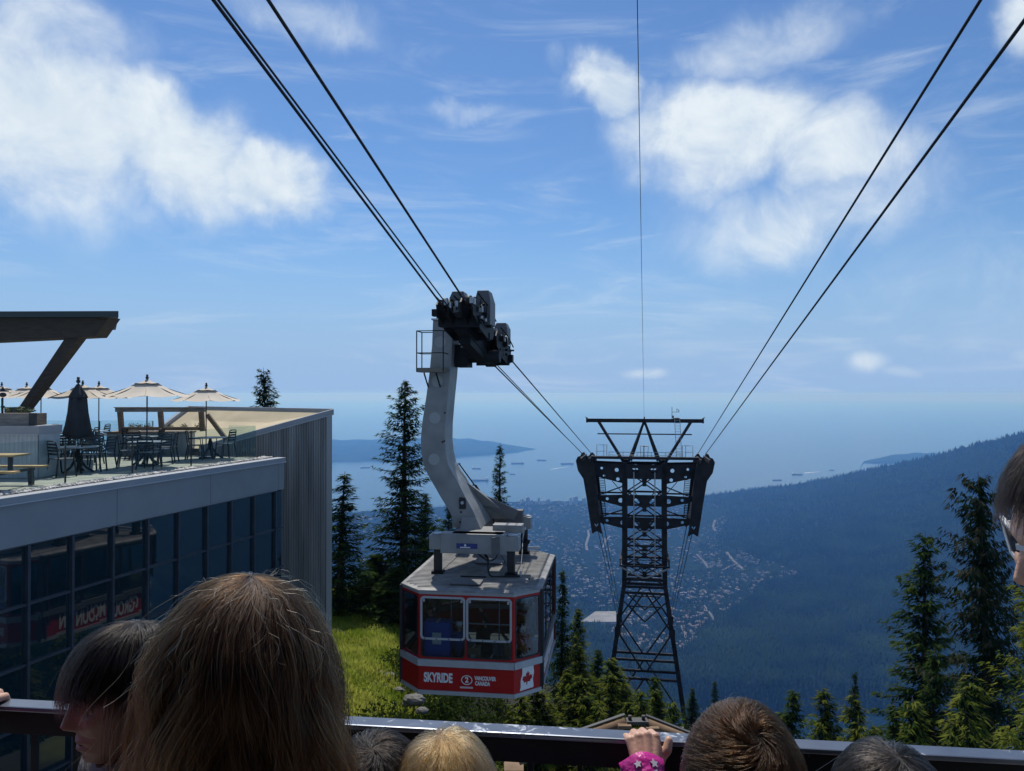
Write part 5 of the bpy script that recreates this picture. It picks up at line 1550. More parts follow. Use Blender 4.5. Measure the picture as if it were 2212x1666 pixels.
    wire([(1.25, -1.05, 0.1), (1.1, 0.6, 0.4), (0.98, 1.8, 0.85)], 0.006, M_alu, 'guy_wire')
    MB().cyl((1.28, -1.2, 0.03), (1.28, -1.2, 0.2), 0.035, 8).build('pipe_stub', M_alu, T)
    for x, y in ((-0.62, 1.75), (0.9, 1.9)):
        MB().beam((x, y, 0.10), (x + 0.22, y + .1, 0.52), 0.14, 0.14).build('strut', M_iron, T)
    MB().ball((1.55, -1.4, 0.05), 0.035, 5).build('rivet_cap', M_rubber, T)

    # ------------------------------------------------------------ hanger: a cranked box girder standing on the beams
    sF = 22.95
    # (left edge px, ridge px, y px): the near face, read off at its station; depth grows downwards
    face = [(935, 976.5, 692), (933, 977, 745), (927, 972.5, 809), (920, 967, 860), (911.5, 962, 915), (908.5, 961, 950), (909.5, 962.5, 975), (914, 967.5, 1003), (922, 977, 1022), (931, 987, 1038), (950.5, 1004, 1072), (970, 1022, 1104), (988, 1040, 1143)]
    back = [1.05, 1.05, 1.06, 1.08, 1.10, 1.12, 1.15, 1.2, 1.25, 1.32, 1.5, 1.65, 1.8]
    rings = []
    for (ul, ur, v), dd in zip(face, back):
        l, r = lp(ul, v, sF), lp(ur, v, sF)
        rings.append([(l.x, l.y, l.z), (r.x, r.y, r.z), (r.x, r.y + dd, r.z), (l.x, l.y + dd, l.z)])
    hg = MB().loft(rings).build('hanger', M_grey, T, bevel=0.02)
    MB().loft([[(p[0] + dx, p[1] + dy, p[2] + 0.004 + h) for p, dx, dy in zip(rings[0], (-.04, .04, .04, -.04), (-.04, -.04, .04, .04))] for h in (0, 0.05)]).build('hanger_cap', M_alu, hg)
    # rear leg that spreads to the back beam
    hl, hr = lp(962, 1060, sF), lp(988, 1044, sF)
    top_z = hr.z
    rl = [[(hr.x - 0.60, hr.y + 1.0, top_z), (hr.x + 0.0, hr.y + 1.0, top_z), (hr.x + 0.0, hr.y + 1.34, top_z - 0.1), (hr.x - 0.60, hr.y + 1.34, top_z - 0.1)],
          [(0.0, yBk - 0.55, 1.25), (0.72, yBk - 0.55, 1.25), (0.72, yBk + 0.12, 1.25), (0.0, yBk + 0.12, 1.25)]]
    MB().loft(rl).build('rear_leg', M_grey, T, bevel=0.02)
    MB().beam((hr.x + 0.05, hr.y + 1.5, top_z - 0.5), (0.80, yBk - 0.7, 1.4), 0.03, 0.35).build('leg_web', M_grey_d, T)
    # discs and lamp on the near face
    for u, v in ((951, 739), (944.5, 824), (939.5, 903), (937.4, 992.5)):
        c = lp(u, v, sF)
        MB().cyl((c.x, c.y - 0.012, c.z), (c.x, c.y + 0.01, c.z), 0.175, 28).build('cover_disc', M_disc, hg)
    for u, v in ((961, 892), (960, 953), (956, 955), (994, 1128), (996, 1106)):
        c = lp(u, v, sF); MB().ball((c.x, c.y - 0.01, c.z), 0.03, 5).build('bolt', M_rubber, hg)
    c = lp(999.5, 1087, sF)
    MB().box((c.x, c.y - 0.02, c.z), (0.19, 0.10, 0.34)).build('lamp_housing', M_rubber, hg)
    MB().cyl((c.x, c.y - 0.09, c.z + 0.02), (c.x, c.y - 0.07, c.z + 0.02), 0.05, 14).build('lamp_lens', M_alu, hg)
    c0, c1 = lp(1012, 1145, sF - .1), lp(1012, 1118, sF - .1)
    MB().hexa([(c0.x - .24, c0.y - .1, c0.z), (c0.x + .42, c0.y - .1, c0.z), (c0.x + .42, c0.y + .2, c0.z), (c0.x - .24, c0.y + .2, c0.z)], [(c1.x - .22, c1.y + .06, c1.z), (c1.x + .2, c1.y + .06, c1.z), (c1.x + .2, c1.y + .2, c1.z), (c1.x - .22, c1.y + .2, c1.z)]).build('hanger_foot', M_grey, hg)
    MB().box((0.0, yF + 0.5, 1.22), (1.5, 1.3, 0.06)).build('base_plate', M_grey, T)
    # eye bolt on top
    c = lp(943, 690, sF)
    MB().tube([(c.x + 0.06 * math.cos(a), c.y + 0.3, c.z + 0.09 + 0.07 * math.sin(a)) for a in [2 * math.pi * k / 12 for k in range(13)]], 0.02, 6).cyl((c.x, c.y + .3, c.z - 0.05), (c.x, c.y + .3, c.z + 0.03), 0.03, 6).build('lifting_eye', M_iron, hg)
    # ladder and handrail climbing the right flank
    a0, a1 = lp(990, 1004, sF + 1.2), lp(1062, 1106, sF + 1.6)
    MB().tube([lp(985, 1014, sF + 1.1), lp(991, 1001, sF + 1.1), lp(1030, 1055, sF + 1.6), lp(1066, 1104, sF + 2.0), lp(1066, 1130, sF + 2.0)], 0.022, 6).build('ladder_rail', M_iron, T)
    MB().tube([lp(1011, 1049, sF + 1.5), lp(1028, 1048, sF + 1.5), lp(1050, 1083, sF + 1.8), lp(1064, 1112, sF + 2.0)], 0.022, 6).build('ladder_rail', M_iron, T)
    MB().tube([lp(1014, 1054, sF + 1.5), lp(1040, 1089, sF + 1.8), lp(1058, 1116, sF + 2.0)], 0.018, 6).build('ladder_rail', M_iron, T)
    for k in range(5):
        f = k / 4
        MB().tube([lp(1018 + 40 * f, 1058 + 52 * f, sF + 1.5 + .4 * f), lp(1032 + 34 * f, 1054 + 52 * f, sF + 1.55 + .4 * f)], 0.014, 5).build('ladder_rung', M_iron, T)
    # inspection basket at the hanger head
    q00, q11 = lp(900, 803, 22.35), lp(957, 795, 22.35)
    bz, tz = q00.z, lp(900, 715, 22.35).z
    x0, x1, y0, y1 = q00.x, q11.x + 0.0, q00.y, q00.y + 0.62
    bk = MB().box(((x0 + x1) / 2, (y0 + y1) / 2, bz + 0.05), (x1 - x0 + .02, y1 - y0, 0.13)).build('basket_floor', mat('basket_floor', (0.17, 0.15, 0.11), 0.7), T)
    for x, y in ((x0, y0), (x1, y0), (x0, y1), (x1 + .02, y1)):
        MB().beam((x, y, bz), (x, y, tz), 0.028).build('basket_post', M_iron, bk)
    for z in (tz, (tz + bz) / 2 - 0.05):
        MB().beam((x0, y0, z), (x1, y0, z), 0.026).beam((x0, y0, z), (x0, y1, z), 0.026).beam((x1, y0, z), (x1, y1, z), 0.026).beam((x0, y1, z), (x0 + 0.5, y1, z), 0.026).build('basket_rail', M_iron, bk)
    for u in (919, 945):
        e0, e1 = lp(u - 3, 806, 22.5), lp(u + 6, 836, 22.9)
        MB().beam(e0, e1, 0.035).build('basket_brace', M_iron, bk)
    # hose loop
    Hs = [lp(u, v, 23.6) for u, v in ((987, 720), (994, 722), (996, 738), (992, 748), (985, 746))]
    MB().tube(Hs, 0.012, 6).build('hose', M_rubber, T)

    # ------------------------------------------------------------ carriage: two trucks per rope, brakes, weight covers
    def rz_(s): return 2.34 + (s - 19.96) * (1.24 - 2.34) / (25.7 - 19.96)
    slope = math.atan2(1.24 - 2.34, 25.7 - 19.96)
    def truck(t, s0, s1, parts_seed):
        rnd = random.Random(parts_seed)
        a, b = loc(s0, t, rz_(s0)), loc(s1, t, rz_(s1))
        d = (b - a).normalized(); up = Vector((0, -d.z, d.y)).normalized() if True else None
        up = (Vector((0, 0, 1)) - d * d.z).normalized(); sd = d.cross(up)
        def Q(f, o, h): return a.lerp(b, f) + sd * o + up * h
        L = (b - a).length
        for o in (-0.15, 0.15):                        # stepped side plates
            prof = [(0.0, 0.02), (0.06, 0.22), (0.16, 0.30), (0.34, 0.22), (0.42, 0.34), (0.58, 0.34), (0.66, 0.22), (0.84, 0.28), (0.95, 0.2), (1.0, -0.02), (0.94, -0.26), (0.80, -0.30), (0.70, -0.41), (0.34, -0.41), (0.22, -0.32), (0.06, -0.26)]
            fs = [Q(f, o - 0.02, h) for f, h in prof]; bs = [Q(f, o + 0.02, h) for f, h in prof]; n = len(prof)
            MB().add(fs + bs, [tuple(range(n))[::-1], tuple(range(n, 2 * n))] + [(i, (i + 1) % n, n + (i + 1) % n, n + i) for i in range(n)]).build('side_plate', M_iron, T)
        for k in range(4):
            f = 0.12 + 0.253 * k
            MB().cyl(Q(f, -0.06, 0.15), Q(f, 0.06, 0.15), 0.155, 18).cyl(Q(f, -0.22, 0.15), Q(f, 0.22, 0.15), 0.045, 8).build('wheel', M_wheel, T)
        for k in range(5):                             # brake calipers, springs, bolt heads
            f = 0.08 + 0.2 * k + rnd.uniform(-0.03, 0.03)
            c = Q(f, rnd.choice((-0.22, 0.22)), rnd.uniform(-0.28, 0.2))
            MB().box(tuple(c), (0.14, rnd.uniform(0.18, 0.34), rnd.uniform(0.12, 0.26))).build('brake_caliper', M_iron, T)
        for k in range(7):
            f = rnd.uniform(0.03, 0.97); h = rnd.uniform(-0.35, 0.3); o = rnd.choice((-0.24, 0.24))
            MB().cyl(Q(f, o - 0.04, h), Q(f, o + 0.05, h), rnd.uniform(0.03, 0.065), 10).build('bolt_head', M_iron if k % 3 else M_bare, T)
        for o in (-0.26, 0.26):
            MB().tube([Q(0.08, o, 0.33), Q(0.5, o, 0.40), Q(0.92, o, 0.30)], 0.022, 6).build('hydraulic_pipe', M_iron, T)
            for f in (0.2, 0.45, 0.7): MB().tube([Q(f, o, 0.36), Q(f, o, 0.05)], 0.016, 5).build('hydraulic_pipe', M_iron, T)
        return Q
    QL0 = truck(-5.3, 19.95, 22.75, 1); QR0 = truck(-4.6, 19.75, 22.75, 2)
    QL1 = truck(-5.3, 23.0, 25.5, 3); QR1 = truck(-4.6, 23.1, 25.8, 4)
    # middle beam, pivot and cross pin to the hanger head
    a, b = loc(20.7, -4.95, rz_(20.7) - 0.25), loc(25.0, -4.95, rz_(25.0) - 0.25)
    MB().beam(a, b, 0.34, 0.52).build('centre_beam', M_iron, T)
    MB().beam(loc(21.2, -4.95, rz_(21.2) - .55), loc(23.9, -4.95, rz_(23.9) - .5), 0.30, 0.36).build('rocker_beam', M_iron, T)
    c = rz_(23.3) - 0.55
    MB().cyl(loc(23.55, -5.95, c), loc(23.55, -4.4, c), 0.20, 16).build('main_pin', M_iron, T)
    MB().box(tuple(loc(23.75, -5.6, c + 0.02)), (0.4, 0.8, 0.7)).build('pin_housing', M_iron, T)
    for s in (20.6, 22.0, 23.8, 25.2):
        MB().beam(loc(s, -5.5, rz_(s) - .3), loc(s, -4.4, rz_(s) - .3), 0.14, 0.22).build('cross_member', M_iron, T)
    pd = loc(21.05, -4.95, rz_(21.05) - 0.3)
    for (u, v, s) in ((1008.5, 682.5, 21.0), (1048, 725.5, 23.6)):
        c = lp(u, v, s); MB().cyl((c.x, c.y - 0.05, c.z), (c.x, c.y + 0.1, c.z), 0.19 if u < 1020 else 0.2, 20).build('end_disc', M_grey_d if u < 1020 else M_iron, T)
    for (u, v, s, m) in ((980.5, 669, 20.6, M_white), (988, 670, 20.7, M_bare), (987, 657, 20.4, M_bare), (964, 653, 20.0, M_bare), (972, 659, 20.1, M_bare), (1023, 651, 19.9, M_bare), (1039.5, 668, 20.5, M_disc), (1070.5, 715, 24, M_disc), (1082, 728, 24.5, M_white), (1048.5, 722, 23.6, M_iron), (1019, 649, 19.8, M_bare)):
        c = lp(u, v, s); MB().box(tuple(c), (0.09, 0.16, 0.16)).build('fitting', m, T)
    # tapered grey covers above the trucks
    for (u, vb, vt, w, s, ln) in ((987.5, 662, 628.5, 0.44, 20.7, 0.8), (1042, 678, 626.5, 0.45, 21.3, 0.9), (1081.5, 722, 697, 0.43, 24.6, 0.8)):
        lo, hi = lp(u, vb, s), lp(u, vt, s); md = lo.z + (hi.z - lo.z) * 0.55
        w2 = w * 0.70
        MB().loft([[(lo.x - w / 2, lo.y, z0), (lo.x + w / 2, lo.y, z0), (lo.x + w / 2, lo.y + ln, z0), (lo.x - w / 2, lo.y + ln, z0)] for z0 in (lo.z - 0.3, md)] +
                  [[(lo.x - w2 / 2, lo.y + 0.08, hi.z), (lo.x + w2 / 2, lo.y + 0.08, hi.z), (lo.x + w2 / 2, lo.y + ln - 0.2, hi.z), (lo.x - w2 / 2, lo.y + ln - 0.2, hi.z)]]).build('weight_cover', M_cover, T, bevel=0.012)
    # rail and cage on the right trucks
    for k in range(3):
        e0, e1 = lp(1051 + k * 3.0, 676 + k * 7, 21.6), lp(1062 + k * 1.0, 705 + k * 5, 22.8)
        MB().tube([e0, e1], 0.014, 5).build('guard_rail', M_iron, T)
        e0, e1 = lp(1092 + k * 2.2, 725 + k * 6, 24.9), lp(1098 + k * 0.6, 745 + k * 5, 26.0)
        MB().tube([e0, e1], 0.014, 5).build('guard_rail', M_iron, T)
    return T, base, -TH + YAW
CABIN, CAB_BASE, CAB_RZ = build_cabin()
# ================================================================ TREES, SHRUBS, GRASS, ROCKS
def leaf_mat(name, dark, light, trans=0.35, scale=1.4):
    m = bpy.data.materials.new(name); m.use_nodes = True
    nt = m.node_tree; nt.nodes.clear()
    out = nt.nodes.new('ShaderNodeOutputMaterial')
    tc = nt.nodes.new('ShaderNodeTexCoord'); nz = nt.nodes.new('ShaderNodeTexNoise')
    nz.inputs['Scale'].default_value = scale; nz.inputs['Detail'].default_value = 4
    nt.links.new(tc.outputs['Object'], nz.inputs['Vector'])
    mr = nt.nodes.new('ShaderNodeMapRange'); mr.inputs['From Min'].default_value = 0.35; mr.inputs['From Max'].default_value = 0.65
    nt.links.new(nz.outputs['Fac'], mr.inputs['Value'])
    mx = nt.nodes.new('ShaderNodeMix'); mx.data_type = 'RGBA'
    mx.inputs[6].default_value = (*dark, 1); mx.inputs[7].default_value = (*light, 1)
    nt.links.new(mr.outputs[0], mx.inputs[0])
    df = nt.nodes.new('ShaderNodeBsdfDiffuse'); tr = nt.nodes.new('ShaderNodeBsdfTranslucent'); ms = nt.nodes.new('ShaderNodeMixShader')
    nt.links.new(mx.outputs[2], df.inputs[0]); nt.links.new(mx.outputs[2], tr.inputs[0])
    ms.inputs[0].default_value = trans
    nt.links.new(df.outputs[0], ms.inputs[1]); nt.links.new(tr.outputs[0], ms.inputs[2]); nt.links.new(ms.outputs[0], out.inputs[0])
    return m
M_bark = mat('bark', (0.045, 0.035, 0.028), 0.95, var=0.4, scale=6, bump=0.5, stretch=(1, 1, 0.3))
M_ndl_d = leaf_mat('needles_dark', (0.009, 0.021, 0.010), (0.026, 0.046, 0.016), 0.2)
M_ndl_m = leaf_mat('needles_mid', (0.026, 0.052, 0.016), (0.070, 0.105, 0.026), 0.35)
M_ndl_y = leaf_mat('needles_fresh', (0.10, 0.135, 0.020), (0.20, 0.21, 0.04), 0.45)
M_moss = leaf_mat('lichen_grey', (0.022, 0.024, 0.016), (0.055, 0.055, 0.034), 0.15)
def multi_mesh(name, V, Fs, mi, mats):
    me = fast_mesh(name, V, Fs)
    for m in mats: me.materials.append(m)
    me.polygons.foreach_set('material_index', np.asarray(mi, dtype=np.int32)); me.update()
    return me
def conifer(seed, H=10.0, rad=1.6, limbs_n=220, sprays=22, size=0.10, shape=0.7, droop=0.35, ragged=0.4, mats=None, bare=0.02, fresh=0.2, curtain=0.0, lean=0.25, thin=0.0):
    """Trunk and crown meshes of a conifer: limbs of uneven length carrying drooping flat sprays of needles."""
    r = np.random.default_rng(seed)
    MI, quads = [], []
    limbs = MB()
    lx, ly = lean * r.normal(), lean * r.normal()
    gold = 2.39996
    for i in range(limbs_n):
        t = 1 - (1 - (i + 0.5) / limbs_n) ** 0.82                  # limbs crowd a little towards the tip
        tier = 0.5 + 0.5 * math.sin(t * H / 0.62 * 6.283 + seed)    # loose whorls
        if tier < 0.35 and r.random() < 0.45 + thin: continue
        z = H * (bare + (0.985 - bare) * t)
        a = i * gold + r.normal() * 0.4
        lob = 1 + 0.22 * math.sin(2 * a + t * 9 + seed) + 0.16 * math.sin(3 * a - t * 14)   # uneven outline
        L = (rad * (1 - t) ** shape * lob + 0.07) * (1 - ragged * r.random() ** 1.5)
        if t > 0.93: L = max(L, 0.16 * r.random() + 0.08)
        dr = droop * r.uniform(0.5, 1.4) * (1.0 - 0.6 * t)
        up = 0.15 + 0.55 * t * t
        m = max(4, int(sprays * (0.25 + 0.75 * L / rad)))
        f = 0.08 + 0.92 * (np.arange(m) + r.random(m)) / m
        ca, sa = math.cos(a), math.sin(a)
        bend = r.normal() * 0.25
        d = f * L
        off = bend * d * f
        px = d * ca - off * sa; py = d * sa + off * ca
        pz = z + up * d - dr * d * f + 0.16 * L * f ** 4
        wid = 0.30 * L * np.sin(np.pi * np.clip(0.15 + f * 0.84, 0, 1)) + 0.04
        for side in (-1, 1, 0, 2):
            sg = side if side != 2 else 0
            w = wid * r.uniform(0.15, 1.0, m) * sg
            jit = r.normal(0, 0.035, (m, 3))
            base = np.stack([px - sa * w, py + ca * w, pz - np.abs(w) * 0.35 - (0.06 if side == 2 else 0)], -1) + jit
            s = size * r.uniform(0.55, 1.5, m)
            ang = a + sg * r.uniform(0.4, 1.2, m) + r.normal(0, 0.3, m)
            oz = -0.15 - 0.7 * r.random(m) * (droop + .35) - curtain * r.random(m) * 1.8 - (0.9 if side == 2 else 0)
            o = np.stack([np.cos(ang), np.sin(ang), oz], -1); o /= np.linalg.norm(o, axis=1)[:, None]
            tt = np.stack([-np.sin(ang), np.cos(ang), r.normal(0, 0.6, m)], -1); tt /= np.linalg.norm(tt, axis=1)[:, None]
            q = np.empty((m, 4, 3))
            q[:, 0] = base - o * (s * 0.5)[:, None]; q[:, 1] = base + tt * (s * 0.27)[:, None]
            q[:, 2] = base + o * (s * 1.5)[:, None]; q[:, 3] = base - tt * (s * 0.27)[:, None]
            quads.append(q.reshape(-1, 3))
            tip = f + abs(sg) * 0.12 + r.normal(0, .15, m)
            MI.append(np.where(tip > 1.05 - fresh, 2, np.where(tip > 0.6, 1, 0)))
        if L > 0.3 * rad and r.random() < 0.6:
            e = 0.85
            limbs.tube([(0, 0, z), (ca * L * .45, sa * L * .45, z + up * L * .45 - dr * L * .2), (ca * L * e, sa * L * e, z + up * L * e - dr * L * e * e + .08 * L)], [0.010 + 0.010 * L, 0.009 + .005 * L, 0.004], 4, False)
    V = np.concatenate(quads)
    V[:, 0] += lx * (V[:, 2] / H) ** 2; V[:, 1] += ly * (V[:, 2] / H) ** 2
    crown = multi_mesh('crown', V, np.arange(len(V)).reshape(-1, 4), np.concatenate(MI), mats or [M_ndl_d, M_ndl_m, M_ndl_y])
    rb = 0.012 * H + 0.03
    pts = [(lx * f * f, ly * f * f, H * f) for f in (-0.12, 0, 0.25, 0.5, 0.75, 0.92, 1.0)]
    tm = MB().tube(pts, [rb * 1.25, rb * 1.1, rb * .85, rb * 0.6, rb * 0.33, rb * 0.13, 0.006], 9)
    o = len(tm.V); tm.V += limbs.V; tm.F += [tuple(i + o for i in f) for f in limbs.F]; tm.S += limbs.S
    trunk = tm.mesh('trunk'); trunk.materials.append(M_bark)
    return trunk, crown, H, rad
DARK = [M_ndl_d, M_ndl_d, M_ndl_m]
MOSSY = [M_ndl_d, M_ndl_d, M_moss]
OLIVE = [M_ndl_d, M_ndl_m, M_ndl_m]
BRIGHT = [M_ndl_m, M_ndl_y, M_ndl_y]
KINDS = {
    'big': lambda: conifer(1, 12.4, 1.9, 300, 26, 0.10, 0.55, 0.34, 0.5, DARK, 0.0, 0.15),
    'tip': lambda: conifer(2, 9.0, 1.7, 240, 22, 0.085, 1.0, 0.30, 0.42, DARK, 0.0, 0.15),
    'slim': lambda: conifer(3, 15.0, 1.5, 330, 18, 0.10, 0.72, 0.22, 0.40, DARK, 0.0, 0.12),
    'short': lambda: conifer(4, 10.0, 1.5, 260, 18, 0.095, 0.75, 0.40, 0.45, OLIVE, 0.0, 0.3),
    'hemlock': lambda: conifer(5, 11.0, 1.6, 300, 18, 0.10, 0.70, 0.50, 0.5, [M_ndl_d, M_ndl_m, M_ndl_y], 0.0, 0.26, 0.2),
    'hemlock_b': lambda: conifer(6, 11.0, 1.6, 280, 18, 0.10, 0.65, 0.55, 0.5, [M_ndl_d, M_ndl_m, M_ndl_y], 0.0, 0.36, 0.3),
    'tall': lambda: conifer(7, 12.5, 1.85, 330, 28, 0.10, 0.55, 0.34, 0.55, OLIVE, 0.03, 0.15, 0.1, 0.3, 0.25),
    'old': lambda: conifer(8, 14.5, 1.9, 430, 26, 0.10, 0.38, 0.42, 0.65, MOSSY, 0.0, 0.22, 0.5),
    'near': lambda: conifer(9, 12.5, 1.6, 330, 34, 0.065, 0.65, 0.30, 0.4, [M_ndl_m, M_ndl_m, M_ndl_y], 0.0, 0.4),
}
PROTO = {}
WIDE = {'hemlock': 2.5, 'hemlock_b': 2.5, 'short': 2.4, 'slim': 1.7, 'big': 1.75, 'tip': 2.0, 'tall': 1.75, 'old': 1.6, 'near': 1.8}
def put_tree(kind, u, v, d, wpx, label, rot=0.0, base_z=None):
    """A tree whose tip shows at (u, v) at depth d, half width wpx in the picture."""
    top = at_depth(u, v, d)
    gz = float(H(np.array(top.x), np.array(top.y))) - 0.1 if base_z is None else base_z
    if kind not in PROTO: PROTO[kind] = KINDS[kind]()
    trunk, crown, h0, r0 = PROTO[kind]
    t = thing('spruce_tree', label, 'tree', (top.x, top.y, gz), rot, 'conifers on the mountain top')
    h = top.z - gz
    w = wpx * d / FPX * WIDE.get(kind, 1.5)
    t.scale = (w / r0, w / r0, h / h0)
    link('trunk', trunk, None, t); link('crown', crown, None, t)
    return t
def build_trees():
    put_tree('big', 873, 819, 41, 64, 'tallest dark spruce left of the cabin hanger', 0.4)
    put_tree('tip', 735, 1018, 39.5, 66, 'dark spruce with a thin tip at the corner of the ribbed wing', 1.0)
    put_tree('short', 806, 1195, 42, 42, 'low conifer between the wing corner spruce and the tallest spruce', 2.0)
    put_tree('short', 846, 1225, 38, 36, 'dense low conifer at the foot of the tallest spruce', 3.0)
    put_tree('tip', 916, 1062, 47, 42, 'smaller spruce close to the right side of the tallest spruce', 0.2)
    put_tree('slim', 1078, 955, 52, 32, 'slim spruce standing alone right of the hanger against the bay', 2.4)
    put_tree('tip', 967, 1066, 50, 32, 'spruce partly hidden behind the lower hanger', 1.9)
    put_tree('big', 580, 794, 48, 52, 'spruce tip rising behind the pale sloping roof', 2.2)
    L = [('tip', 1213, 1224, 37, 34, 'spruce right behind the cabin side'), ('hemlock', 1240, 1308, 41, 24, 'slender conifer right of the spruce behind the cabin'),
         ('hemlock_b', 1264, 1384, 38, 26, 'small conifer between the cabin and the tower left leg'), ('short', 1290, 1404, 42, 24, 'small dark conifer left of the tower leg'),
         ('hemlock', 1343, 1420, 35, 40, 'bushy green conifer in front of the tower left leg'), ('hemlock_b', 1314, 1462, 31, 36, 'drooping conifer low between cabin and tower'),
         ('hemlock_b', 1180, 1470, 30, 40, 'yellow green hemlock just below the cabin right corner'), ('hemlock', 1238, 1462, 29, 42, 'round hemlock in front of the slender conifers'),
         ('short', 1414, 1462, 35, 30, 'dark conifer inside the tower leg opening'), ('hemlock', 1432, 1486, 33, 28, 'conifer close behind the right end of the rusty pipe peak'), ('hemlock_b', 1385, 1500, 30, 34, 'conifer directly behind the rusty pipe peak'),
         ('tip', 1494, 1486, 46, 20, 'small dark spruce just right of the tower right leg'), ('tip', 1546, 1470, 54, 21, 'dark spruce standing alone before the lake'), ('short', 1572, 1508, 56, 14, 'tiny spruce tip right of the lone spruce before the lake'),
         ('hemlock', 1290, 1490, 26, 44, 'low hemlock right above the rail between cabin and tower'), ('hemlock_b', 1128, 1508, 26, 36, 'low hemlock below the cabin front corner'), ('hemlock', 1338, 1512, 27, 36, 'low conifer left of the rusty pipe peak'),
         ('short', 1706, 1490, 34, 40, 'dark pointed conifer behind the brown haired boy'), ('hemlock_b', 1662, 1530, 35, 34, 'low conifer just right of the brown haired boy'),
         ('hemlock', 1794, 1480, 36, 40, 'olive conifer with a forked top right of the dark pointed one'), ('tip', 1842, 1444, 39, 27, 'thin tipped spruce beside the olive conifer'), ('hemlock_b', 1873, 1494, 33, 40, 'yellowish conifer left of the tall spruce'),
         ('short', 1926, 1520, 29, 42, 'low conifer at the left foot of the tall spruce'), ('tall', 1992, 1148, 36, 82, 'tall open branched spruce on the right'), ('old', 2140, 1017, 30, 92, 'tallest old mossy spruce beside the person with sunglasses'),
         ('hemlock', 2062, 1440, 27, 66, 'dense hemlock between the two tall spruces'), ('hemlock_b', 2120, 1480, 23, 62, 'hemlock in front of the old mossy spruce'), ('hemlock', 1990, 1520, 25, 60, 'low hemlock at the foot of the tall spruce'),
         ('hemlock_b', 2190, 1430, 21, 72, 'bright hemlock at the lower right picture edge'), ('near', 2262, 1120, 17, 108, 'near spruce whose bright boughs enter at the right picture edge')]
    L += [('hemlock', 1215, 1440, 33, 30, 'conifer filling the gap right of the cabin lower corner'), ('hemlock_b', 1365, 1470, 38, 30, 'conifer behind the bushy one at the tower left leg'), ('hemlock', 1460, 1520, 27, 36, 'low conifer at the right end of the rusty pipe'),
          ('hemlock_b', 1262, 1520, 24, 40, 'lowest hemlock just above the rail below the tower left leg'), ('hemlock', 1170, 1540, 23, 36, 'low hemlock just above the rail right of the cabin'), ('short', 1530, 1540, 38, 30, 'low dark conifer left of the brown haired boy'),
          ('hemlock', 1760, 1560, 26, 36, 'low conifer above the rail right of the dark pointed one'), ('hemlock_b', 1830, 1545, 25, 38, 'low yellowish conifer above the grey haired head'), ('hemlock', 1905, 1560, 24, 40, 'lowest conifer under the tall spruce near the rail'),
          ('hemlock', 2050, 1540, 20, 50, 'low hemlock just above the rail at the right'), ('hemlock_b', 2140, 1560, 18, 50, 'lowest bright hemlock above the rail near the right edge'), ('short', 2008, 1400, 31, 46, 'dark conifer close behind the tall spruce trunk')]
    for i, (k, u, v, d, w, lab) in enumerate(L):
        put_tree(k, u, v, d, w, lab, i * 1.3)
build_trees()

M_blade = leaf_mat('grass_blade', (0.22, 0.29, 0.03), (0.46, 0.47, 0.09), 0.5, 0.9)
M_shrub = leaf_mat('shrub_leaf', (0.020, 0.036, 0.010), (0.060, 0.085, 0.018), 0.3, 3.0)
M_shrub_y = leaf_mat('shrub_leaf_yellow', (0.16, 0.18, 0.025), (0.30, 0.28, 0.06), 0.45, 3.0)
M_rock = mat('grey_rock', (0.15, 0.145, 0.13), 0.9, var=0.35, scale=3, bump=0.6)
def build_ground_cover():
    rng = np.random.default_rng(8)
    n = 110000
    Y = 22.5 + 24.5 * rng.random(n) ** 0.9; X = -15 + 12 * rng.random(n)
    Z = ground_near(X, Y)
    clump = 0.5 + 0.5 * wob(X * 3, Y * 3, 1.7)
    h = (0.10 + 0.20 * rng.random(n)) * (0.6 + 0.9 * clump)
    a = rng.random(n) * 6.28
    w = 0.02 + 0.02 * rng.random(n)
    P = np.stack([X, Y, Z], -1)
    d = np.stack([np.cos(a) * w, np.sin(a) * w, np.zeros(n)], -1)
    tip = P + np.stack([rng.normal(0, .08, n), rng.normal(0, .08, n), h], -1)
    V = np.concatenate([P - d, P + d, tip]); i = np.arange(n)
    g = link('grass', fast_mesh('grass', V, np.stack([i, i + n, i + 2 * n], -1)), M_blade); tag(g, kind='stuff')
    # leafy ground cover: broad patches of low yellow-green plants
    def cover(name, spots, m, size, hh, per):
        Vs = []
        for x, y, rr in spots:
            k = int(per * rr * rr)
            q = rng.normal(0, 0.5, (k, 2)) * rr + np.array([x, y])
            z = ground_near(q[:, 0], q[:, 1]) + hh * rng.random(k) * np.clip(1.2 - np.hypot(q[:, 0] - x, q[:, 1] - y) / rr * .8, 0.2, 1)
            b = np.stack([q[:, 0], q[:, 1], z], -1)
            e1 = rng.normal(0, 1, (k, 3)); e1 /= np.linalg.norm(e1, axis=1)[:, None]
            e2 = np.cross(e1, rng.normal(0, 1, (k, 3))); e2 /= np.linalg.norm(e2, axis=1)[:, None] + 1e-6
            s = size * (0.6 + 0.8 * rng.random(k))[:, None]
            Vs.append(np.stack([b - e1 * s, b + e2 * s * .5, b + e1 * s, b - e2 * s * .5], 1).reshape(-1, 3))
        V = np.concatenate(Vs)
        tag(link(name, fast_mesh(name, V, np.arange(len(V)).reshape(-1, 4)), m), kind='stuff')
    spots = [(rng.uniform(-10.5, -4.5), rng.uniform(25, 40), rng.uniform(0.5, 1.1)) for _ in range(60)]
    cover('ground_cover', spots, M_shrub_y, 0.055, 0.30, 170)
    spots = [(rng.uniform(-4.6, 14.0), rng.uniform(21, 40), rng.uniform(0.6, 1.3)) for _ in range(190)] + [(rng.uniform(-4.5, 3.0), rng.uniform(22, 36), rng.uniform(0.6, 1.1)) for _ in range(110)]
    cover('undergrowth', spots, M_shrub, 0.07, 0.75, 260)
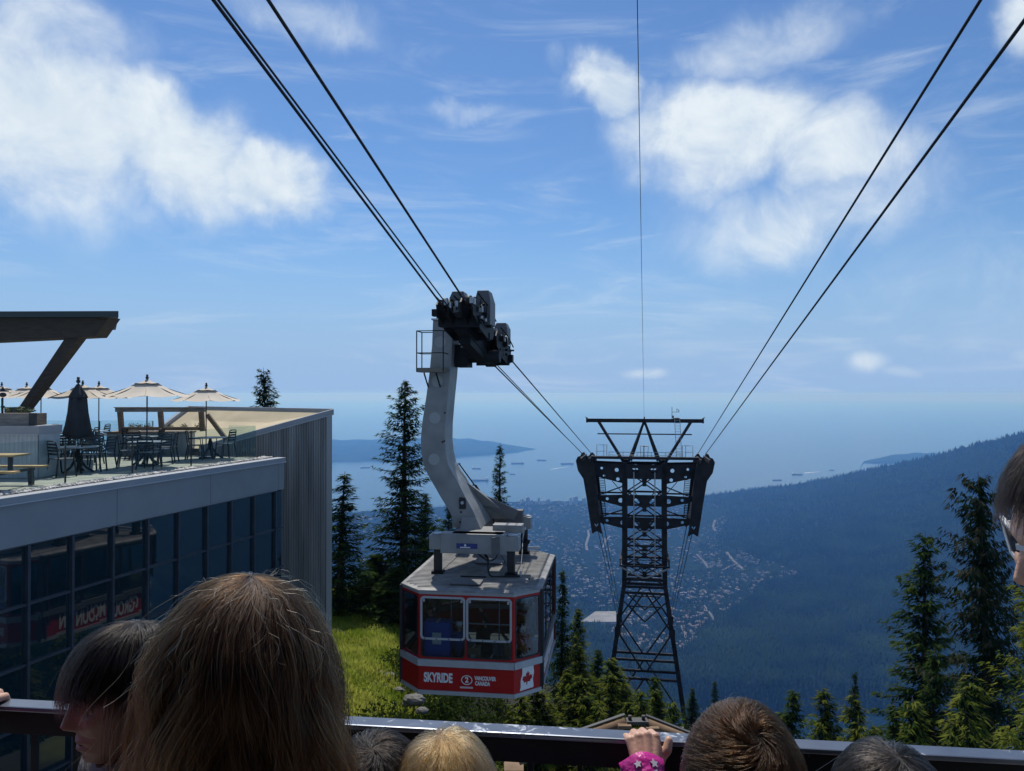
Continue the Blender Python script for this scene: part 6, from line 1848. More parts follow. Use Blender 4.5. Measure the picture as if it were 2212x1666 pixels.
build_ground_cover()
def build_shrubs_and_rocks():
    rng = np.random.default_rng(9)
    # shrubs on the dark bank under the cabin
    protos = []
    for k in range(3):
        V = []
        for _ in range(900):
            th, ph = rng.uniform(0, 6.28), math.acos(rng.uniform(0, 1))
            rr = (0.55 + 0.45 * rng.random() ** 0.5) * (0.8 + 0.25 * math.sin(3 * th + k) + 0.15 * math.sin(5 * ph + k))
            p = np.array([rr * math.sin(ph) * math.cos(th), rr * math.sin(ph) * math.sin(th), 0.15 + 0.85 * rr * math.cos(ph)])
            e1 = rng.normal(0, 1, 3); e1 /= np.linalg.norm(e1); e2 = np.cross(e1, rng.normal(0, 1, 3)); e2 /= np.linalg.norm(e2)
            s = 0.075 * rng.uniform(.6, 1.4)
            V += [p - e1 * s, p + e2 * s * .6, p + e1 * s, p - e2 * s * .6]
        me = multi_mesh('foliage', np.array(V), np.arange(len(V)).reshape(-1, 4), (rng.random(900) > 0.75).astype(int), [M_shrub, M_ndl_m])
        stem = MB()
        for q in range(5):
            a = q * 1.26
            stem.tube([(0, 0, -0.3), (0.2 * math.cos(a), 0.2 * math.sin(a), 0.3), (0.5 * math.cos(a), 0.5 * math.sin(a), 0.7)], [0.03, 0.02, 0.008], 5)
        sm = stem.mesh('stems'); sm.materials.append(M_bark)
        protos.append((me, sm))
    spots = [(930, 1530, 28, 0.9), (968, 1520, 30, 0.8), (1002, 1535, 27, 1.0), (1040, 1525, 29, 0.9), (1078, 1538, 27, 1.0), (1105, 1520, 30, 0.8), (905, 1545, 26, 0.7), (1010, 1560, 24, 0.9), (950, 1560, 24, 0.9), (1060, 1562, 24, 1.0), (880, 1566, 25, 0.7), (1160, 1545, 25, 1.0), (1205, 1550, 25, 1.0), (1245, 1560, 24, 0.9), (1480, 1560, 30, 1.0), (1640, 1580, 30, 0.9), (1740, 1585, 28, 0.9), (1830, 1590, 27, 0.9)]
    names = ['leftmost', 'second', 'third', 'fourth', 'fifth', 'sixth']
    for i, (u, v, d, r) in enumerate(spots):
        p = at_depth(u, v, d)
        z = float(H(np.array(p.x), np.array(p.y)))
        t = thing('shrub', 'dark leafy shrub on the shaded bank below the cabin' if i < 14 else 'leafy shrub above the rail among the low conifers', 'shrub', (p.x, p.y, z), i * 0.9, 'shrubs on the bank' if i < 14 else 'shrubs above the rail')
        t.scale = (r, r, r * 1.0)
        f, s = protos[i % 3]
        link('foliage', f, None, t); link('stems', s, None, t)
    # boulders where the meadow breaks off
    for i, (u, v, d, r, lab) in enumerate([(838, 1488, 30, 0.42, 'pale flat boulder at the meadow edge left of the cabin'), (862, 1492, 29, 0.3, 'small pale boulder beside the cabin lower left corner'), (895, 1512, 27.5, 0.45, 'largest grey boulder below the cabin left chamfer'),
                                           (912, 1535, 27, 0.26, 'grey stone under the largest boulder'), (880, 1520, 27.5, 0.22, 'small stone left of the largest boulder'), (985, 1548, 26, 0.15, 'small pale stone on the shaded bank, middle'), (1018, 1540, 26, 0.14, 'small pale stone on the shaded bank, right'), (822, 1494, 30, 0.28, 'low pale stone at the left end of the boulder row')]):
        r_ = random.Random(i)
        p = at_depth(u, v, d)
        z = float(H(np.array(p.x), np.array(p.y)))
        mb = MB(); r *= 0.72; mb.ball((0, 0, 0), r, 7, (1.25, 0.9, 0.62))
        mb.V = [tuple(c * (1 + 0.22 * mnoise.noise(Vector(v_) * 3 / max(r, .2) + Vector((i * 3.1, 0, 0)))) for c in v_) for v_ in mb.V]
        mb.S = [False] * len(mb.S)
        o = mb.build('boulder', M_rock); o.location = (p.x, p.y, max(z, p.z) if abs(z - p.z) < 1.2 else z)
        tag(o, lab, 'rock')
build_shrubs_and_rocks()
# ================================================================ PLATFORM, RAIL, PEOPLE
PLAT = -1.70
RAILZ = -0.62
ra, rb = at_height(0, 1524, RAILZ), at_height(2212, 1640, RAILZ)
rdir = (rb - ra).normalized(); rnor = Vector((-rdir.y, rdir.x, 0))        # away from us
def rail_pt(u, off=0.0, z=0.0):
    d = ray(u, 1580); n = rnor
    k = ra.dot(n) / (d.x * n.x + d.y * n.y)
    return Vector((d.x * k, d.y * k, RAILZ + z)) + rnor * off
def build_platform():
    c = (ra + rb) / 2
    M_deck = mat('deck_concrete', (0.30, 0.29, 0.28), 0.9, var=0.15, scale=3, bump=0.2)
    a = math.atan2(rdir.y, rdir.x)
    mb = MB().box((c.x - rnor.x * 2.9, c.y - rnor.y * 2.9, PLAT - 0.15), (9.0, 6.2, 0.3), a)
    tag(mb.build('viewing_deck', M_deck), kind='structure')
    # galvanised top bar: blue grey with pale spangle and rubbed patches
    M_galv = mat('galvanised_bar', (0.13, 0.15, 0.19), 0.30, metal=0.6, var=0.05, scale=20, color2=(0.16, 0.18, 0.22))
    nt = M_galv.node_tree; b = nt.nodes['Principled BSDF']
    tc = nt.nodes.new('ShaderNodeTexCoord'); nz = nt.nodes.new('ShaderNodeTexNoise'); nz.inputs['Scale'].default_value = 42; nz.inputs['Detail'].default_value = 6; nz.inputs['Distortion'].default_value = 1.2
    n2 = nt.nodes.new('ShaderNodeTexNoise'); n2.inputs['Scale'].default_value = 3.0
    nt.links.new(tc.outputs['Object'], nz.inputs['Vector']); nt.links.new(tc.outputs['Object'], n2.inputs['Vector'])
    ml = nt.nodes.new('ShaderNodeMath'); ml.operation = 'MULTIPLY'; nt.links.new(nz.outputs['Fac'], ml.inputs[0]); nt.links.new(n2.outputs['Fac'], ml.inputs[1])
    mr = nt.nodes.new('ShaderNodeMapRange'); mr.inputs['From Min'].default_value = 0.31; mr.inputs['From Max'].default_value = 0.36
    nt.links.new(ml.outputs[0], mr.inputs['Value'])
    mx = nt.nodes.new('ShaderNodeMix'); mx.data_type = 'RGBA'; src = b.inputs['Base Color'].links[0].from_socket
    nt.links.new(src, mx.inputs[6]); mx.inputs[7].default_value = (0.34, 0.38, 0.44, 1); nt.links.new(mr.outputs[0], mx.inputs[0]); nt.links.new(mx.outputs[2], b.inputs['Base Color'])
    mr2 = nt.nodes.new('ShaderNodeMapRange'); mr2.inputs['From Min'].default_value = 0.29; mr2.inputs['From Max'].default_value = 0.33; mr2.inputs['To Min'].default_value = 0.30; mr2.inputs['To Max'].default_value = 0.6
    nt.links.new(ml.outputs[0], mr2.inputs['Value']); nt.links.new(mr2.outputs[0], b.inputs['Roughness'])
    M_rail_shade = mat('rail_shade', (0.020, 0.021, 0.023), 0.7, var=0.25, scale=8, spec=0.15)  # same steel as the top bar, its shade put into the colour
    T = thing('railing', 'galvanised railing across the foot of the view, its shaded sides coloured dark', 'railing', (c.x, c.y, PLAT))
    L = 6.4
    def P(x, y, z): return (c + rdir * x + rnor * y) + Vector((0, 0, z - 0.0))
    def rb_(name, x0, x1, y0, y1, z0, z1, m, bev=0.0):
        lo = [P(x0, y0, z0), P(x1, y0, z0), P(x1, y1, z0), P(x0, y1, z0)]; hi = [P(x0, y0, z1), P(x1, y0, z1), P(x1, y1, z1), P(x0, y1, z1)]
        return MB().hexa(lo, hi).build(name, m, T, bev, world=True)
    rb_('top_bar', -L / 2, L / 2, -0.004, 0.036, -0.010, 0.0, M_galv, 0.003)
    rb_('side_bar', -L / 2, L / 2, 0.002, 0.034, -0.056, -0.0104, M_rail_shade, 0.002)
    rb_('bottom_bar', -L / 2, L / 2, 0.004, 0.032, -0.99, -0.95, M_rail_shade)
    x = -L / 2 + 0.05
    k = 0
    while x < L / 2:
        if k % 16 == 3: rb_('post', x - 0.022, x + 0.022, -0.004, 0.040, -1.07, -0.0565, M_rail_shade)
        else: rb_('baluster', x - 0.0045, x + 0.0045, 0.012, 0.024, -0.9495, -0.0565, M_rail_shade)
        x += 0.0905; k += 1
    # rusty pipe frame just beyond the rail
    M_rust = mat('rusty_pipe', (0.15, 0.075, 0.032), 0.85, var=0.3, scale=5, color2=(0.27, 0.185, 0.11), bump=0.3)
    M_dull = mat('weathered_flat_bar', (0.07, 0.072, 0.07), 0.7, var=0.2, scale=6)
    d = 3.6
    p0 = at_depth(1376, 1562, d)
    F = thing('pipe_frame', 'rusty pipe frame peaking just beyond the rail', 'frame', p0)
    for u0, v0, u1, v1 in ((1352, 1562, 1120, 1642), (1398, 1564, 1600, 1643)):
        a_, b_ = at_depth(u0, v0, d) - p0, at_depth(u1, v1, d - .05) - p0
        MB().tube([a_, a_.lerp(b_, .5), b_], 0.0235, 14).build('pipe', M_rust, F)
        o = Vector((0, 0.035, 0.024))
        MB().beam(a_ + o, b_ + o, 0.02, 0.008).build('flat_bar', M_dull, F)
    for u in (1347, 1407):
        q = at_depth(u, 1566 if u < 1376 else 1571, d - .02) - p0
        MB().box(tuple(q + Vector((0.002, 0, 0.0))), (0.06, 0.06, 0.014)).build('lug', M_rust, F)
        q = at_depth(1366 if u < 1376 else 1384, 1556 + 0 * u, d) - p0 + Vector(((u - 1376) / 30 * 0.012, 0, 0))
        MB().cyl(q, q + Vector((0, 0, 0.022)), 0.009, 6).build('bolt', mat('bolt_dark', (0.05, 0.035, 0.03), 0.6) if 'bolt_dark' not in MATS else MATS['bolt_dark'], F)
    q = at_depth(1376, 1558, d) - p0
    MB().box(tuple(q), (0.10, 0.05, 0.014)).build('cap_plate', M_dull, F)
    MB().beam(at_depth(1352, 1600, d + .1) - p0, at_depth(1352, 1720, d + .1) - p0, 0.05).beam(at_depth(1400, 1600, d + .1) - p0, at_depth(1400, 1720, d + .1) - p0, 0.05).build('upright', M_dull, F)
    for u in (1110, 1610):
        MB().beam(at_depth(u, 1655, d) - p0, at_depth(u, 1655, d) - p0 + Vector((0, 0, -9.6 - p0.z - .6 + 0.0)), 0.09).build('stanchion', M_rust, F)
build_platform()
def build_unseen_hall():
    # unseen station hall, added and sized to block sky light behind the people
    m = mat('unseen_hall_dark', (0.085, 0.085, 0.088), 0.9, var=0.2, scale=0.8)
    T = thing('unseen_station_hall', 'unseen tram station hall behind the viewing deck, added to block sky light', 'building', (0, -5, -11))
    for x in (-5.6, 5.6):
        MB().box((x, -4.6, -3.8), (0.4, 6.6, 14.4)).build('side_wall', m, T, world=True)
    MB().box((0, -7.8, -3.8), (11.6, 0.4, 14.4)).build('back_wall', m, T, world=True)
    MB().box((0, -4.5, 3.55), (11.8, 7.0, 0.3)).build('roof', m, T, world=True)
    MB().box((0, -4.6, -1.95), (10.7, 6.0, 0.3)).build('hall_floor', m, T, world=True)
    MB().box((0, -1.9, -6.6), (10.7, 0.4, 8.8)).build('front_wall', m, T, world=True)
build_unseen_hall()

# ---------------------------------------------------------------- figures
def skin_mat(name, color, sub=0.12):
    m = mat(name, color, 0.48, var=0.10, scale=30, bump=0.06, bscale=220)
    b = m.node_tree.nodes['Principled BSDF']
    b.inputs['Subsurface Weight'].default_value = sub; b.inputs['Subsurface Radius'].default_value = (1.0, 0.35, 0.2); b.inputs['Subsurface Scale'].default_value = 0.006
    return m
M_skin = skin_mat('skin_light', (0.56, 0.33, 0.23))
M_skin_t = skin_mat('skin_tan', (0.22, 0.14, 0.095), 0.0)
M_lip = mat('lip', (0.30, 0.09, 0.08), 0.4)
M_eyew = mat('eye_white', (0.55, 0.53, 0.50), 0.2); M_iris = mat('iris', (0.02, 0.012, 0.008), 0.15)
def remeshed(mb, voxel, smooth_it=4, fac=0.5):
    me = mb.mesh('tmp'); o = bpy.data.objects.new('tmp', me); COL.objects.link(o)
    r = o.modifiers.new('r', 'REMESH'); r.mode = 'VOXEL'; r.voxel_size = voxel; r.use_smooth_shade = True
    s = o.modifiers.new('s', 'SMOOTH'); s.iterations = smooth_it; s.factor = fac
    out = bpy.data.meshes.new_from_object(o.evaluated_get(bpy.context.evaluated_depsgraph_get()))
    bpy.data.objects.remove(o); bpy.data.meshes.remove(me)
    return out
def cap(mb, p, q, r0, r1=None, n=10):
    r1 = r0 if r1 is None else r1
    mb.tube([p, q], [r0, r1], n).ball(tuple(p), r0, 6).ball(tuple(q), r1, 6)
def gauss(x, s): return np.exp(-(x / s) ** 2)
def head_points(h, n=72, m=90):
    """A head of height h: x right, y forward, z up, origin at its centre, with brow, nose, lips, chin, ears' hollows."""
    th = np.linspace(0, np.pi, n)[:, None]; ph = np.linspace(0, 2 * np.pi, m, endpoint=False)[None, :]
    ux = np.sin(th) * np.cos(ph); uy = np.sin(th) * np.sin(ph); uz = np.cos(th) * np.ones_like(ph)
    z = uz * 0.5
    w = 0.345 * np.ones_like(z)                               # half width
    w = w * (1 - 0.20 * smooth(-0.10, -0.50, z) - 0.10 * smooth(-0.3, -0.5, z))
    f = np.where(uy > 0, 0.40, 0.43)
    x = ux * w; y = uy * f
    # flatten the face, jaw forward, skull back
    y = y + np.where(uy > 0, -0.025 * gauss(x, .2) * smooth(0.25, -0.1, z), 0)
    y = y + 0.10 * smooth(-0.15, -0.46, z) * smooth(-0.6, 0.4, uy)
    y = y + np.where(uy < 0, 0.16 * smooth(-0.12, -0.48, z), 0)
    fr = smooth(0.2, 0.8, uy)
    y = y + fr * (0.030 * gauss(z - 0.075, .035) * gauss(x, .22)                                 # brow
                  - 0.050 * gauss(z - 0.015, .045) * (gauss(x - .14, .075) + gauss(x + .14, .075))   # sockets
                  + 0.018 * gauss(z + 0.10, .07) * (gauss(x - .19, .08) + gauss(x + .19, .08))    # cheeks
                  + np.interp(z, [-0.22, -0.175, -0.145, -0.12, -0.02, 0.04, 0.08], [0, 0.024, 0.098, 0.116, 0.062, 0.022, 0]) * gauss(x, .048 + 0.030 * gauss(z + .15, .04))   # nose
                  + 0.028 * gauss(z + 0.255, .022) * gauss(x, .10) + 0.026 * gauss(z + 0.315, .024) * gauss(x, .09)   # lips
                  - 0.022 * gauss(z + 0.283, .010) * gauss(x, .10) - 0.018 * gauss(z + 0.365, .022) * gauss(x, .1)
                  + 0.035 * gauss(z + 0.435, .045) * gauss(x, .11))                               # chin
    V = np.stack([x, y, z], -1) * h
    V = V.reshape(-1, 3)
    i = np.arange((n - 1) * m); r, c = i // m, i % m
    Fs = np.stack([r * m + c, (r + 1) * m + c, (r + 1) * m + (c + 1) % m, r * m + (c + 1) % m], -1)
    return V, Fs
def append_mesh(me, V, Fs):
    """One mesh from a remeshed body and a head."""
    n = len(me.vertices); co = np.empty(n * 3, np.float32); me.vertices.foreach_get('co', co)
    polys = [tuple(p.vertices) for p in me.polygons]
    out = bpy.data.meshes.new('body')
    out.from_pydata(np.concatenate([co.reshape(-1, 3), V]).tolist(), [], polys + [tuple(int(a) + n for a in f) for f in Fs])
    out.polygons.foreach_set('use_smooth', np.ones(len(out.polygons), bool)); out.update()
    return out
HAIR_M = {}
def hair_mat(name, root, tip, rough=0.32, rand=0.35):
    m = bpy.data.materials.new(name); m.use_nodes = True
    nt = m.node_tree; nt.nodes.clear()
    out = nt.nodes.new('ShaderNodeOutputMaterial'); hb = nt.nodes.new('ShaderNodeBsdfHairPrincipled')
    hb.parametrization = 'COLOR'
    hi = nt.nodes.new('ShaderNodeHairInfo')
    mx = nt.nodes.new('ShaderNodeMix'); mx.data_type = 'RGBA'
    mx.inputs[6].default_value = (*root, 1); mx.inputs[7].default_value = (*tip, 1)
    ad = nt.nodes.new('ShaderNodeMath'); ad.operation = 'MULTIPLY_ADD'; ad.use_clamp = True
    nt.links.new(hi.outputs['Random'], ad.inputs[0]); ad.inputs[1].default_value = 0.9
    su = nt.nodes.new('ShaderNodeMath'); su.operation = 'MULTIPLY_ADD'; nt.links.new(hi.outputs['Intercept'], su.inputs[0]); su.inputs[1].default_value = 0.95; su.inputs[2].default_value = -0.55
    nt.links.new(su.outputs[0], ad.inputs[2])
    nt.links.new(ad.outputs[0], mx.inputs[0]); nt.links.new(mx.outputs[2], hb.inputs['Color'])
    hb.inputs['Roughness'].default_value = rough; hb.inputs['Radial Roughness'].default_value = 0.45
    hb.inputs['Random Roughness'].default_value = rand
    hb.inputs['IOR'].default_value = 1.36
    nt.links.new(hb.outputs[0], out.inputs[0])
    return m
def unit(a): return a / (np.linalg.norm(a, axis=-1, keepdims=True) + 1e-9)
def grow_hair(rng, n, K, length, rad, axis, swirl=0.0, root_max=100, face=(0.30, 0.05), gravity=0.35, wave=0.15, layers=(1.02, 1.18), clumps=220, stray=0.03, extra=(), out=0.0, lift=0.0, var=0.35, clump_pull=0.55, fringe_cut=0.0, wfreq=(4, 13), gpow=1.0):
    """Strand paths (n, K, 3) round an ellipsoid head at the origin (y forward): combed away from `axis`, then falling."""
    rad = np.array(rad); axis = np.array(axis, float); axis /= np.linalg.norm(axis)
    def roots(k):
        d = unit(rng.normal(0, 1, (k * 6, 3)))
        ok = d @ axis > math.cos(R(root_max))
        ok &= ~((d[:, 1] > face[0]) & (d[:, 2] < face[1] + 0.35 * np.abs(d[:, 0])))
        d = d[ok]
        while len(d) < k: d = np.concatenate([d, d])
        return d[:k]
    def march(d, L, lay, ph, amp, strayv):
        p = d * rad * (1 + (lay - 1) * 0.2)[:, None]
        pts = [p.copy()]
        step = L / (K - 1)
        for k in range(K - 1):
            t = k / (K - 1)
            nn = unit(p / (rad * rad))
            fl = unit(nn * (nn @ axis)[:, None] - axis + np.cross(nn, axis) * swirl)
            g = np.array([0, 0, -1.0])
            below = smooth(0.25, -0.35, nn[:, 2])[:, None]
            w = np.clip(gravity * (0.3 + 1.2 * t) ** gpow + below * 0.85, 0, 1)
            dr = fl * (1 - w) + g * w + nn * (lift * (1 - t) + out * t)
            wv = np.stack([np.sin(ph[:, 0] + t * ph[:, 3]), np.sin(ph[:, 1] + t * ph[:, 4]), 0.4 * np.sin(ph[:, 2] + t * 6)], -1) * amp[:, None] * (0.25 + 0.75 * t)
            dr = unit(dr + wv + strayv * (t + 0.2))
            p = p + dr * step[:, None]
            # stay outside head and shoulders
            lt = 1 + (lay - 1) * min(1.0, 0.25 + 3.0 * t)
            q = np.sqrt(((p / (rad * lt[:, None])) ** 2).sum(1))
            ins = q < 1
            p[ins] = p[ins] / q[ins][:, None]
            for c, r_ in extra:
                c = np.array(c); r_ = np.array(r_)
                e = (p - c) / r_; q = np.sqrt((e ** 2).sum(1)); ins = q < lay
                p[ins] = c + (p[ins] - c) * (lay[ins] / q[ins])[:, None]
            pts.append(p.copy())
        return np.stack(pts, 1)
    gd = roots(clumps)
    gph = np.concatenate([rng.uniform(0, 6.28, (clumps, 3)), rng.uniform(wfreq[0], wfreq[1], (clumps, 2))], 1)
    glen = length * rng.uniform(1 - var, 1, clumps) * (1 - fringe_cut * smooth(0.12, 0.55, gd[:, 1]))
    G = march(gd, glen, np.full(clumps, (layers[0] + layers[1]) / 2), gph, np.full(clumps, wave), np.zeros((clumps, 3)))
    d = roots(n)
    idx = np.empty(n, int)
    for a in range(0, n, 2000): idx[a:a + 2000] = np.argmax(d[a:a + 2000] @ gd.T, 1)
    lay = rng.uniform(layers[0], layers[1], n)
    ph = gph[idx] + rng.normal(0, .35, (n, 5))
    st = rng.normal(0, 1, (n, 3)) * np.where(rng.random(n) < 0.04, stray * 9, stray)[:, None]
    S = march(d, glen[idx] * rng.uniform(0.85, 1.05, n), lay, ph, np.full(n, wave), st)
    T = np.linspace(0, 1, K)[None, :, None]
    off = (d - gd[idx]) * rad
    tgt = G[idx] + (off * 0.25)[:, None, :]
    S = S + (tgt - S) * (clump_pull * T * (rng.random(n) < 0.9)[:, None, None])
    return S
def strands_object(name, S, r0, r1, m, parent):
    n, K, _ = S.shape
    hc = bpy.data.hair_curves.new(name)
    hc.add_curves([K] * n)
    hc.points.foreach_set('position', S.astype(np.float32).ravel())
    rr = (np.linspace(1, 0, K) ** 0.7 * (r0 - r1) + r1).astype(np.float32)
    hc.points.foreach_set('radius', np.tile(rr, n))
    hc.materials.append(m)
    o = bpy.data.objects.new(name, hc); COL.objects.link(o); o.parent = parent
    o['kind'] = 'stuff'
    return o
def hair_cap(rad, axis, grow=1.0, face=(0.30, 0.05), extra=None, m=None, parent=None):
    """The mass of hair below the strands."""
    n, k = 40, 56
    V, Fs = [], []
    for i in range(n + 1):
        th = math.pi * i / n
        for j in range(k):
            ph = 2 * math.pi * j / k
            d = Vector((math.sin(th) * math.cos(ph), math.sin(th) * math.sin(ph), math.cos(th)))
            s = grow
            if d.y > face[0] - 0.08 and d.z < face[1] + 0.35 * abs(d.x) + 0.05: s = 0.80
            if extra and d.z < -0.1 and d.y < 0.3:
                pass
            V.append((d.x * rad[0] * s, d.y * rad[1] * s, d.z * rad[2] * s))
    for i in range(n):
        for j in range(k):
            Fs.append((i * k + j, (i + 1) * k + j, (i + 1) * k + (j + 1) % k, i * k + (j + 1) % k))
    mb = MB().add(V, Fs, True)
    if extra:
        for (p, q, ra_, rb_, sy) in extra:
            mb2 = MB(); mb2.tube([p, Vector(p).lerp(Vector(q), .5), q], [ra_, (ra_ + rb_) / 2 * 1.02, rb_], 24)
            cy = (p[1] + q[1]) / 2
            mb2.V = [(v[0], cy + (v[1] - cy) * sy, v[2]) for v in mb2.V]
            o = len(mb.V); mb.V += mb2.V; mb.F += [tuple(i + o for i in f) for f in mb2.F]; mb.S += mb2.S
    return mb.build('hair', m, parent)
def fist(mb, side, s=1.0, at=Vector((0, 0, 0)), yaw=0.0, wrist_dir=None):
    """A hand closed over a bar running along x: knuckles up, fingers over the far side. side=+1: thumb to the right."""
    M = Matrix.Translation(at) @ Matrix.Rotation(yaw, 4, 'Z')
    def P(x, y, z): return M @ Vector((x * s * side, y * s, z * s))
    wr = P(-0.004, -0.050, -0.024)
    xs = (0.0235, 0.0075, -0.0085, -0.0235); tops = (0.0205, 0.0235, 0.0225, 0.0175); fl = (0.95, 1.0, 0.96, 0.84); rr = (0.0088, 0.0090, 0.0086, 0.0078)
    for x, zt, l, r in zip(xs, tops, fl, rr):
        a = P(x, -0.008, zt); b = P(x * 1.02, 0.022 * l, zt - 0.004); c = P(x * .98, 0.032 * l, zt - 0.024 * l); e = P(x * .95, 0.020 * l, zt - 0.036 * l)
        cap(mb, wr + (P(x * .45, 0, 0) - P(0, 0, 0)), a, 0.0125 * s, r * s * 1.12)
        cap(mb, a, b, r * s * 1.05, r * s * .98); cap(mb, b, c, r * s * .95, r * s * .88); cap(mb, c, e, r * s * .86, r * s * .76)
        mb.ball(tuple(a + Vector((0, 0, 0.0022 * s))), r * s * 1.05, 6)
    cap(mb, P(0.014, -0.036, -0.020), P(0.028, -0.022, -0.010), 0.0135 * s, 0.0115 * s)
    cap(mb, P(0.028, -0.020, -0.010), P(0.0410, -0.022, 0.004), 0.0108 * s, 0.0092 * s)
    cap(mb, P(0.0410, -0.022, 0.004), P(0.0465, -0.015, 0.018), 0.0092 * s, 0.0078 * s)
    for x in (-0.014, 0, 0.014): cap(mb, wr, P(x, -0.016, 0.000), 0.0160 * s, 0.0150 * s)
    return wr
def person(label, x, y, height, face_deg, skin, top_m, leg_m, head_h=None, floor=PLAT, arms=None, voxel=0.014, lean=(0, 0), head_tilt=0.0, name='person', top_name='shirt', hands=None, group=None, head_off=(0, 0)):
    """Standing figure: one continuous body mesh (limbs, hands, head), clothes as children. face_deg: 0 looks away from us, +90 looks left."""
    T = thing(name, label, 'person', (x, y, floor), 0.0, group)
    Hh = head_h or height * 0.142
    rz = R(face_deg)
    Rm = Matrix.Rotation(rz, 3, 'Z')
    def V_(a, b, c): return Rm @ Vector((a, b, c)) + Vector((lean[0] * c / height, lean[1] * c / height, 0))
    h = height
    sh = 0.108 * h; hip = 0.062 * h
    zs, zh, zk = 0.80 * h, 0.52 * h, 0.285 * h
    body, top, leg = MB(), MB(), MB()
    neck, chest, belly, pelv = V_(0, 0.0, zs + .03 * h), V_(0, 0.005 * h, zs - 0.07 * h), V_(0, 0.01 * h, 0.62 * h), V_(0, 0, zh)
    cap(body, pelv, belly, 0.075 * h, 0.068 * h); cap(body, belly, chest, 0.068 * h, 0.078 * h)
    cap(body, chest, neck, 0.06 * h, 0.034 * h); cap(body, neck, V_(0, 0.012 * h, h - Hh * .72) + Vector((head_off[0] * .8, head_off[1], 0)), 0.032 * h, 0.034 * h)
    cap(top, pelv + Vector((0, 0, -.01 * h)), belly, 0.088 * h, 0.082 * h); cap(top, belly, chest, 0.082 * h, 0.088 * h); cap(top, chest, V_(0, 0, zs), 0.07 * h, 0.05 * h)
    tips = []
    for k, sd in enumerate((-1, 1)):
        S = V_(sd * sh, 0, zs - 0.025 * h)
        cap(body, V_(sd * .03 * h, 0, zs - .01 * h), S, 0.042 * h, 0.036 * h); cap(top, V_(sd * .03 * h, 0, zs - .012 * h), S, 0.054 * h, 0.046 * h)
        tgt = arms[k] if arms and arms[k] is not None else None
        if tgt is None:
            E, W = V_(sd * (sh + .025 * h), -0.01 * h, 0.62 * h), V_(sd * (sh + .03 * h), 0.04 * h, 0.47 * h)
        else:
            W = Vector(tgt) - Vector((x, y, floor))
            mid = (S + W) / 2
            ln = (W - S).length; full = 0.335 * h
            sag = math.sqrt(max(0, (full / 2) ** 2 - (ln / 2) ** 2))
            E = mid + (Vector((0, -0.35, -1)).normalized() * sag)
        cap(body, S, E, 0.034 * h, 0.027 * h); cap(body, E, W, 0.027 * h, 0.019 * h)
        cap(top, S, E, 0.045 * h, 0.038 * h); cap(top, E, E.lerp(W, 0.86), 0.038 * h, 0.030 * h)
        tips.append((E, W))
        if not (hands and hands[k]):
            dirw = (W - E).normalized()
            sidev = dirw.cross(Vector((0, 1, 0.2))).normalized()
            pm = W + dirw * 0.045 * h
            cap(body, W, pm, 0.019 * h, 0.021 * h)
            for q in range(4):
                o = sidev * (q - 1.5) * 0.0115 * h
                cap(body, pm + o, pm + o + dirw * 0.03 * h, 0.0075 * h, 0.007 * h, 6); cap(body, pm + o + dirw * .03 * h, pm + o + dirw * 0.045 * h + Vector((0, .01 * h, 0)), 0.007 * h, 0.006 * h, 6)
            cap(body, W + dirw * .012 * h + sidev * .018 * h, pm + sidev * 0.034 * h, 0.009 * h, 0.0075 * h, 6)
    for sd in (-1, 1):
        Hp, K_, A_ = V_(sd * hip, 0, zh - .02 * h), V_(sd * hip * 1.05, 0.012 * h, zk), V_(sd * hip * 1.1, -0.005 * h, 0.045 * h)
        for mb, g in ((body, 0), (leg, 0.012 * h)):
            cap(mb, Hp, K_, 0.056 * h + g, 0.037 * h + g); cap(mb, K_, A_, 0.036 * h + g, 0.023 * h + g * 1.3)
        cap(body, A_ + Vector((0, 0, -.02 * h)), A_ + Rm @ Vector((0, 0.085 * h, -.03 * h)), 0.024 * h, 0.020 * h)
    cap(leg, V_(-hip * .6, 0, zh), V_(hip * .6, 0, zh), 0.075 * h)
    me = remeshed(body, voxel)
    if hands:
        for k in (0, 1):
            if hands[k]:
                hm = MB(); E, W = tips[k]
                sc_, side, yaw, at = hands[k]
                wr = fist(hm, side, sc_, Vector(at) - Vector((x, y, floor)), yaw)
                cap(hm, wr, wr.lerp(E, 0.25), 0.0185 * sc_, 0.021 * sc_)
                hv = remeshed(hm, 0.0021, 3, 0.5)
                co = np.empty(len(hv.vertices) * 3, np.float32); hv.vertices.foreach_get('co', co)
                me = append_mesh(me, co.reshape(-1, 3), [tuple(p.vertices) for p in hv.polygons])
    V, Fs = head_points(Hh)
    HM = Matrix.Translation(V_(0, 0.015 * h, h - Hh * 0.5) + Vector((head_off[0], head_off[1], 0))) @ Matrix.Rotation(rz, 4, 'Z') @ Matrix.Rotation(head_tilt, 4, 'X')
    Mx = np.array(HM)
    V = V @ Mx[:3, :3].T + Mx[:3, 3]
    me = append_mesh(me, V, Fs)
    link('body', me, skin, T)
    link(top_name, remeshed(top, voxel, 5), top_m, T)
    link('trousers', remeshed(leg, voxel, 5), leg_m, T)
    return T, HM, Hh
def head_frame(T, HM, name='hair'):
    """Empty-free frame: strands are grown in head space and moved into the person's space."""
    return np.array(HM)
def to_space(S, M): return S @ M[:3, :3].T + M[:3, 3]
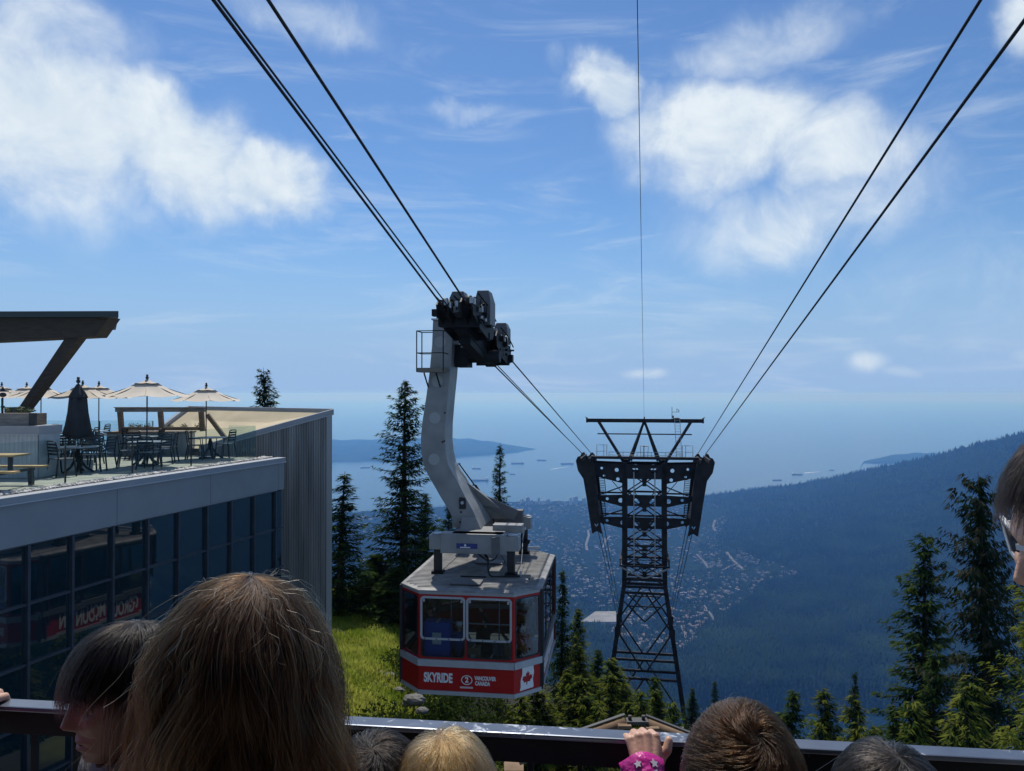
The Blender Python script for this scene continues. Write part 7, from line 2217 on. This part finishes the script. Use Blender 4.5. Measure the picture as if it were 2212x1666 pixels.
def add_hair(T, HM, Hh, rng, hm, cap_m, n, K, length, r0=0.00026, r1=0.0001, cap_extra=None, cap_grow=1.0, rad=(0.385, 0.46, 0.53), c=(0, -0.015, 0.02), face=(0.30, 0.05), **kw):
    rad_ = [a * Hh for a in rad]
    hc = hair_cap(rad_, kw.get('axis', (0, -.3, 1)), cap_grow, face, cap_extra, cap_m, T)
    M = np.array(HM @ Matrix.Translation(Vector(c) * Hh))
    hc.data.transform(Matrix(M.tolist()))
    clear = kw.pop('clear', None)
    S = grow_hair(rng, n, K, length, rad_, face=face, **kw)
    if clear:                                                   # the fringe and side locks end short of the face
        zc = (clear[1] + rng.normal(0, 0.075, n)) * Hh; yc = (clear[0] + rng.normal(0, 0.07, n)) * Hh
        bad = (S[:, :, 1] > yc[:, None]) & (S[:, :, 2] < zc[:, None])
        first = np.where(bad.any(1), bad.argmax(1), K)
        keep = first > 1
        S, first = S[keep], first[keep]
        for q in range(len(S)):
            if first[q] < K:
                f = np.linspace(0, first[q] - 1, K); i0 = np.clip(f.astype(int), 0, K - 2)
                S[q] = S[q][i0] + (S[q][i0 + 1] - S[q][i0]) * (f - i0)[:, None]
    return strands_object('hair_strand', to_space(S, M), r0, r1, hm, hc), hc, M
M_cap_dark = mat('hair_mass_dark', (0.012, 0.009, 0.007), 0.8)
M_cap_brown = mat('hair_mass_brown', (0.022, 0.014, 0.009), 0.8)
M_cap_blond = mat('hair_mass_blond', (0.20, 0.13, 0.06), 0.8)
HM_brown = hair_mat('hair_brown', (0.010, 0.0045, 0.0020), (0.080, 0.034, 0.010))
HM_fly = hair_mat('hair_flyaway', (0.06, 0.04, 0.025), (0.20, 0.13, 0.07))
HM_dark = hair_mat('hair_dark', (0.003, 0.0022, 0.002), (0.012, 0.008, 0.006))
HM_mid = hair_mat('hair_chestnut', (0.011, 0.0052, 0.0024), (0.052, 0.023, 0.008))
HM_blond = hair_mat('hair_blond', (0.15, 0.082, 0.030), (0.34, 0.21, 0.085))
HM_grey = hair_mat('hair_ash', (0.006, 0.005, 0.0045), (0.030, 0.024, 0.021))
def cloth(name, c, v=0.15): return mat(name, c, 0.9, var=v, scale=14, bump=0.25, bscale=120)
C_olive, C_navy, C_pink, C_grey, C_blue, C_red, C_jean, C_black = (cloth('olive_cloth', (0.07, 0.065, 0.045)), cloth('navy_cloth', (0.02, 0.03, 0.06)), cloth('pink_cloth', (0.26, 0.02, 0.11)), cloth('grey_cloth', (0.16, 0.16, 0.16)),
    cloth('blue_cloth', (0.03, 0.09, 0.26)), cloth('red_cloth', (0.34, 0.03, 0.02)), cloth('denim', (0.05, 0.08, 0.14)), cloth('black_cloth', (0.015, 0.015, 0.017)))
def build_people():
    # woman with long brown hair, seen from behind
    rng = np.random.default_rng(31)
    d = 0.98
    p = at_depth(515, 1280, d)
    T, HM, Hh = person('person with long wavy brown hair seen from behind, largest head in the foreground', p.x, d, p.z - PLAT + 0.0, 4, M_skin, C_olive, C_jean, head_h=0.222)
    add_hair(T, HM, Hh, rng, HM_brown, M_cap_dark, 30000, 30, 0.50, 0.00024, 0.00009, cap_extra=[((0, -0.028, 0.0), (0, -0.030, -0.30), 0.084, 0.112, 0.80)], cap_grow=0.98, rad=(0.425, 0.48, 0.54), axis=(0.12, 0.05, 1.0), swirl=0.12, gravity=0.32, wave=0.75, wfreq=(9, 24), layers=(1.0, 1.18), clumps=420,
             stray=0.035, extra=(((0, -0.01, -0.335), (0.19, 0.105, 0.12)),), out=0.10, lift=0.05, var=0.28, root_max=112, clump_pull=0.5)
    S = grow_hair(rng, 260, 22, 0.11, [0.46 * Hh, 0.50 * Hh, 0.54 * Hh], (0.1, 0.0, 1.0), gravity=0.12, wave=0.9, layers=(1.04, 1.2), clumps=260, stray=0.22, lift=0.26, var=0.6, root_max=100, clump_pull=0.0)
    M = np.array(HM @ Matrix.Translation(Vector((0, -0.015, 0.02)) * Hh))
    strands_object('flyaway', to_space(S, M), 0.00016, 0.00008, HM_fly, T)
    # teenager in profile at the left
    rng = np.random.default_rng(32)
    d = 1.38
    p = at_depth(300, 1358, d)
    T, HM, Hh = person('person in profile with dark fringe and parted lips left of the long haired one', p.x, d, p.z - PLAT, 136, M_skin_t, C_grey, C_jean, head_h=0.222)
    add_hair(T, HM, Hh, rng, HM_dark, M_cap_dark, 15000, 22, 0.30, 0.00030, 0.00012, axis=(0.0, -0.15, 1.0), swirl=0.15, gravity=0.4, wave=0.16, layers=(1.02, 1.15), clumps=200, stray=0.03, var=0.4, face=(0.12, 0.2), out=0.0, lift=0.04, root_max=118, clear=(0.15, 0.08),
             extra=(((0, -0.02, -0.30), (0.15, 0.10, 0.10)),))
    lip = MB(); 
    for sx in (0,):
        lip.ball((0, 0.338 * Hh, -0.258 * Hh), 0.022 * Hh, 6, (2.6, 0.8, 0.5)).ball((0, 0.334 * Hh, -0.314 * Hh), 0.024 * Hh, 6, (2.3, 0.8, 0.55))
    ob = lip.build('lips', M_lip, T); ob.data.transform(HM)
    mo = MB().ball((0, 0.330 * Hh, -0.286 * Hh), 0.02 * Hh, 6, (2.2, 0.9, 0.7)).build('mouth', M_dark, T); mo.data.transform(HM)
    for sx in (-1, 1):
        e = MB().ball((sx * 0.14 * Hh, 0.278 * Hh, 0.012 * Hh), 0.056 * Hh, 8).build('eye', M_eyew, T); e.data.transform(HM)
        i = MB().ball((sx * 0.14 * Hh, 0.306 * Hh, 0.006 * Hh), 0.031 * Hh, 8).build('iris', M_iris, e); i.data.transform(HM)
        l = MB().ball((sx * 0.14 * Hh, 0.276 * Hh, 0.022 * Hh), 0.066 * Hh, 8, (1, 1, 0.80)).build('eyelid', M_skin_t, T); l.data.transform(HM)
        b_ = MB().tube([(sx * 0.05 * Hh, 0.405 * Hh, 0.085 * Hh), (sx * 0.13 * Hh, 0.392 * Hh, 0.105 * Hh), (sx * 0.22 * Hh, 0.335 * Hh, 0.09 * Hh)], [0.012 * Hh, 0.014 * Hh, 0.005 * Hh], 6).build('eyebrow', M_cap_dark, T); b_.data.transform(HM)
        er = MB().ball((sx * 0.345 * Hh, -0.03 * Hh, -0.03 * Hh), 0.085 * Hh, 8, (0.35, 0.8, 1.3)).build('ear', M_skin_t, T); er.data.transform(HM)
    # children along the rail, seen from behind
    def child(label, u, v, d, head_h, hm, cm, seed, skin, top_m, n, length, face_deg=0, **kw):
        rng = np.random.default_rng(seed)
        p = at_depth(u, v, d)
        hair = dict(n=n, K=16, length=length, axis=(0.05, -0.45, 0.9), swirl=0.7, gravity=0.22, wave=0.14, layers=(1.02, 1.16), clumps=260, stray=0.045, var=0.4, lift=0.10, root_max=125)
        pk = {k: kw.pop(k) for k in list(kw) if k in ('arms', 'hands', 'top_name', 'head_tilt', 'floor')}
        hair.update(kw)
        T, HM, Hh = person(label, p.x, d, p.z - PLAT - 0.012, face_deg, skin, top_m, C_jean, head_h=head_h, **pk)
        for sx in (-1, 1):
            er = MB().ball((sx * 0.345 * Hh, -0.03 * Hh, -0.05 * Hh), 0.085 * Hh, 8, (0.35, 0.8, 1.3)).build('ear', skin, T); er.data.transform(HM)
        add_hair(T, HM, Hh, rng, hm, cm, r0=0.00030, r1=0.00012, **hair)
        return T
    child('person with short brown hair and a crown whorl, right of the pink sleeve', 1608, 1545, 1.12, 0.205, HM_mid, M_cap_brown, 41, M_skin, C_navy, 20000, 0.075, -8, axis=(0.22, -0.55, 0.80), swirl=0.9)
    child('small person with fine blond hair at the rail', 962, 1598, 1.16, 0.19, HM_blond, M_cap_blond, 42, M_skin, C_blue, 15000, 0.13, 6, axis=(-0.15, 0.1, 1.0), swirl=0.25, gravity=0.35, wave=0.12)
    child('small person with dark brown hair between the long haired and the blond one', 812, 1606, 1.18, 0.19, HM_dark, M_cap_brown, 43, M_skin, C_grey, 13000, 0.12, 10, axis=(-0.1, -0.3, 1.0), swirl=0.4, gravity=0.35)
    child('small person with straight ash dark hair low at the right', 1930, 1628, 1.10, 0.19, HM_grey, M_cap_dark, 44, M_skin, C_black, 14000, 0.14, -5, axis=(0.1, -0.2, 1.0), swirl=0.2, gravity=0.35, wave=0.10)
    # child in the pink jacket: only the fist on the rail and the sleeve show
    hp = rail_pt(1386, 0.002, -0.019)
    at = hp + Vector((0, 0, 0.002))
    el = at + Vector((-0.01, -0.06, -0.06))
    px, py = at.x - 0.06, at.y - 0.22
    T, HM, Hh = person('person in a pink jacket with star prints gripping the rail with one small fist', px, py, 0.92, 0, M_skin, C_pink, C_jean, head_h=0.165, arms=(el, None), hands=((0.98, 1, 0.12, at), None), top_name='jacket')
    rng = np.random.default_rng(45)
    add_hair(T, HM, Hh, rng, HM_mid, M_cap_brown, 6000, 14, 0.12, axis=(0, -0.3, 1.0), swirl=0.4, gravity=0.35, wave=0.12, layers=(1.02, 1.14), clumps=150)
    org = Vector((px, py, PLAT))
    M_satin = mat('pink_satin', (0.46, 0.018, 0.22), 0.35, var=0.25, scale=30, bump=0.35, bscale=60)
    rings = []
    top_c, bot_c = at + Vector((-0.008, -0.038, -0.007)), at + Vector((0.006, -0.19, -0.125))
    ax = (bot_c - top_c).normalized(); e_x = Vector((1, 0, 0)); e_x = (e_x - ax * e_x.dot(ax)).normalized(); e_y = ax.cross(e_x)
    if e_y.z < 0: e_y = -e_y                                          # e_y: up and towards us
    for i in range(16):
        t = i / 15
        cc = top_c.lerp(bot_c, t) - org
        r = 0.0365 + 0.003 * math.sin(t * 22) * (t > .12) - 0.006 * math.exp(-((t - 0.12) / 0.05) ** 2) + 0.012 * t
        rings.append([tuple(cc + e_x * r * 1.06 * math.cos(a) * (1 + 0.04 * math.sin(5 * a + t * 9)) + e_y * r * 0.84 * math.sin(a) * (1 + 0.04 * math.sin(4 * a + t * 11)) + ax * 0.003 * math.sin(3 * a)) for a in [2 * math.pi * k / 40 for k in range(40)]])
    c0 = top_c - org
    inner = [[tuple(Vector(q) * .88 + c0 * .12 + ax * 0.012 * k) for q in rings[0]] for k in (1, 0)]
    sl = MB().loft([inner[0], inner[1]] + rings, True, True).build('sleeve', M_satin, T)
    M_star = mat('silver_star', (0.62, 0.55, 0.58), 0.35, metal=0.3)
    for ang, t, s_, ro in ((1.92, 0.10, 0.0075, 0.2), (1.15, 0.09, 0.0085, 0.6), (1.12, 0.17, 0.0055, 0.1), (1.95, 0.40, 0.0075, 0.4), (1.1, 0.44, 0.0075, 0.9), (2.6, 0.2, 0.0065, 0.1), (0.5, 0.28, 0.007, 0.3)):
        i = min(14, int(t * 15)); k = int(round((ang % 6.283) / 6.283 * 40)) % 40
        f = t * 15 - i
        P0 = Vector(rings[i][k]).lerp(Vector(rings[i + 1][k]), f)
        nrm = (e_x * math.cos(ang) + e_y * math.sin(ang)).normalized()
        e1 = nrm.cross(Vector((0, 0, 1))).normalized(); e2 = nrm.cross(e1)
        pts = []
        for q in range(10):
            rr = s_ if q % 2 == 0 else s_ * 0.5
            a = ro + q * math.pi / 5
            pts.append(P0 + nrm * 0.0022 + e1 * rr * math.cos(a) + e2 * rr * math.sin(a))
        MB().add(pts + [p_ - nrm * 0.002 for p_ in pts], [tuple(range(10)), tuple(range(19, 9, -1))] + [(q, 10 + q, 10 + (q + 1) % 10, (q + 1) % 10) for q in range(10)]).build('star', M_star, sl)
    # person in pink at the left edge, hand on the rail
    hp = rail_pt(-34, 0.004, -0.006)
    sx = at_depth(-330, 1700, 1.08)
    T, HM, Hh = person('person in a bright pink top at the left edge resting a hand on the rail', sx.x - 0.02, 1.06, 1.40, 4, M_skin, C_pink, C_jean, head_h=0.20, arms=(None, hp + Vector((0.0, -0.055, -0.03))), hands=(None, (1.05, -1, -0.1, hp)), top_name='top', floor=PLAT)
    rng = np.random.default_rng(46)
    add_hair(T, HM, Hh, rng, HM_mid, M_cap_brown, 6000, 14, 0.12, axis=(0, -0.3, 1.0), swirl=0.4, gravity=0.35, wave=0.12, layers=(1.02, 1.14), clumps=150)
    # person with sunglasses cut by the right edge, looking left and down
    rng = np.random.default_rng(47)
    d = 0.90
    np_ = at_depth(2192, 1262, d)                                     # where the nose tip shows
    hh = 0.235
    tilt = R(-9)
    cx, cz = np_.x + 0.515 * hh - 0.006, np_.z + 0.13 * hh + 0.02
    T, HM, Hh = person('person with dark fringe and white framed sunglasses cut by the right picture edge', cx + 0.33, d, cz + hh * 0.5 - PLAT, 92, M_skin, C_grey, C_jean, head_h=hh, head_tilt=tilt, head_off=(-0.16, 0), lean=(-0.17, 0))
    HM = HM
    add_hair(T, HM, Hh, rng, HM_dark, M_cap_dark, 15000, 20, 0.19, 0.00024, 0.0001, axis=(0, -0.35, 1.0), swirl=0.12, gravity=0.36, wave=0.14, layers=(1.03, 1.17), clumps=260, stray=0.035, var=0.45, face=(0.45, 0.36), lift=0.05, out=0.0, root_max=118, clear=(0.12, 0.22), c=(0, -0.045, 0.02))
    gl = MB()
    M_frame = mat('sunglass_frame', (0.62, 0.66, 0.70), 0.2); M_lens = mat('sunglass_lens', (0.004, 0.004, 0.005), 0.05)
    g = None
    for sx in (-1, 1):
        cat = lambda k: [(sx * (0.155 + px_ * k), py_ * k) for px_, py_ in ((-0.11, 0.045), (-0.03, 0.065), (0.07, 0.075), (0.165, 0.105), (0.135, 0.02), (0.10, -0.055), (0.02, -0.085), (-0.07, -0.07), (-0.115, -0.01))]
        me = plate('frame_rim', [cat(1.12)], [cat(0.86)], 0.022)
        place(me, (0, 0.375, 0.0), (1, -0.30 * sx, 0), (0, 0, 1)); me.transform(Matrix.Scale(Hh, 4)); me.transform(HM)
        if g is None:
            g = thing('sunglasses', 'white framed dark sunglasses worn by the person at the right edge', 'sunglasses', T.location)
        link('rim', me, M_frame, g)
        me = plate('lens', [cat(0.92)], (), 0.012)
        place(me, (0, 0.375, 0.0), (1, -0.30 * sx, 0), (0, 0, 1)); me.transform(Matrix.Scale(Hh, 4)); me.transform(HM); link('lens', me, M_lens, g)
        b_ = MB().beam((sx * 0.30, 0.285, 0.055), (sx * 0.36, -0.02, 0.03), 0.02, 0.075).build('temple', M_frame, g); b_.data.transform(Matrix.Scale(Hh, 4)); b_.data.transform(HM)
        er = MB().ball((sx * 0.345 * Hh, -0.03 * Hh, -0.03 * Hh), 0.085 * Hh, 8, (0.35, 0.8, 1.3)).build('ear', M_skin, T); er.data.transform(HM)
    b_ = MB().beam((-0.04, 0.40, 0.03), (0.04, 0.40, 0.03), 0.03, 0.03).build('bridge', M_frame, g); b_.data.transform(Matrix.Scale(Hh, 4)); b_.data.transform(HM)
build_people()

# ---------------------------------------------------------------- people and freight inside the cabin
def build_cabin_load():
    RM = Matrix.Translation(CAB_BASE) @ Matrix.Rotation(CAB_RZ, 4, 'Z')
    FL = -2.69
    def W(x, y, z=FL): return RM @ Vector((x, y, z))
    for x, y, h, fd, top_m, lab, arm in ((-0.30, -2.25, 1.72, 170, C_blue, 'cabin attendant in a blue jacket and pale cap behind the left front window', None), (0.35, -1.75, 1.70, 178, C_black, 'dark dressed person raising an arm behind the right front window', (0.28, -2.0, -0.75)),
                                         (1.45, -2.0, 1.66, 200, C_red, 'person in a red shirt behind the right corner window', None), (-1.45, -0.9, 1.7, 150, C_navy, 'person in navy inside the cabin near its left side', None), (1.4, 0.4, 1.68, 260, C_grey, 'person in grey inside the cabin near its right side', None)):
        p = W(x, y)
        aw = W(*arm) if arm else None
        T, HM, Hh = person(lab, p.x, p.y, h, fd, M_skin, top_m, C_black, floor=p.z, voxel=0.022, arms=(aw, None), group=None)
        rad = (0.37 * Hh, 0.45 * Hh, 0.53 * Hh)
        if top_m is C_blue:
            cp = MB().ball((0, 0, 0.22 * Hh), 0.42 * Hh, 8, (0.95, 1.05, 0.75)).box((0, 0.45 * Hh, 0.16 * Hh), (0.5 * Hh, 0.45 * Hh, 0.03 * Hh)).build('cap', M_white, T); cp.data.transform(HM)
        hc = hair_cap(rad, (0, 0, 1), 1.0, (0.35, 0.15), None, M_cap_dark, T); hc.data.transform(HM @ Matrix.Translation(Vector((0, -0.03 * Hh, 0.02 * Hh))))
    M_card = mat('cardboard', (0.30, 0.20, 0.11), 0.85, var=0.12, scale=4)
    M_bl = mat('window_blue', (0.02, 0.10, 0.48), 0.45)
    M_wb = mat('pale_plastic', (0.55, 0.58, 0.60), 0.5)
    def load(name, lab, cat, x, y, z, sx, sy, sz, m, extra=None):
        p = W(x, y, z)
        t = thing(name, lab, cat, p, CAB_RZ)
        MB().box((0, 0, sz / 2), (sx, sy, sz)).build('body', m, t, bevel=0.012)
        if extra: MB().box((0, -sy / 2 - 0.003, sz * 0.75), (sx * 0.35, 0.006, sz * 0.18)).build('label_strip', M_white, t)
        MB().box((0, 0, sz + 0.004), (sx * 0.1, sy, 0.008)).build('tape', M_wb, t)
    load('window_blue_block', 'tall blue block added to turn the left front window blue', 'block', -0.86, -2.40, FL, 0.72, 0.4, 1.75, M_bl, True)  # made-up block that puts the blue into this window
    load('cardboard_box', 'brown cardboard box in the middle of the front window', 'box', 0.15, -2.45, FL, 0.36, 0.3, 1.1, M_card, True)
    load('cardboard_box', 'brown cardboard box lowest in the right corner of the cabin', 'box', 1.15, -2.35, FL, 0.42, 0.4, 0.85, M_card)
    load('cardboard_box', 'small cardboard box on top of the one in the right cabin corner', 'box', 1.14, -2.33, FL + 0.87, 0.32, 0.3, 0.28, M_card)
    load('plastic_bin', 'pale plastic bin by the right corner window', 'bin', 1.72, -1.62, FL, 0.3, 0.4, 1.1, M_wb)
    load('cardboard_box', 'dark stained box behind the right front window', 'box', 0.62, -2.4, FL, 0.5, 0.4, 0.8, mat('dark_box', (0.05, 0.045, 0.04), 0.8))
build_cabin_load()
